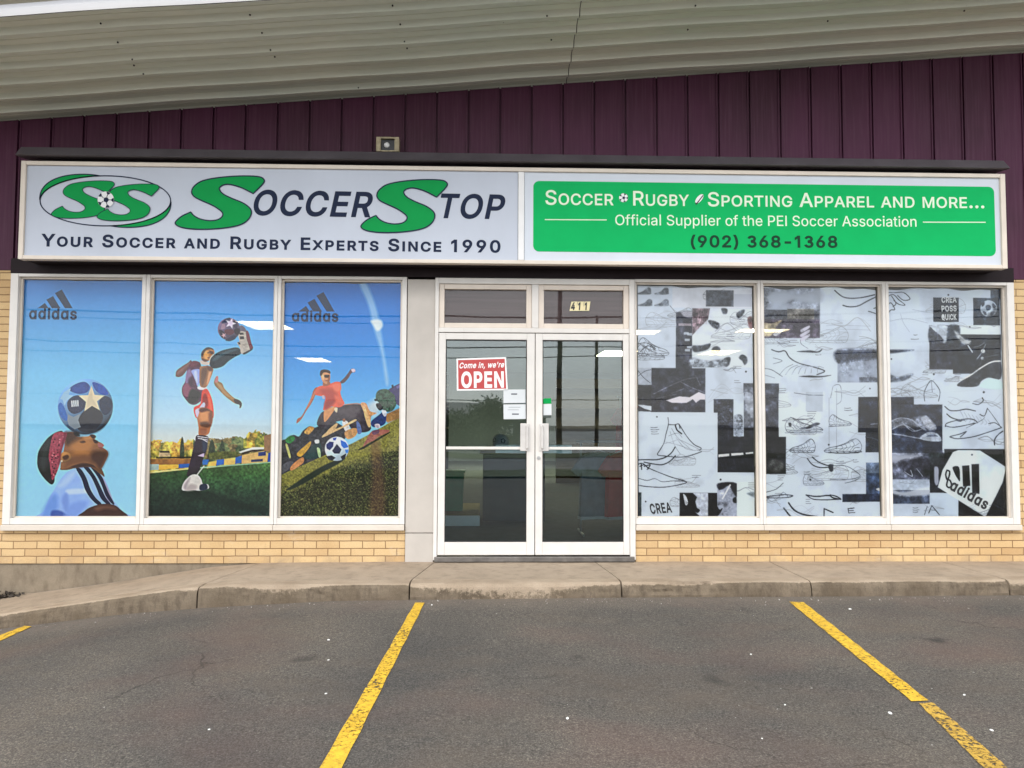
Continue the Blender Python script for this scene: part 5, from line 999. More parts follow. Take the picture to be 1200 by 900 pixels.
a.poly([(288, 502), (310, 430), (345, 398), (420, 378), (500, 354), (582, 348), (632, 360), (662, 430), (702, 532), (640, 562), (560, 542), (500, 474), (400, 492), (340, 522)], (60, 54, 64), 0.7, tex=0.3, cell=3); a.poly([(420, 400), (520, 370), (600, 366), (640, 440), (600, 470), (500, 430)], (86, 76, 84), 5, a=0.7); a.line([(500, 352), (590, 343), (640, 356)], 1.2, (170, 122, 100))
for q, c in (([(622, 345), (662, 342), (692, 400), (742, 416), (702, 440), (694, 490), (662, 440)], (204, 152, 104)), ([(640, 360), (668, 400), (700, 500), (680, 520), (652, 440)], (226, 184, 130)), ([(700, 482), (760, 430), (802, 400), (818, 440), (802, 502), (720, 522)], (36, 58, 112)), ([(738, 346), (768, 342), (792, 380), (768, 396), (746, 376)], (28, 28, 38)), ([(780, 396), (814, 398), (818, 430), (800, 440)], (200, 206, 220)), ([(726, 310), (752, 308), (748, 322), (730, 324)], (30, 40, 46)),
             ([(600, 692), (690, 640), (830, 562), (838, 570), (700, 652), (640, 688)], (26, 36, 18)), ([(640, 668), (672, 602), (708, 552), (770, 540), (834, 542), (836, 558), (762, 592), (722, 622), (680, 640)], (158, 96, 82)), ([(708, 552), (760, 540), (760, 566), (720, 580)], (110, 74, 96)), ([(728, 502), (762, 498), (770, 524), (740, 530)], (190, 180, 190)),
             ([(480, 482), (520, 478), (537, 540), (505, 552)], (224, 216, 212)), ([(484, 460), (502, 458), (504, 478), (488, 480)], (140, 92, 66)), ([(500, 560), (560, 530), (600, 540), (580, 590), (520, 612)], (196, 148, 96)), ([(372, 545), (430, 496), (446, 500), (420, 545), (350, 592)], (206, 172, 124)), ([(136, 722), (200, 660), (242, 628), (232, 672), (170, 742)], (196, 154, 62)), ([(188, 742), (280, 640), (312, 630), (322, 732), (240, 764)], (38, 64, 66)), ([(272, 620), (302, 616), (304, 640), (278, 644)], (226, 226, 220)), ([(288, 680), (310, 684), (318, 744), (302, 744)], (176, 202, 150)), ([(88, 824), (130, 780), (182, 748), (184, 790), (100, 848)], (200, 138, 84)), ([(20, 820), (70, 780), (110, 790), (60, 850), (20, 866)], (84, 84, 92)), ([(50, 655), (66, 655), (90, 740), (78, 750)], (180, 178, 110)), ([(330, 600), (362, 560), (470, 520), (560, 470), (586, 464), (580, 478), (470, 534)], (214, 178, 130)), ([(590, 480), (616, 500), (630, 560), (600, 570)], (90, 110, 160))): a.poly(q, c, 0.6, tex=0.2, cell=2)
a.poly([(292, 222), (272, 290), (242, 350), (206, 402), (170, 462), (134, 494), (140, 460), (172, 438), (205, 378), (240, 308), (264, 238)], (158, 92, 74), 0.5, tex=0.1); a.poly([(270, 250), (282, 250), (250, 320), (214, 376), (206, 380)], (206, 132, 100), 1.6, a=0.8)
a.poly([(458, 186), (490, 154), (520, 118), (544, 84), (562, 78), (578, 90), (576, 106), (552, 112), (526, 152), (490, 188)], (92, 70, 78), 0.5); a.poly([(548, 84), (572, 80), (580, 98), (560, 106)], (206, 192, 204), 0.8)
a.poly([(345, 392), (400, 370), (436, 364), (402, 420), (362, 472), (342, 476)], (206, 144, 94), 0.6, tex=0.1); a.poly([(420, 380), (444, 376), (440, 410), (424, 400)], (230, 200, 170), 1)
a.poly([(290, 222), (330, 207), (395, 190), (430, 178), (466, 183), (472, 220), (466, 260), (481, 310), (497, 345), (460, 372), (402, 366), (360, 386), (334, 392), (346, 340), (352, 290), (312, 286), (272, 272)], (214, 96, 74), 0.5, tex=0.08, cell=5)
for q, c, s in (([(312, 240), (402, 236), (440, 300), (400, 350), (356, 380), (352, 300)], (176, 74, 68), 5), ([(402, 200), (460, 192), (470, 240), (430, 250)], (238, 124, 94), 3), ([(420, 280), (470, 300), (490, 340), (440, 330)], (226, 110, 84), 3), ([(326, 284), (342, 282), (346, 306), (332, 306)], (206, 180, 190), 0.8), ([(350, 330), (420, 320), (400, 360), (350, 384)], (150, 60, 60), 4)): a.poly(q, c, s, a=0.85)
a.poly([(335, 182), (382, 176), (386, 200), (340, 212)], (160, 98, 70), 0.8)
a.poly([(314, 122), (320, 94), (345, 88), (382, 96), (389, 126), (385, 168), (366, 193), (345, 190), (327, 168)], (200, 140, 98), 0.5)
for q, c, s in (([(311, 128), (316, 94), (345, 84), (384, 94), (388, 116), (362, 108), (336, 110), (323, 132)], (58, 34, 26), 0.6), ([(343, 128), (382, 126), (381, 146), (362, 148), (348, 146)], (54, 34, 30), 0.7), ([(324, 130), (340, 128), (340, 160), (330, 164)], (236, 186, 140), 1.5), ([(352, 168), (372, 166), (368, 174), (354, 174)], (140, 66, 58), 0.6), ([(372, 150), (386, 140), (384, 170), (368, 190)], (140, 86, 60), 1.5)): a.poly(q, c, s)
x, y, r = a.ball(440, 685, 91, (206, 226, 240), 0.3)
for q, c in (([(358, 652), (386, 630), (416, 634), (412, 668), (386, 696), (362, 682)], (18, 42, 110)), ([(468, 618), (508, 636), (530, 672), (494, 682), (474, 660)], (34, 110, 206)), ([(404, 700), (440, 648), (476, 690), (460, 722), (420, 720)], (18, 28, 70)), ([(358, 742), (400, 734), (432, 752), (404, 776), (376, 764)], (14, 22, 46)), ([(468, 744), (512, 718), (504, 756), (480, 768)], (14, 22, 46)), ([(410, 604), (440, 598), (430, 622), (412, 620)], (40, 90, 180)), ([(502, 690), (530, 690), (524, 716), (508, 716)], (60, 130, 210))): a.poly(q, c, 0.5, False)

LG = (186, 197, 212); DK = (44, 50, 66)
def shoe(a, x, y, w, h, c=(70, 76, 88), lw=0.7, flip=1, seed=0):
    """A loose pen sketch of a sports shoe."""
    def q(pts): return [(x + (u if flip > 0 else 1 - u) * w, y + v * h) for u, v in pts]
    a.line(q([(0.02, 0.78), (0.0, 0.5), (0.06, 0.18), (0.16, 0.02), (0.28, 0.1), (0.44, 0.32), (0.66, 0.5), (0.88, 0.62), (1.0, 0.8), (0.9, 0.92), (0.5, 0.95), (0.1, 0.95), (0.02, 0.78)]), lw, c, 0.9)
    a.line(q([(0.02, 0.8), (0.3, 0.84), (0.65, 0.82), (1.0, 0.8)]), lw, c, 0.8)
    for k in range(5): a.line(q([(0.1 + 0.17 * k, 0.94), (0.16 + 0.17 * k, 0.86)]), lw * 0.8, c, 0.7)
    a.line(q([(0.2, 0.06), (0.3, 0.22), (0.5, 0.42), (0.72, 0.56)]), lw * 0.8, c, 0.7); a.line(q([(0.66, 0.52), (0.7, 0.66), (0.98, 0.78)]), lw * 0.8, c, 0.7); a.line(q([(0.04, 0.6), (0.18, 0.62), (0.24, 0.8)]), lw * 0.8, c, 0.7)
    for k in range(4): a.line(q([(0.26 + 0.1 * k, 0.14 + 0.1 * k), (0.2 + 0.1 * k, 0.42 + 0.07 * k), (0.3 + 0.1 * k, 0.76)]), lw * 0.7, c, 0.6)
    a.line(q([(0.06, 0.3), (0.2, 0.5), (0.45, 0.62), (0.8, 0.7)]), lw * 0.7, c, 0.5)
def scribble(a, x, y, w, c=(90, 96, 108), n=2):
    for k in range(n): a.line([(x, y + k * 14), (x + w * 0.4, y + k * 14 + 2), (x + w * (0.8 + 0.2 * (k % 2)), y + k * 14 - 1)], 0.9, c, 0.7)
# 4 collage of sneaker drawings, left pane
A4 = Art(3, (735, 320, 5.625)); a = A4
a.img[:] = LG; a.img *= (1 + 0.06 * (a.field(40, 3) - 0.5))[..., None]
a.rect(60, 60, 900, 90, (150, 160, 174), a=0.6)
a.rect(300, 92, 850, 225, (196, 200, 210)); a.rect(525, 105, 712, 215, (84, 92, 108), tex=0.1); a.rect(715, 130, 840, 215, (178, 184, 198))
for (sx, sy) in ((62, 92), (180, 92), (70, 170), (180, 170)): a.poly([(sx, sy + 40), (sx + 40, sy + 25), (sx + 70, sy), (sx + 92, sy + 4), (sx + 95, sy + 28), (sx + 90, sy + 44), (sx + 20, sy + 46)], (112, 122, 136), 1.2, tex=0.3)
shoe(a, 70, 425, 210, 130); shoe(a, 62, 470, 190, 110, (100, 106, 118)); a.line([(70, 470), (130, 462), (190, 500)], 0.9, (40, 44, 56)); a.line([(90, 520), (140, 480), (190, 510)], 0.9, (40, 44, 56))
a.rect(325, 255, 434, 628, (62, 66, 86), tex=0.25, cell=6); a.poly([(360, 250), (430, 250), (432, 290), (380, 284)], (170, 170, 186), 2); a.rect(342, 330, 428, 346, (196, 180, 190), a=0.8)
for (x0, y0) in ((378, 388), (400, 394), (384, 432), (398, 480), (386, 500)): a.rect(x0, y0, x0 + 34, y0 + 16, (186, 196, 210), a=0.85)
a.rect(434, 228, 832, 622, (196, 204, 218)); a.poly([(434, 228), (552, 228), (540, 300), (500, 340), (460, 380), (434, 410)], (118, 98, 108), 1, False, tex=0.5, cell=3)
for k in range(5): a.line([(480 + k * 16, 232), (470 + k * 14, 330)], 0.8, (176, 140, 150), 0.6)
for q in ([(630, 228), (668, 232), (664, 262), (640, 262)], [(730, 264), (760, 240), (786, 236), (774, 270), (744, 296)], [(540, 310), (580, 312), (616, 330), (610, 364), (570, 352)], [(438, 480), (500, 476), (556, 462), (540, 500), (470, 520), (440, 512)], [(640, 580), (660, 556), (690, 556), (684, 600), (660, 616)], [(748, 556), (770, 536), (800, 552), (804, 584), (786, 604), (772, 580)], [(560, 520), (580, 484), (612, 484), (622, 506), (596, 540)], [(590, 606), (620, 604), (610, 618)]): a.poly(q, (72, 80, 94), 1.6, tex=0.6, cell=2)
a.poly([(434, 560), (540, 580), (660, 566), (640, 620), (434, 622)], (140, 150, 164), 3, tex=0.5); a.poly([(806, 290), (836, 286), (836, 362), (814, 350)], (122, 60, 58), 1.5, a=0.8)
a.rect(434, 622, 900, 830, LG); a.ball(795, 648, 6, (30, 32, 40), 0)
a.rect(62, 628, 165, 740, (170, 180, 196), tex=0.1); a.line([(70, 640), (110, 690), (160, 730)], 0.8, (60, 66, 80)); a.line([(66, 690), (120, 650), (160, 640)], 0.7, (80, 88, 102)); a.rect(62, 740, 166, 872, (40, 46, 60), tex=0.2)
a.rect(164, 628, 524, 920, (52, 56, 78), tex=0.12, cell=8); a.poly([(262, 842), (350, 815), (420, 820), (480, 786), (524, 802), (524, 836), (490, 836), (462, 856), (440, 834), (400, 858), (300, 858)], (206, 200, 214), 0.8, False)
for q in ([(180, 800), (300, 740), (400, 700), (470, 690)], [(360, 720), (440, 760), (520, 790)], [(300, 796), (380, 764)], [(200, 830), (330, 800)], [(460, 680), (490, 740)]): a.line(q, 1.2, (130, 134, 156), 0.6)
a.rect(62, 866, 168, 916, (40, 44, 58)); a.poly([(66, 870), (165, 880), (165, 912), (120, 898)], (196, 204, 216), 0.8, False)
a.rect(778, 725, 850, 1020, (110, 118, 136), tex=0.2, cell=8); a.poly([(790, 790), (850, 820), (850, 960), (800, 900)], (150, 158, 174), 2)
a.z = (735, 460, 5.625)
a.rect(580, 45, 712, 240, (60, 68, 88), tex=0.8, cell=1.8); a.rect(606, 232, 852, 528, (22, 27, 44), tex=0.25, cell=5); a.rect(580, 100, 606, 130, (60, 68, 88), tex=0.6, cell=2)
a.rect(712, 0, 780, 290, (190, 202, 216)); a.poly([(714, 170), (726, 148), (760, 146), (774, 170), (772, 280), (718, 280)], (150, 162, 180), 1.5, tex=0.25, cell=2)
for k in range(4): a.line([(716, 190 + k * 26), (772, 186 + k * 26)], 0.6, (100, 108, 124), 0.7)
for q in ([(612, 410), (684, 404), (684, 420), (612, 428)], [(696, 402), (776, 398), (778, 412), (698, 418)], [(792, 398), (842, 392), (844, 402), (794, 408)]): a.poly(q, (224, 230, 238), 0.6, False)
for k in range(8): a.line([(620 + k * 30, 440), (650 + k * 28, 520)], 0.7, (62, 70, 94), 0.5)
a.rect(74, 134, 606, 660, (190, 201, 214)); a.ball(202, 164, 5, (40, 44, 56), 0)
L_ = (58, 64, 78)
a.line([(276, 168), (278, 215), (262, 280), (250, 335), (225, 380), (208, 414), (262, 422), (330, 428), (390, 426), (450, 410), (500, 392)], 1.1, L_); a.line([(350, 212), (400, 290), (450, 345), (496, 368), (488, 382)], 1.1, L_)
a.line([(278, 214), (320, 216), (346, 210), (356, 240)], 1.1, (34, 38, 50)); a.line([(324, 216), (336, 250), (366, 274)], 1.8, (34, 38, 50))
for q in ([(250, 340), (300, 330), (350, 315), (430, 350), (490, 380)], [(280, 290), (340, 270), (370, 300)], [(262, 330), (330, 345), (440, 380)], [(300, 240), (340, 300), (420, 370)], [(330, 300), (390, 370), (460, 385)], [(290, 260), (320, 350), (360, 410)]): a.line(q, 0.6, (120, 128, 142), 0.8)
a.line([(76, 448), (130, 446), (200, 446), (260, 430), (300, 400), (324, 362)], 1.5, (34, 38, 50)); a.line([(120, 462), (180, 474), (240, 478), (290, 456), (326, 420)], 1.5, (34, 38, 50))
a.line([(76, 478), (110, 470), (150, 500), (220, 530), (300, 560), (400, 590), (360, 608), (250, 626), (140, 622), (76, 612)], 1.2, L_); a.line([(76, 566), (140, 582), (190, 570), (240, 590), (320, 584), (396, 588)], 0.8, L_)
for q in ([(92, 490), (120, 480), (150, 506)], [(100, 470), (104, 510)], [(120, 490), (160, 480), (140, 510)]): a.line(q, 1.4, (34, 38, 50))
scribble(a, 162, 234, 54); scribble(a, 166, 262, 48)
a.rect(606, 528, 852, 605, (192, 203, 216)); a.ball(627, 575, 6, (34, 38, 50), 0)
a.rect(104, 660, 356, 815, (190, 201, 214)); a.rect(62, 660, 104, 815, (58, 72, 76), tex=0.2); a.ball(132, 720, 5, (34, 38, 50), 0)
a.rect(356, 662, 606, 816, (14, 17, 26)); a.poly([(380, 668), (402, 690), (412, 730), (396, 744), (384, 700)], (196, 202, 210), 0.8); a.poly([(440, 662), (545, 662), (545, 816), (490, 816), (462, 790), (470, 760), (460, 720), (472, 690)], (178, 186, 202), 1, False, tex=0.2)
a.poly([(454, 742), (470, 760), (492, 776), (476, 794), (458, 780)], (14, 17, 26), 0.8)
a.rect(606, 600, 735, 816, (150, 158, 178), tex=0.25, cell=6); a.poly([(610, 600), (735, 600), (735, 690), (706, 650), (680, 612), (640, 640), (612, 640)], (34, 38, 52), 1.5); a.poly([(596, 744), (620, 770), (640, 762), (628, 790), (600, 816)], (14, 17, 26), 1); a.line([(690, 610), (640, 700)], 2.0, (206, 210, 222)); a.poly([(708, 700), (730, 690), (735, 726), (712, 724)], (20, 24, 34), 1)
a.rect(735, 590, 850, 816, (196, 208, 218)); a.poly([(800, 664), (848, 656), (852, 690), (820, 680)], (120, 140, 150), 1.5, a=0.7)

# 5 collage, middle pane
A5 = Art(4, (880, 320, 5.625)); a = A5
a.img[:] = (188, 200, 216); a.img *= (1 + 0.05 * (a.field(40, 13) - 0.5))[..., None]
a.rect(80, 92, 468, 428, (140, 150, 168), tex=0.25, cell=18); a.poly([(100, 150), (220, 120), (330, 140), (468, 100), (468, 190), (300, 170), (180, 200)], (166, 176, 192), 5, a=0.8)
a.rect(80, 238, 468, 305, (88, 94, 110), tex=0.2, cell=8); a.rect(252, 232, 430, 308, (130, 122, 108), a=0.7); a.rect(80, 302, 468, 428, (84, 74, 96), tex=0.25, cell=8)
for k in range(3): a.poly([(342, 372 + k * 30), (396, 344 + k * 28), (398, 362 + k * 28), (350, 390 + k * 30)], (190, 188, 206), 1.2)
a.poly([(90, 330), (150, 330), (220, 306), (180, 352), (150, 410), (90, 410)], (196, 180, 130), 1.5, a=0.75); a.poly([(160, 400), (220, 368), (224, 380), (180, 414)], (196, 196, 204), 1)
for q, w in (([(565, 108), (610, 146), (660, 160), (740, 156), (830, 136)], 1.6), ([(620, 208), (660, 218), (720, 212), (780, 180), (836, 152)], 1.6), ([(790, 248), (820, 256), (846, 266)], 1.4), ([(826, 228), (850, 220)], 1.4)): a.line(q, w, (54, 62, 78))
for yy in (346, 372, 444): a.line([(510, yy), (600, yy - 4), (800, yy + 2)], 0.7, (150, 162, 180), 0.7)
a.line([(150, 506), (196, 520), (238, 514), (270, 560), (330, 596), (420, 620), (500, 648), (450, 672)], 1.6, (40, 46, 60)); a.poly([(330, 684), (400, 678), (470, 682), (544, 676), (480, 690), (400, 690)], (30, 36, 50), 0.8); a.poly([(316, 518), (400, 510), (452, 518), (484, 500), (462, 524), (380, 524)], (50, 58, 76), 0.8)
for k in range(7): a.line([(200 + k * 42, 676 - k * 3), (240 + k * 36, 630 - k * 2), (290 + k * 34, 604 + k * 4)], 0.7, (110, 120, 138), 0.8)
a.line([(92, 630), (150, 640), (220, 684)], 0.9, (90, 98, 114)); a.line([(92, 670), (170, 694)], 0.7, (110, 120, 138)); a.line([(160, 560), (220, 580), (160, 600)], 0.7, (110, 120, 138)); a.line([(340, 440), (346, 468), (390, 498)], 0.7, (110, 120, 138)); scribble(a, 440, 540, 44, n=1)
a.rect(585, 508, 852, 725, (150, 162, 184), tex=0.2, cell=14); a.poly([(585, 508), (852, 508), (852, 560), (700, 580), (585, 590)], (74, 84, 110), 4); a.rect(730, 690, 852, 725, (110, 122, 148), a=0.7)
a.rect(90, 730, 198, 800, (56, 66, 88)); a.ball(802, 766, 5, (40, 46, 60), 0)
a.z = (880, 460, 5.625)
a.rect(92, 0, 196, 240, (70, 78, 102), tex=0.15, cell=8); a.rect(100, 235, 246, 540, (16, 20, 32), tex=0.2); a.poly([(130, 460), (170, 440), (220, 460), (230, 500), (190, 532), (140, 520)], (70, 72, 72), 3, tex=0.4)
a.poly([(98, 400), (114, 400), (114, 408), (98, 408)], (190, 196, 206), 0.6, False)
a.rect(198, 0, 500, 296, (194, 205, 220)); a.rect(376, 0, 488, 130, (176, 188, 204))
shoe(a, 240, 170, 250, 100, (80, 88, 104)); a.poly([(330, 240), (380, 232), (440, 204), (470, 212), (420, 236), (380, 244)], (60, 68, 88), 1.2); a.line([(276, 168), (330, 184), (420, 176)], 1, (70, 78, 94)); a.poly([(262, 204), (280, 204), (280, 228), (266, 226)], (50, 58, 74), 1); a.line([(240, 270), (490, 270)], 0.9, (140, 152, 170)); a.line([(300, 6), (400, 20), (490, 22)], 0.9, (110, 120, 138))
a.line([(540, 40), (548, 0), (560, -40), (600, -46), (612, 0), (610, 60), (580, 84)], 0.8, (130, 140, 158)); a.line([(580, -20), (582, 380)], 0.7, (150, 160, 178)); a.line([(530, 40), (532, 380)], 0.7, (150, 160, 178)); shoe(a, 530, 150, 150, 80, (90, 98, 116)); scribble(a, 632, 108, 52); a.line([(530, 230), (614, 226)], 0.9, (90, 98, 116))
shoe(a, 270, 310, 170, 95, (66, 74, 92), 0.9, -1); shoe(a, 500, 310, 250, 100, (66, 74, 92), 0.9, -1); a.ball(530, 350, 6, (40, 46, 60), 0); a.line([(530, 402), (640, 406), (750, 398)], 1.4, (54, 62, 80))
for q in ([(388, 440), (420, 480), (470, 500), (530, 498)], [(420, 430), (460, 462), (520, 486), (560, 484)]): a.line(q, 1.5, (54, 62, 80))
a.poly([(528, 486), (556, 480), (560, 520), (540, 526)], (50, 58, 76), 1.2); a.line([(560, 490), (640, 490), (700, 520), (740, 560), (660, 580), (540, 578)], 0.9, (86, 96, 114)); a.line([(640, 604), (700, 590), (745, 566)], 0.8, (86, 96, 114)); scribble(a, 582, 460, 60); scribble(a, 694, 450, 34); scribble(a, 366, 528, 46); a.ball(408, 580, 6, (40, 46, 60), 0); shoe(a, 360, 540, 140, 80, (120, 130, 148))
a.line([(106, 690), (180, 680), (240, 676), (292, 684), (240, 696), (110, 696)], 1.4, (50, 58, 76)); a.line([(110, 660), (180, 640), (228, 600)], 0.9, (80, 90, 108)); a.line([(200, 690), (230, 660), (260, 690)], 0.8, (80, 90, 108))
a.line([(380, 680), (450, 690), (530, 684), (560, 700), (612, 710)], 1.8, (44, 52, 70)); a.line([(384, 682), (430, 708), (520, 712), (600, 710)], 1.4, (44, 52, 70)); a.line([(540, 680), (580, 690), (610, 706)], 1.6, (44, 52, 70))
a.rect(725, 34, 866, 270, (34, 46, 76), tex=0.2, cell=10); a.rect(776, 270, 872, 402, (34, 46, 72), tex=0.25); a.line([(776, 300), (830, 310), (870, 330)], 1.4, (80, 94, 124)); a.line([(810, 216), (856, 212)], 1.2, (120, 130, 156))
a.rect(780, 470, 880, 720, (60, 84, 124), tex=0.4, cell=10); a.rect(780, 470, 880, 540, (130, 152, 184), a=0.7); a.rect(622, 676, 884, 728, (26, 44, 78)); a.poly([(846, 646), (868, 638), (872, 658)], (220, 226, 232), 1)
a.line([(232, 764), (260, 800), (284, 826)], 2.2, (34, 42, 58)); a.line([(264, 730), (300, 776), (360, 806), (460, 824)], 2.2, (34, 42, 58)); a.line([(500, 826), (500, 770), (560, 796)], 1.6, (44, 52, 70), sm=False); a.line([(660, 772), (700, 768)], 1.3, (60, 68, 86)); a.line([(660, 772), (664, 800), (706, 798)], 1.0, (60, 68, 86), sm=False); a.line([(662, 786), (696, 784)], 1.0, (60, 68, 86))
a.rect(104, 700, 250, 828, (176, 192, 214), a=0.5)

# 6 collage, right pane
A6 = Art(5, (1030, 320, 5.625)); a = A6
a.img[:] = (186, 199, 216); a.img *= (1 + 0.06 * (a.field(40, 23) - 0.5))[..., None]
for q in ([(62, 124), (120, 128), (180, 126), (224, 168), (180, 178), (140, 146)], [(64, 160), (110, 140), (150, 176), (190, 210), (150, 206), (116, 180)], [(66, 220), (96, 196), (122, 240), (96, 244), (80, 262), (66, 268)], [(100, 150), (130, 200), (110, 220)]): a.line(q, 1.2, (60, 68, 84))
for q in ([(160, 270), (180, 330), (220, 390)], [(240, 240), (340, 260)], [(90, 320), (200, 300), (340, 330)]): a.line(q, 0.7, (150, 162, 182), 0.8)
scribble(a, 248, 410, 28, n=1); scribble(a, 230, 438, 64, n=1)
a.ball(480, 140, 6, (40, 46, 60), 0)
a.rect(378, 158, 550, 322, (30, 42, 60), tex=0.12)
a.rect(765, 92, 840, 165, (56, 78, 104)); a.rect(648, 158, 826, 342, (40, 60, 82), tex=0.15); x, y, r = a.ball(752, 230, 56, (150, 164, 180), 0.3)
for q in ([(732, 212), (752, 204), (768, 216), (762, 238), (738, 240)], [(706, 190), (726, 182), (722, 206), (706, 216)], [(780, 190), (802, 212), (790, 228), (776, 214)], [(712, 246), (730, 250), (738, 272), (722, 268)], [(770, 250), (792, 250), (780, 274), (764, 276)]): a.poly(q, (50, 66, 88), 1)
a.rect(550, 342, 826, 404, (196, 207, 220)); a.ball(624, 354, 5, (40, 46, 60), 0)
a.rect(352, 345, 552, 640, (34, 38, 62), tex=0.12); a.rect(510, 404, 832, 668, (32, 40, 60), tex=0.2, cell=6)
a.poly([(352, 345), (480, 350), (470, 450), (440, 460), (420, 410), (380, 380)], (176, 188, 204), 2, tex=0.2); a.poly([(352, 360), (390, 392), (430, 420), (440, 460), (352, 458)], (84, 92, 114), 2, tex=0.5)
a.poly([(480, 352), (552, 350), (560, 430), (620, 440), (640, 470), (590, 478), (540, 440), (500, 470), (472, 456)], (64, 78, 98), 2.5, tex=0.4); a.poly([(520, 380), (552, 400), (600, 440), (634, 446), (620, 470), (580, 466), (540, 430)], (166, 172, 178), 2.5, tex=0.3)
a.line([(612, 480), (640, 522)], 1.6, (190, 200, 214)); a.ball(712, 516, 14, (200, 208, 216), 0.2); a.ball(708, 564, 10, (160, 170, 180), 0.2); a.line([(670, 570), (700, 530), (730, 470)], 0.9, (130, 142, 160)); a.line([(690, 610), (720, 560), (812, 540)], 0.8, (100, 112, 132)); a.line([(650, 490), (690, 480), (720, 460)], 1.0, (150, 160, 174), 0.7)
a.poly([(540, 750), (580, 706), (640, 672), (700, 626), (770, 590), (828, 580), (828, 700), (750, 692), (700, 716), (670, 752)], (52, 60, 78), 0.9, tex=0.2); a.line([(560, 712), (620, 682), (700, 626), (770, 588), (828, 582)], 1.9, (206, 216, 226)); a.poly([(690, 756), (720, 712), (760, 696), (832, 716), (832, 770)], (182, 208, 216), 1)
a.rect(512, 640, 540, 668, (32, 40, 60))
a.poly([(70, 512), (250, 510), (160, 528), (72, 534)], (80, 92, 116), 2); a.ball(100, 572, 5, (40, 46, 60), 0); a.poly([(74, 660), (140, 690), (200, 676), (245, 672), (190, 712), (76, 722)], (92, 106, 130), 2.5, tex=0.4); a.poly([(70, 600), (140, 620), (240, 660), (140, 690), (72, 660)], (176, 190, 208), 5, a=0.7)
a.line([(322, 850), (318, 796), (342, 740), (366, 714), (400, 744), (424, 790), (414, 850)], 1.2, (96, 108, 128)); a.line([(366, 720), (372, 790)], 0.8, (120, 130, 150)); a.line([(340, 780), (390, 770)], 0.7, (140, 150, 170)); a.ball(382, 672, 6, (40, 46, 60), 0); a.ball(716, 790, 7, (40, 46, 60), 0)
a.z = (1030, 460, 5.625)
a.rect(76, 36, 250, 400, (30, 40, 66), tex=0.2, cell=10); a.rect(90, 86, 440, 408, (44, 56, 86), tex=0.25, cell=10)
a.poly([(90, 200), (150, 178), (220, 184), (260, 170), (320, 160), (350, 180), (400, 240), (350, 260), (280, 240), (200, 220), (110, 240)], (120, 130, 152), 3, tex=0.5, cell=5); a.poly([(300, 172), (344, 168), (400, 242), (360, 252), (320, 220)], (164, 172, 190), 2, tex=0.3)
for q in ([(96, 200), (160, 176), (240, 190), (300, 240), (330, 254)], [(110, 250), (180, 220), (260, 262)], [(100, 280), (180, 290), (300, 312), (430, 322)], [(180, 210), (240, 262), (300, 250)]): a.line(q, 1.4, (166, 176, 196), 0.8)
a.poly([(290, 310), (340, 272), (400, 276), (432, 310), (424, 330), (360, 330)], (176, 188, 206), 1.2, tex=0.2); a.poly([(330, 300), (370, 280), (410, 296), (380, 300)], (80, 92, 116), 1.2); a.rect(90, 330, 440, 408, (36, 50, 82), a=0.7)
a.rect(92, 408, 452, 600, (110, 118, 146), tex=0.3, cell=12); a.rect(92, 410, 300, 470, (190, 196, 210), a=0.7, soft=8); a.poly([(150, 470), (260, 440), (360, 430), (450, 400), (450, 560), (360, 560), (250, 574), (200, 540)], (52, 54, 74), 4, tex=0.3); a.line([(190, 530), (240, 560), (230, 520)], 1.0, (150, 158, 176)); a.line([(270, 510), (310, 560)], 1.0, (130, 138, 158))
a.rect(92, 580, 354, 660, (170, 184, 204), tex=0.15); a.rect(94, 650, 356, 740, (64, 78, 106), tex=0.35, cell=8); a.poly([(94, 640), (180, 662), (280, 640), (354, 630), (354, 680), (200, 690), (94, 670)], (200, 208, 220), 3, a=0.8)
a.rect(356, 480, 460, 668, (28, 32, 48)); a.poly([(386, 500), (410, 500), (416, 560), (410, 612), (392, 612), (384, 560)], (160, 166, 186), 1.5); a.poly([(352, 410), (440, 408), (452, 450), (420, 490), (370, 480)], (56, 66, 76), 2)
a.rect(452, 380, 862, 830, (12, 22, 32)); a.rect(356, 670, 545, 830, (182, 198, 216))
a.poly([(545, 388), (690, 388), (862, 500), (836, 600), (722, 828), (410, 632), (440, 520), (510, 400)], (198, 212, 226), 0.7, False); a.poly([(640, 388), (840, 388), (856, 392), (856, 494), (690, 390)], (14, 30, 34), 0.7, False)
a.ball(636, 418, 6, (70, 80, 90), 0); a.line([(770, 740), (840, 780)], 1.6, (50, 66, 92), 0.7)
BK = (24, 26, 34)
a.poly([(632, 480), (682, 478), (684, 676), (636, 672)], BK, 0.6, False); a.poly([(570, 490), (618, 488), (624, 622), (576, 628)], BK, 0.6, False); a.poly([(508, 500), (550, 500), (556, 590), (536, 570), (520, 540)], BK, 0.6)
a.line([(470, 520), (488, 530), (482, 566), (470, 580), (462, 548), (470, 520)], 2.2, BK); a.line([(476, 580), (492, 590), (500, 620), (484, 634), (468, 620), (476, 580)], 2.2, BK)
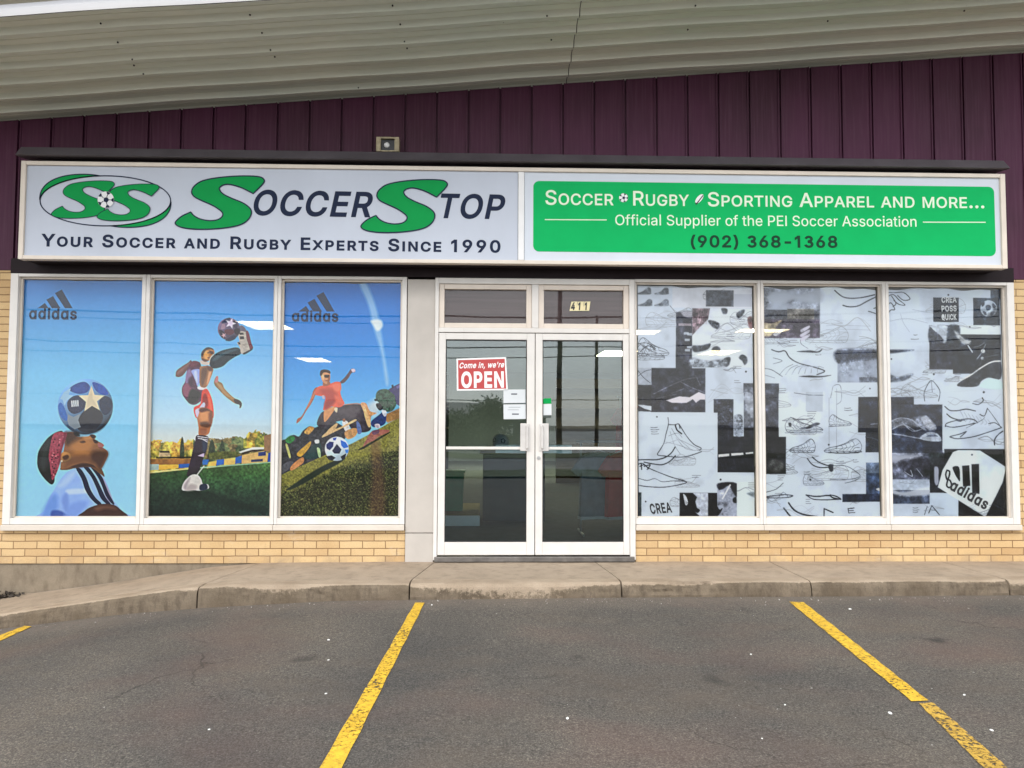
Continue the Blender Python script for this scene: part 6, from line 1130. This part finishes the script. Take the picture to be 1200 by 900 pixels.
for q, w in (([(456, 98), (490, 124), (540, 126), (600, 116), (660, 128)], 1.5), ([(470, 148), (500, 172), (550, 186), (610, 180), (650, 186), (672, 202)], 1.5), ([(642, 78), (680, 84), (712, 60), (706, 40)], 1.5), ([(460, 226), (500, 236), (560, 230), (660, 208)], 1.3), ([(460, 232), (470, 210), (540, 190), (590, 190)], 1.2), ([(490, 300), (540, 312), (640, 300), (740, 270), (832, 238)], 1.3), ([(496, 296), (560, 280), (600, 264), (560, 300)], 1.2), ([(832, 236), (790, 206), (748, 212)], 1.1), ([(690, 150), (720, 160), (740, 110)], 1.3), ([(840, 262), (806, 288), (786, 320), (786, 352)], 1.7), ([(740, 110), (770, 150), (820, 220)], 0.7), ([(600, 240), (700, 190), (720, 170)], 0.7)): a.line(q, w, (46, 56, 76))
for k in range(8): a.line([(560 + k * 26, 130 + k * 8), (580 + k * 26, 170 + k * 6), (566 + k * 26, 196 + k * 4)], 0.6, (120, 134, 156), 0.7)
a.poly([(530, 190), (580, 182), (560, 200)], (46, 56, 76), 1)
scribble(a, 246, 766, 40, n=3); a.line([(322, 812), (340, 756)], 1.0, (80, 92, 112)); a.line([(350, 800), (370, 752), (420, 812)], 1.2, (54, 62, 80), sm=False); a.line([(360, 780), (400, 784)], 0.6, (80, 92, 112))

def clutter(a, n, seed):
    """Faint pencil studies, grey washes and photo grain over a collage."""
    rs = np.random.RandomState(seed); lum = a.img.mean(-1); z0 = a.z; a.z = (0, 0, 1); keep = a.img.copy()
    wash = a.field(26, seed, 4); a.img *= (1 - 0.07 * np.clip((wash - 0.5) * 4, 0, 1))[..., None]
    x0, x1, y0, y1 = a.X.min() + 8, a.X.max() - 8, a.Y.min() + 6, a.Y.max() - 6
    for k in range(n):
        x, y = rs.uniform(x0, x1), rs.uniform(y0, y1); w = rs.uniform(8, 26); c = rs.uniform(96, 150); fl = rs.choice((-1, 1))
        if k % 3 == 0: shoe(a, x - w, y - w * 0.3, w * 2, w * 0.8, (c, c + 4, c + 12), 0.45, fl)
        for j in range(rs.randint(2, 6)):
            p = [(x + fl * w * t, y + rs.uniform(-0.3, 0.3) * w * (1 + t)) for t in (-1, -0.4, 0.2, 0.8)]
            a.line(p, rs.choice((0.4, 0.5, 0.8)), (c, c + 4, c + 12), rs.uniform(0.35, 0.8))
        if k % 4 == 0:
            for j in range(rs.randint(2, 4)): a.line([(x + w * 0.4, y - w * 0.5 + j * 2.4), (x + w * 0.4 + rs.uniform(4, 11), y - w * 0.5 + j * 2.4)], 0.7, (70, 74, 86), 0.6)
    light = np.clip((lum - 150) / 20, 0, 1)[..., None]; dark = 1 - light
    ph = (a.field(7, seed + 5, 5) - 0.5) * 2; fine = (a.field(1.6, seed + 9, 2) - 0.5) * 2
    photo = np.clip(keep * (1 + 0.55 * ph + 0.2 * fine)[..., None] + 26 * np.clip(ph, 0, 1)[..., None] ** 1.5 * 2 - 6, 6, 255)
    a.img = a.img * light + photo * dark; a.z = z0
clutter(A4, 22, 61); clutter(A5, 30, 62); clutter(A6, 24, 63)

def poster(k, art, label, wave):
    pa, pb = panes[k]
    # the film hangs a little short of the pane's edges
    m = [(0.004, 0.004), (0.004, 0.004), (0.004, 0.004), (0.028, 0.022), (0.010, 0.020), (0.012, 0.012)][k]
    x = pa + (pb - pa) * art.u; z = ZT - (ZT - ZB) * art.v
    rs = np.random.RandomState(k); ph = rs.rand(3) * 6
    top = 0.010 + wave * (0.5 + 0.3 * np.sin(art.u * 9 + ph[0]) + 0.2 * np.sin(art.u * 23 + ph[1]))
    z = np.minimum(z, ZT - top); x = np.clip(x, pa + m[0], pb - m[1])
    y = 0.054 + 0.0015 * np.sin(art.u * 7 + art.v * 3 + ph[2]) + 0.001 * np.sin(art.v * 11 + ph[0])
    n = PW * PH; me = bpy.data.meshes.new('window_poster')
    me.vertices.add(n); me.vertices.foreach_set('co', np.stack([x, y, z], -1).reshape(-1).astype(np.float32))
    i = (np.arange(PH - 1)[:, None] * PW + np.arange(PW - 1)[None, :]).reshape(-1)
    q = np.stack([i, i + PW, i + PW + 1, i + 1], -1).reshape(-1)
    me.loops.add(len(q)); me.loops.foreach_set('vertex_index', q.astype(np.int32))
    me.polygons.add(len(i)); me.polygons.foreach_set('loop_start', (np.arange(len(i)) * 4).astype(np.int32)); me.polygons.foreach_set('loop_total', np.full(len(i), 4, np.int32))
    me.update(calc_edges=True)
    def blur(q, r):
        for ax in (0, 1):
            c = np.cumsum(np.concatenate([np.repeat(q.take([0], ax), r + 1, ax), q, np.repeat(q.take([-1], ax), r, ax)], ax), ax)
            n_ = q.shape[ax]; q = (c.take(range(2 * r + 1, 2 * r + 1 + n_), ax) - c.take(range(0, n_), ax)) / (2 * r + 1)
        return q
    if k < 3:
        im = art.img
        im = im + 0.5 * (im - blur(blur(im, 3), 3)); art.img = im * (1 + 0.02 * (art.field(3.0, 70 + k, 2) - 0.5) * 2)[..., None]      # hard-sharpened print
    s = np.clip(art.img, 0, 255) / 255
    if k > 2:
        g_ = s.mean(-1, keepdims=True); s = g_ + (s - g_) * 0.62; s = np.clip(s ** 1.35 * 1.19, 0, 0.90)          # crisp black and white print
    s = s; s = np.where(s <= 0.04045, s / 12.92, ((s + 0.055) / 1.055) ** 2.4) * (1.05, 1.05, 1.05, 1.0, 1.0, 1.0)[k]
    at = me.color_attributes.new('print', 'FLOAT_COLOR', 'POINT')
    at.data.foreach_set('color', np.concatenate([np.clip(s, 0, 0.85).reshape(-1, 3), np.ones((n, 1))], 1).reshape(-1).astype(np.float32))
    me.polygons.foreach_set('use_smooth', np.ones(len(i), bool))
    me.materials.append(FILM); o = bpy.data.objects.new('window_poster', me); COL.objects.link(o)
    return tag(o, label, 'poster')
FILM = film_mat('printed_window_film')
PO = [poster(0, A1, 'window poster of a footballer in a red headband balancing a blue ball on his face', 0.012),
      poster(1, A2, 'window poster of a footballer in red shorts kicking a ball overhead', 0.012),
      poster(2, A3, 'window poster of an orange shirted player above a ball on a grass slope', 0.014),
      poster(3, A4, 'grey collage poster of sneaker sketches in the window right beside the door', 0.03),
      poster(4, A5, 'grey collage poster of sneaker sketches in the middle window between two other collages', 0.034),
      poster(5, A6, 'grey collage poster with a tilted white card of three dark bars at its lower corner', 0.03)]
TY = 0.0520
letters('lettering', '@did@s', (34, 373.5), (90, 374), 12.3, TY, MT['navy'], PO[0], bold=26)
letters('lettering', '@did@s', (342, 376.2), (396.5, 376.6), 12.0, TY, MT['navy'], PO[2], bold=26)
letters('lettering', 'CREA', (762, 602), (788, 600), 11, TY, MT['ink'], PO[3], bold=26, shear=-0.25)
for t_, y_ in (('CREA', 354.5), ('POSS', 364.8), ('QUICK', 374.8)):
    letters('lettering', t_, (1103.5, y_), (1121, y_ - 0.3), 6.4, TY, MT['paper'], PO[5], bold=24)
letters('lettering', '@did@s', (1030 + 462 / 5.625, 460 + 632 / 5.625), (1030 + 702 / 5.625, 460 + 772 / 5.625), 12.0, TY, MT['ink'], PO[5], bold=30)

# ------------------------------------------------------------------ signs on the entrance
def quad_card(name, c, y0, y1, mat, parent=None):
    bm = bmesh.new(); prism(bm, [XZ(x, y, y1) for x, y in c], y0, y1); return link(name, bm, mat, parent)
OY = -0.001
O_ = thing('open_sign', 'red and white OPEN sign hung inside the left glass door', 'sign')
quad_card('border', [(535, 420.3), (593, 418.6), (595, 457.2), (535.4, 457.8)], OY, OY + 0.003, MT['white'], O_)
quad_card('red_face', [(536.8, 422), (591.4, 420.4), (593.2, 455.4), (537.2, 456)], OY - 0.0012, OY - 0.0002, MT['red'], O_)
letters('lettering', 'Come in, we\'re', (538.5, 431.5), (591, 430.3), 6.2, OY - 0.0014, MT['white'], O_, bold=22, shear=0.3)
letters('lettering', 'OPEN', (540.5, 453.6), (590.5, 453.2), 17, OY - 0.0014, MT['white'], O_, bold=34)
for c, lab, ln in (([(590, 456.6), (615.6, 456.3), (615.8, 472), (590, 472.4)], 'white paper notice taped just under the OPEN sign', [(599, 461, 606)]),
                   ([(590, 474), (616, 473.7), (616.2, 491), (590.2, 491.3)], 'lower white paper notice with a short dark bar on the left door', [(596, 477, 610), (595, 480, 608), (600, 484.5, 608)])):
    n_ = tag(quad_card('paper_notice', c, OY, OY + 0.0015, MT['paper']), lab, 'notice')
    for k, (xa, ya, xb) in enumerate(ln):
        h = 1.6 if k == 2 or len(ln) == 1 else 0.5
        quad_card('print', [(xa, ya), (xb, ya), (xb, ya + h), (xa, ya + h)], OY - 0.0008, OY - 0.0001, plain('faded_print', (0.22, 0.24, 0.27) if h < 1 else (0.12, 0.13, 0.15)), n_)
n_ = tag(quad_card('sticker', [(636, 473.5), (646.2, 473.3), (646.4, 486.4), (636.2, 486.6)], OY, OY + 0.0012, MT['paper']), 'small white and green sticker on the right glass door', 'sticker')
quad_card('green_top', [(636.4, 467.2), (645.6, 466.4), (646.2, 473.0), (636, 473.2)], OY, OY + 0.0012, MT['green'], n_)
HN = thing('house_number', 'yellowish 411 street number tiles on the glass above the right door', 'house number')
for k, ch in enumerate('411'):
    xa = 668 + k * 7.6
    t_ = quad_card('number_tile', [(xa + 1.6, 353.6), (xa + 8.6, 353.4), (xa + 7.2, 364.2), (xa - 0.6, 364.4)], 0.024, 0.0285, MT['yellow'], HN)
    letters('digit', ch, (xa + (1.0 if k == 0 else 2.2), 362.9), (xa + (6.0 if k == 0 else 5.4), 362.7), 8, 0.0235, MT['ink'], t_, bold=36, shear=0.22)

# ------------------------------------------------------------------ inside the shop
lamp = emit_mat('ceiling_light_diffuser', (1.0, 0.84, 0.52), 10.0); trim = plain('light_trim', (0.6, 0.6, 0.58), 0.5)
def ceiling_light(px, py, w, d, label):
    dr = ray(px, py); q = CAM + dr * ((2.93 - CAM.z) / dr.z)
    o = thing('ceiling_light', label, 'ceiling light', (q.x, q.y, 2.949), 'ceiling lights inside the shop')
    bm = bmesh.new(); e = 0.03
    box(bm, -w / 2, w / 2, -d / 2, -d / 2 + e, -0.03, 0); box(bm, -w / 2, w / 2, d / 2 - e, d / 2, -0.03, 0); box(bm, -w / 2, -w / 2 + e, -d / 2 + e + .001, d / 2 - e - .001, -0.03, 0); box(bm, w / 2 - e, w / 2, -d / 2 + e + .001, d / 2 - e - .001, -0.03, 0)
    link('frame', bm, trim, o); bm = bmesh.new(); box(bm, -w / 2 + e + .001, w / 2 - e - .001, -d / 2 + e + .001, d / 2 - e - .001, -0.022, -0.004); link('diffuser', bm, lamp, o)
ceiling_light(312, 381, 0.75, 1.2, 'bright ceiling light showing through the overhead kick poster')
ceiling_light(368, 421.5, 0.75, 1.5, 'bright ceiling light showing through the orange shirt poster')
ceiling_light(568, 425, 1.2, 1.6, 'ceiling light seen beside the OPEN sign in the left door')
ceiling_light(722, 414, 0.8, 1.5, 'ceiling light seen near the top of the right glass door')
ceiling_light(753, 389, 0.62, 0.7, 'ceiling light glowing through the left edge of the collage beside the door')
ceiling_light(842, 413, 0.75, 1.3, 'ceiling light glowing in the middle of the collage beside the door')
ceiling_light(893, 387, 0.9, 0.6, 'ceiling light glowing behind the post between two collage posters')
dkm = plain('dark_display', (0.03, 0.033, 0.04), 0.5); wood = plain('display_wood', (0.16, 0.12, 0.08), 0.6, 0, 0.2, 5, 0, (1, 1, 8))
def shirt(name, label, x, y, z, col, trimc, rot=0.0, grp='garments on the rack inside'):
    """A short sleeved jersey on a hanger: front and back shells joined at sleeves and sides."""
    t = thing(name, label, 'jersey', (x, y, z), grp); t.rotation_euler = (0, 0, rot)
    half = [(0.07, 0.0), (0.2, -0.04), (0.33, -0.2), (0.25, -0.27), (0.21, -0.2), (0.22, -0.45), (0.23, -0.72)]
    out = half + [(-a, b) for a, b in half[::-1]]
    bm = bmesh.new(); f = [bm.verts.new((a, -0.03 - 0.02 * math.cos(a * 6), b)) for a, b in out]; k = [bm.verts.new((a, 0.03 + 0.02 * math.cos(a * 6), b)) for a, b in out]
    for L in (f, k):
        for tr_ in tessellate_polygon([[Vector((a, b, 0)) for a, b in out]]): bm.faces.new([L[i] for i in tr_])
    for i in range(len(out)): bm.faces.new((f[i], f[(i + 1) % len(out)], k[(i + 1) % len(out)], k[i]))
    link('cloth', bm, col, t)
    bm = bmesh.new(); box(bm, -0.23, 0.23, -0.056, 0.056, -0.75, -0.721); link('hem', bm, trimc, t)
    bm = bmesh.new(); tube(bm, [(-0.18, 0, -0.03), (0, 0, 0.03), (0.18, 0, -0.03)], 0.006, 6); tube(bm, [(0, 0, 0.03), (0, 0, 0.1), (0.02, 0, 0.125), (0.04, 0, 0.11)], 0.004, 6); link('hanger', bm, MT['steel'], t)
rk = thing('clothes_rack', 'steel clothes rack standing inside behind the right glass door', 'rack', (1.75, 1.6, 0.035))
bm = bmesh.new(); tube(bm, [(-0.75, 0, 1.05), (0.75, 0, 1.05)], 0.014); link('rail', bm, MT['steel'], rk)
for s in (-0.7, 0.7):
    bm = bmesh.new(); tube(bm, [(s, 0, 0.02), (s, 0, 1.05)], 0.014); tube(bm, [(s, -0.25, 0.02), (s, 0.25, 0.02)], 0.014); link('leg', bm, MT['steel'], rk)
fab = lambda n, c: plain(n, c, 0.85, 0, 0.2, 8)
fr_, fw_, fb_, fg_ = fab('red_fabric', (0.6, 0.06, 0.05)), fab('white_fabric', (0.55, 0.55, 0.56)), fab('navy_fabric', (0.03, 0.05, 0.12)), fab('grey_fabric', (0.2, 0.22, 0.25))
for i, (dx, c, nm) in enumerate(((-0.5, fg_, 'grey jersey at the left end of the rack'), (-0.22, fr_, 'bright red jersey with a white hem on the rack behind the right door'), (0.08, fb_, 'navy jersey on the rack beside the red one'), (0.38, fw_, 'white jersey toward the right end of the rack'))):
    shirt('jersey', nm, 1.75 + dx, 1.6, 0.96, c, fw_ if c is not fw_ else fb_, 0.25 + 0.2 * i)
rk2 = thing('clothes_rack', 'second taller clothes rack deeper inside behind the right glass door', 'rack', (2.55, 3.3, 0.035))
bm = bmesh.new(); tube(bm, [(-0.8, 0, 1.62), (0.8, 0, 1.62)], 0.014); link('rail', bm, MT['steel'], rk2)
for s in (-0.75, 0.75):
    bm = bmesh.new(); tube(bm, [(s, 0, 0.02), (s, 0, 1.62)], 0.014); tube(bm, [(s, -0.25, 0.02), (s, 0.25, 0.02)], 0.014); link('leg', bm, MT['steel'], rk2)
pk_ = fab('pink_fabric', (0.55, 0.22, 0.26))
for i, (dx, c, nm) in enumerate(((-0.62, fr_, 'red jersey first from the left on the taller rack'), (-0.34, fw_, 'white jersey between two red and pink ones on the taller rack'), (-0.06, pk_, 'pink jersey in the middle of the taller rack'), (0.24, fr_, 'red jersey right of the pink one on the taller rack'), (0.54, fb_, 'navy jersey at the right end of the taller rack'))):
    shirt('jersey', nm, 2.55 + dx, 3.3, 1.535, c, fw_ if c is not fw_ else fb_, 0.5 - 0.15 * i, 'garments on the taller rack')
ct = thing('display_counter', 'dark display counter standing inside behind the left glass door', 'counter', (0.12, 3.0, 0.035))
bm = bmesh.new(); box(bm, -0.2, 0.6, -0.3, 0.3, 0.0, 0.86, bev=0.01); link('cabinet', bm, dkm, ct)
bm = bmesh.new(); box(bm, -0.24, 0.64, -0.34, 0.34, 0.862, 0.90, bev=0.008); link('countertop', bm, wood, ct)
def football(x, y, z, lab):
    o = thing('football', lab, 'ball', (x, y, z))
    bm = bmesh.new(); ball(bm, (0, 0, 0), 0.11, 20, 14); fs0 = set(bm.faces)
    for a, e in ((0, 0.2), (1.3, 0.3), (2.5, 0.1), (3.8, 0.25), (5.0, 0.15), (4.5, -0.8), (3.0, 1.2)):
        n = Vector((math.cos(a) * math.cos(e), math.sin(a) * math.cos(e), math.sin(e))); u = n.orthogonal().normalized(); w = n.cross(u)
        bm.faces.new([bm.verts.new((n * 0.107 + (u * math.cos(k * 1.2566) + w * math.sin(k * 1.2566)) * 0.036).normalized() * 0.1125) for k in range(5)]).material_index = 1
    link('ball_skin', bm, [fw_, dkm], o, True)
football(0.15, 2.9, 1.045, 'white football with dark patches resting on the counter')
pf = thing('display_platform', 'low tan display platform with a pale rim inside the left door', 'platform', (-0.85, 3.2, 0.035))
bm = bmesh.new(); box(bm, -0.75, 0.72, -0.9, 0.8, 0.0, 0.10, bev=0.008); link('platform_top', bm, plain('straw_mat', (0.34, 0.25, 0.08), 0.85, 0, 0.25, 12), pf)
bm = bmesh.new(); box(bm, -0.77, 0.74, -0.94, -0.902, 0.0, 0.125, bev=0.006); link('rim', bm, MT['white'], pf)
for nm, x, w_, h_, c, lab in (('storage_bin', -1.0, 0.42, 0.42, (0.03, 0.10, 0.30), 'blue storage bin standing on the low tan platform'), ('storage_bin', -0.5, 0.34, 0.5, (0.03, 0.20, 0.09), 'green storage bin standing on the low tan platform')):
    sb = thing(nm, lab, 'bin', (x, 3.1, 0.137), 'storage bins on the platform')
    bm = bmesh.new(); t0, t1 = w_ / 2 * 0.88, w_ / 2
    for s in range(4):
        a = s * math.pi / 2; c_, s_ = math.cos(a), math.sin(a); R2 = lambda x, y, z: bm.verts.new((x * c_ - y * s_, x * s_ + y * c_, z))
        vs = [R2(-t0, -t0, 0), R2(t0, -t0, 0), R2(t1, -t1, h_), R2(-t1, -t1, h_)]; bm.faces.new(vs)
    bm.faces.new([bm.verts.new(p) for p in ((-t0, -t0, 0), (t0, -t0, 0), (t0, t0, 0), (-t0, t0, 0))]); link('bin_body', bm, plain('bin_plastic', c, 0.45), sb)
    bm = bmesh.new(); box(bm, -t1 - 0.015, t1 + 0.015, -t1 - 0.015, t1 + 0.015, h_ + 0.001, h_ + 0.03, bev=0.006); link('lid', bm, plain('bin_lid', tuple(q * 0.7 for q in c), 0.45), sb)
sh = thing('shoe_shelf', 'long wooden shoe shelf against the far right side inside', 'shelf', (3.2, 9.0, 0.035))
bm = bmesh.new(); box(bm, -1.8, 1.8, 0.0, 0.04, 0, 2.2); link('back_panel', bm, wood, sh)
for k in range(5):
    bm = bmesh.new(); box(bm, -1.8, 1.8, -0.32, -0.001, 0.3 + 0.42 * k, 0.33 + 0.42 * k); link('shelf_board', bm, wood, sh)
sh2 = thing('shoe_shelf', 'dark shoe shelf against the far left side inside the shop', 'shelf', (-2.6, 8.0, 0.035))
bm = bmesh.new(); box(bm, -1.8, 1.8, 0.0, 0.04, 0, 2.2); link('back_panel', bm, dkm, sh2)
for k in range(5):
    bm = bmesh.new(); box(bm, -1.8, 1.8, -0.32, -0.001, 0.3 + 0.42 * k, 0.33 + 0.42 * k); link('shelf_board', bm, wood, sh2)

# ------------------------------------------------------------------ across the street, seen mirrored in the glass
def zfar(y): return gz(0, y)
bm = bmesh.new(); vs = [bm.verts.new(p) for p in ((-150, -30, gz(0, -30) + 0.03), (150, -30, gz(0, -30) + 0.03), (150, -20, gz(0, -20) + 0.03), (-150, -20, gz(0, -20) + 0.03))]; bm.faces.new(vs)
structure(link('road', bm, plain('road_asphalt', (0.16, 0.16, 0.16), 0.85, 0, 0.2, 2), None))
gcol = plain('verge_grass', (0.07, 0.085, 0.03), 0.9, 0, 0.4, 3)
for y0, y1 in ((-36, -30.02), (-19.98, -16.5)):
    bm = bmesh.new(); vs = [bm.verts.new((x, y, gz(0, y) + 0.06)) for x, y in ((-150, y0), (150, y0), (150, y1), (-150, y1))]; bm.faces.new(vs)
    structure(link('grass_verge', bm, gcol))
polem = plain('weathered_pole', (0.045, 0.04, 0.036), 0.8, 0, 0.3, 4)
poles = []
for i, (px, Yv, h, r, lab) in enumerate(((656, 36.5, 10.5, 0.16, 'thick dark utility pole across the street mirrored in the right door'), (700, 48, 9.5, 0.15, 'slim utility pole with a cross arm mirrored in the right door'), (735, 46, 8.5, 0.13, 'short utility pole mirrored at the edge of the right door'))):
    q = P(px, 480, Yv); o = thing('utility_pole', lab, 'utility pole', (q.x, -Yv, gz(0, -Yv)), 'utility poles across the street')
    bm = bmesh.new(); tube(bm, [(0, 0, 0), (0, 0, h)], [r, r * 0.7], 10); link('pole', bm, polem, o)
    bm = bmesh.new(); box(bm, -1.1, 1.1, -0.3, -0.18, h - 0.9, h - 0.76); link('cross_arm', bm, polem, o); poles.append((q.x, -Yv, h))
for i, (py, lab) in enumerate(((407, 'highest power cable strung across the street mirrored high in the glass'), (419, 'second power cable across the street mirrored in the glass'), (372, 'thick communications cable across the street mirrored in the posters'), (380, 'thin cable just below the thick communications cable'), (470, 'lowest sagging cable across the street mirrored in the doors'))):
    Yv = 36.3 if i != 4 else 47.8; q = P(600, py, Yv); bm = bmesh.new()
    tube(bm, [(x, -Yv, q.z + 0.0006 * (x - 4) ** 2 + 0.01 * x) for x in range(-48, 57, 4)], (0.035, 0.03, 0.05, 0.03, 0.03)[i], 6)
    tag(link('power_cable', bm, MT['black']), lab, 'cable', 'cables across the street')
def leafy(name, label, cx, cy, h, rw, seed, grp):
    o = thing(name, label, 'tree', (cx, cy, gz(0, cy)), grp); R = random.Random(seed)
    bm = bmesh.new(); tube(bm, [(0, 0, 0), (0.1, 0, h * 0.3), (0, 0.1, h * 0.7)], [0.22, 0.16, 0.06], 8)
    for k in range(6):
        a = k * 1.05; tube(bm, [(0.05, 0, h * (0.3 + 0.05 * k)), (math.cos(a) * rw * 0.6, math.sin(a) * rw * 0.6, h * (0.5 + 0.06 * k))], [0.08, 0.03], 6)
    link('trunk', bm, polem, o); bm = bmesh.new()
    for c in range(46):
        a = R.uniform(0, 6.28); rr = rw * math.sqrt(R.random()); zz = h * R.uniform(0.3, 1.0); sq = math.sqrt(max(0.05, 1 - ((zz / h - 0.6) / 0.42) ** 2))
        C = Vector((math.cos(a) * rr * sq, math.sin(a) * rr * sq, zz))
        for k in range(55):
            d = Vector((R.gauss(0, 1), R.gauss(0, 1), R.gauss(0, 0.8))) * 0.33 + C; u = Vector((R.gauss(0, 1), R.gauss(0, 1), R.gauss(0, 1))).normalized(); w = u.orthogonal().normalized(); s = R.uniform(0.06, 0.14)
            bm.faces.new([bm.verts.new(d + u * s), bm.verts.new(d + w * s * 0.6), bm.verts.new(d - u * s), bm.verts.new(d - w * s * 0.6)])
    link('crown', bm, plain('leaf_green', (0.05, 0.075, 0.022), 0.7, 0, 0.5, 1.5), o)
for i, (px, Yv, h, rw) in enumerate(((522, 40, 1.9, 2.2), (545, 44, 2.2, 2.4), (572, 42, 2.9, 1.6), (450, 45, 2.4, 2.6))):
    q = P(px, 480, Yv); leafy('roadside_tree', ('low bushy roadside tree', 'wide low roadside tree', 'tallest of the roadside trees', 'broad low roadside tree at far left')[i] + ' across the street behind the camera', q.x, -Yv, h, rw, i, 'trees across the street')
bm = bmesh.new(); vs = [bm.verts.new((x, y, gz(0, y) + 0.05)) for x, y in ((-160, -150), (160, -150), (160, -36.02), (-160, -36.02))]; bm.faces.new(vs)
structure(link('far_pavement', bm, plain('pale_far_concrete', (0.36, 0.36, 0.35), 0.9, 0, 0.25, 0.2)))
q = P(560, 480, 52); HB = thing('house', 'dark grey gabled house across the street mirrored in the left door', 'house', (q.x, -52, gz(0, -52)))
bm = bmesh.new(); box(bm, -5, 5, -4, 4, 0, 2.0); link('wall', bm, plain('house_wall', (0.08, 0.08, 0.085), 0.8), HB)
bm = bmesh.new(); a = [bm.verts.new((-5.4, y, z)) for y, z in ((-4.5, 2.005), (4.5, 2.005), (0, 3.2))]; b = [bm.verts.new((5.4, y, z)) for y, z in ((-4.5, 2.005), (4.5, 2.005), (0, 3.2))]
bm.faces.new(a); bm.faces.new(b[::-1]); [bm.faces.new((a[i], a[(i + 1) % 3], b[(i + 1) % 3], b[i])) for i in range(3)]; link('roof', bm, MT['flash'], HB)
for x in (-2.6, 1.4):
    bm = bmesh.new(); box(bm, x, x + 1.2, 4.001, 4.06, 0.8, 1.7); link('window', bm, MT['white'], HB)

# ------------------------------------------------------------------ litter and grit
litter = ((122, 829, 3.0), (245, 855, 3.6), (385, 750, 4.0), (385, 773.5, 3.6), (382, 813, 4.0), (355, 820, 2.2), (60, 807, 2.0), (301, 880, 2.0), (77, 890, 2.6), (665, 842, 6.0), (665, 826, 2.4), (1043, 836, 6.5), (893, 865.5, 3.4),
          (920, 826, 3.6), (911, 831, 3.0), (951, 806.5, 3.2), (880, 767, 4.2), (1092, 873, 2.8), (1130, 814.5, 4.0), (1162, 856, 4.6), (1092, 807, 2.6), (866, 827, 2.2), (862, 841, 2.2), (915, 807, 2.2), (873, 799, 2.0), (828, 854, 2.2), (1141, 788, 2.6), (989, 773, 2.0),
          (897, 709, 3.2), (868, 715.5, 2.6), (883, 721.5, 2.4), (996, 714, 4.0), (880, 767.5, 2.0), (1106, 704.5, 2.4), (703, 725, 2.0), (506, 709, 3.4), (514, 704.5, 3.0), (985, 703, 2.6), (1135, 713, 2.6), (582, 719, 3.0))
lm = [plain('pale_litter', (0.72, 0.72, 0.70), 0.8, 0, 0.1, 60), plain('grey_pebble', (0.30, 0.29, 0.27), 0.85, 0, 0.2, 60)]
done = set()
for i, (px, py, s) in enumerate(litter):
    q = ground_hit(px, py); d = (q - CAM).length; r = s / FPX * d * (0.42 if s >= 3.4 else 0.34)
    bm = bmesh.new(); bmesh.ops.create_icosphere(bm, subdivisions=2, radius=1.0); R = random.Random(i)
    a = R.uniform(0, 3.1)
    for v in bm.verts:
        k = 1 + 0.35 * mnoise.noise(v.co * 1.7 + Vector((i * 3.1, 0, 0))); x, y, z = v.co * k
        v.co = Vector(((x * math.cos(a) - y * 0.6 * math.sin(a)) * r, (x * math.sin(a) + y * 0.6 * math.cos(a)) * r, max(z, -0.3) * r * 0.45))
    big = s >= 3.4
    o = link('litter_scrap' if big else 'pebble', bm, lm[0 if big else 1], None, False, (q.x, q.y, q.z + 0.0 + r * 0.1))
    if big: tag(o, 'small white scrap of litter lying on the dark asphalt', 'litter', 'white litter scraps on the asphalt')
    else: tag(o, 'tiny pale pebble lying loose on the dark asphalt', 'pebble', 'pale pebbles on the asphalt')
bm = bmesh.new(); R = random.Random(3)
for k in range(1500):
    x = R.uniform(-5.2, 5.4); y = kerb_y(x) - 0.05 - abs(R.gauss(0, 0.09)); r = R.choice((0.003, 0.004, 0.004, 0.006, 0.009))
    if R.random() < 0.6 and mnoise.noise(Vector((x * 1.3, 0, 4))) < 0.02: continue
    c = Vector((x, y, gz(x, y) + r * 0.4)); pts = [bm.verts.new(c + Vector((R.uniform(-1, 1), R.uniform(-1, 1), R.uniform(-.2, .9))).normalized() * r) for _ in range(3)] + [bm.verts.new(c + Vector((0, 0, r * 0.9)))]
    for t_ in ((0, 1, 2), (0, 1, 3), (1, 2, 3), (0, 2, 3)): bm.faces.new([pts[i] for i in t_]).material_index = 1 if R.random() < 0.3 else 0
g_ = link('kerb_grit', bm, [plain('grit', (0.20, 0.175, 0.15), 0.9, 0, 0.3, 80), plain('pale_grit', (0.5, 0.48, 0.44), 0.9, 0, 0.2, 80)]); g_['kind'] = 'stuff'
q = P(9, 697, -0.02); bm = bmesh.new(); R = random.Random(5)
for k in range(70):
    c = Vector((R.gauss(0, 0.07), -abs(R.gauss(0, 0.03)) - 0.01, abs(R.gauss(0, 0.02)) + 0.005)); u = Vector((R.gauss(0, 1), R.gauss(0, 1), R.gauss(0, .6))).normalized() * R.uniform(.012, .03); w = u.orthogonal() * 0.5
    bm.faces.new([bm.verts.new(c + u), bm.verts.new(c + w), bm.verts.new(c - u), bm.verts.new(c - w)])
tag(link('dead_leaves', bm, plain('dead_leaf', (0.03, 0.022, 0.015), 0.8, 0, 0.4, 30), None, False, (q.x, q.y - 0.01, walk_wall(q.x))), 'dark clump of dead leaves against the concrete foundation at far left', 'leaves')
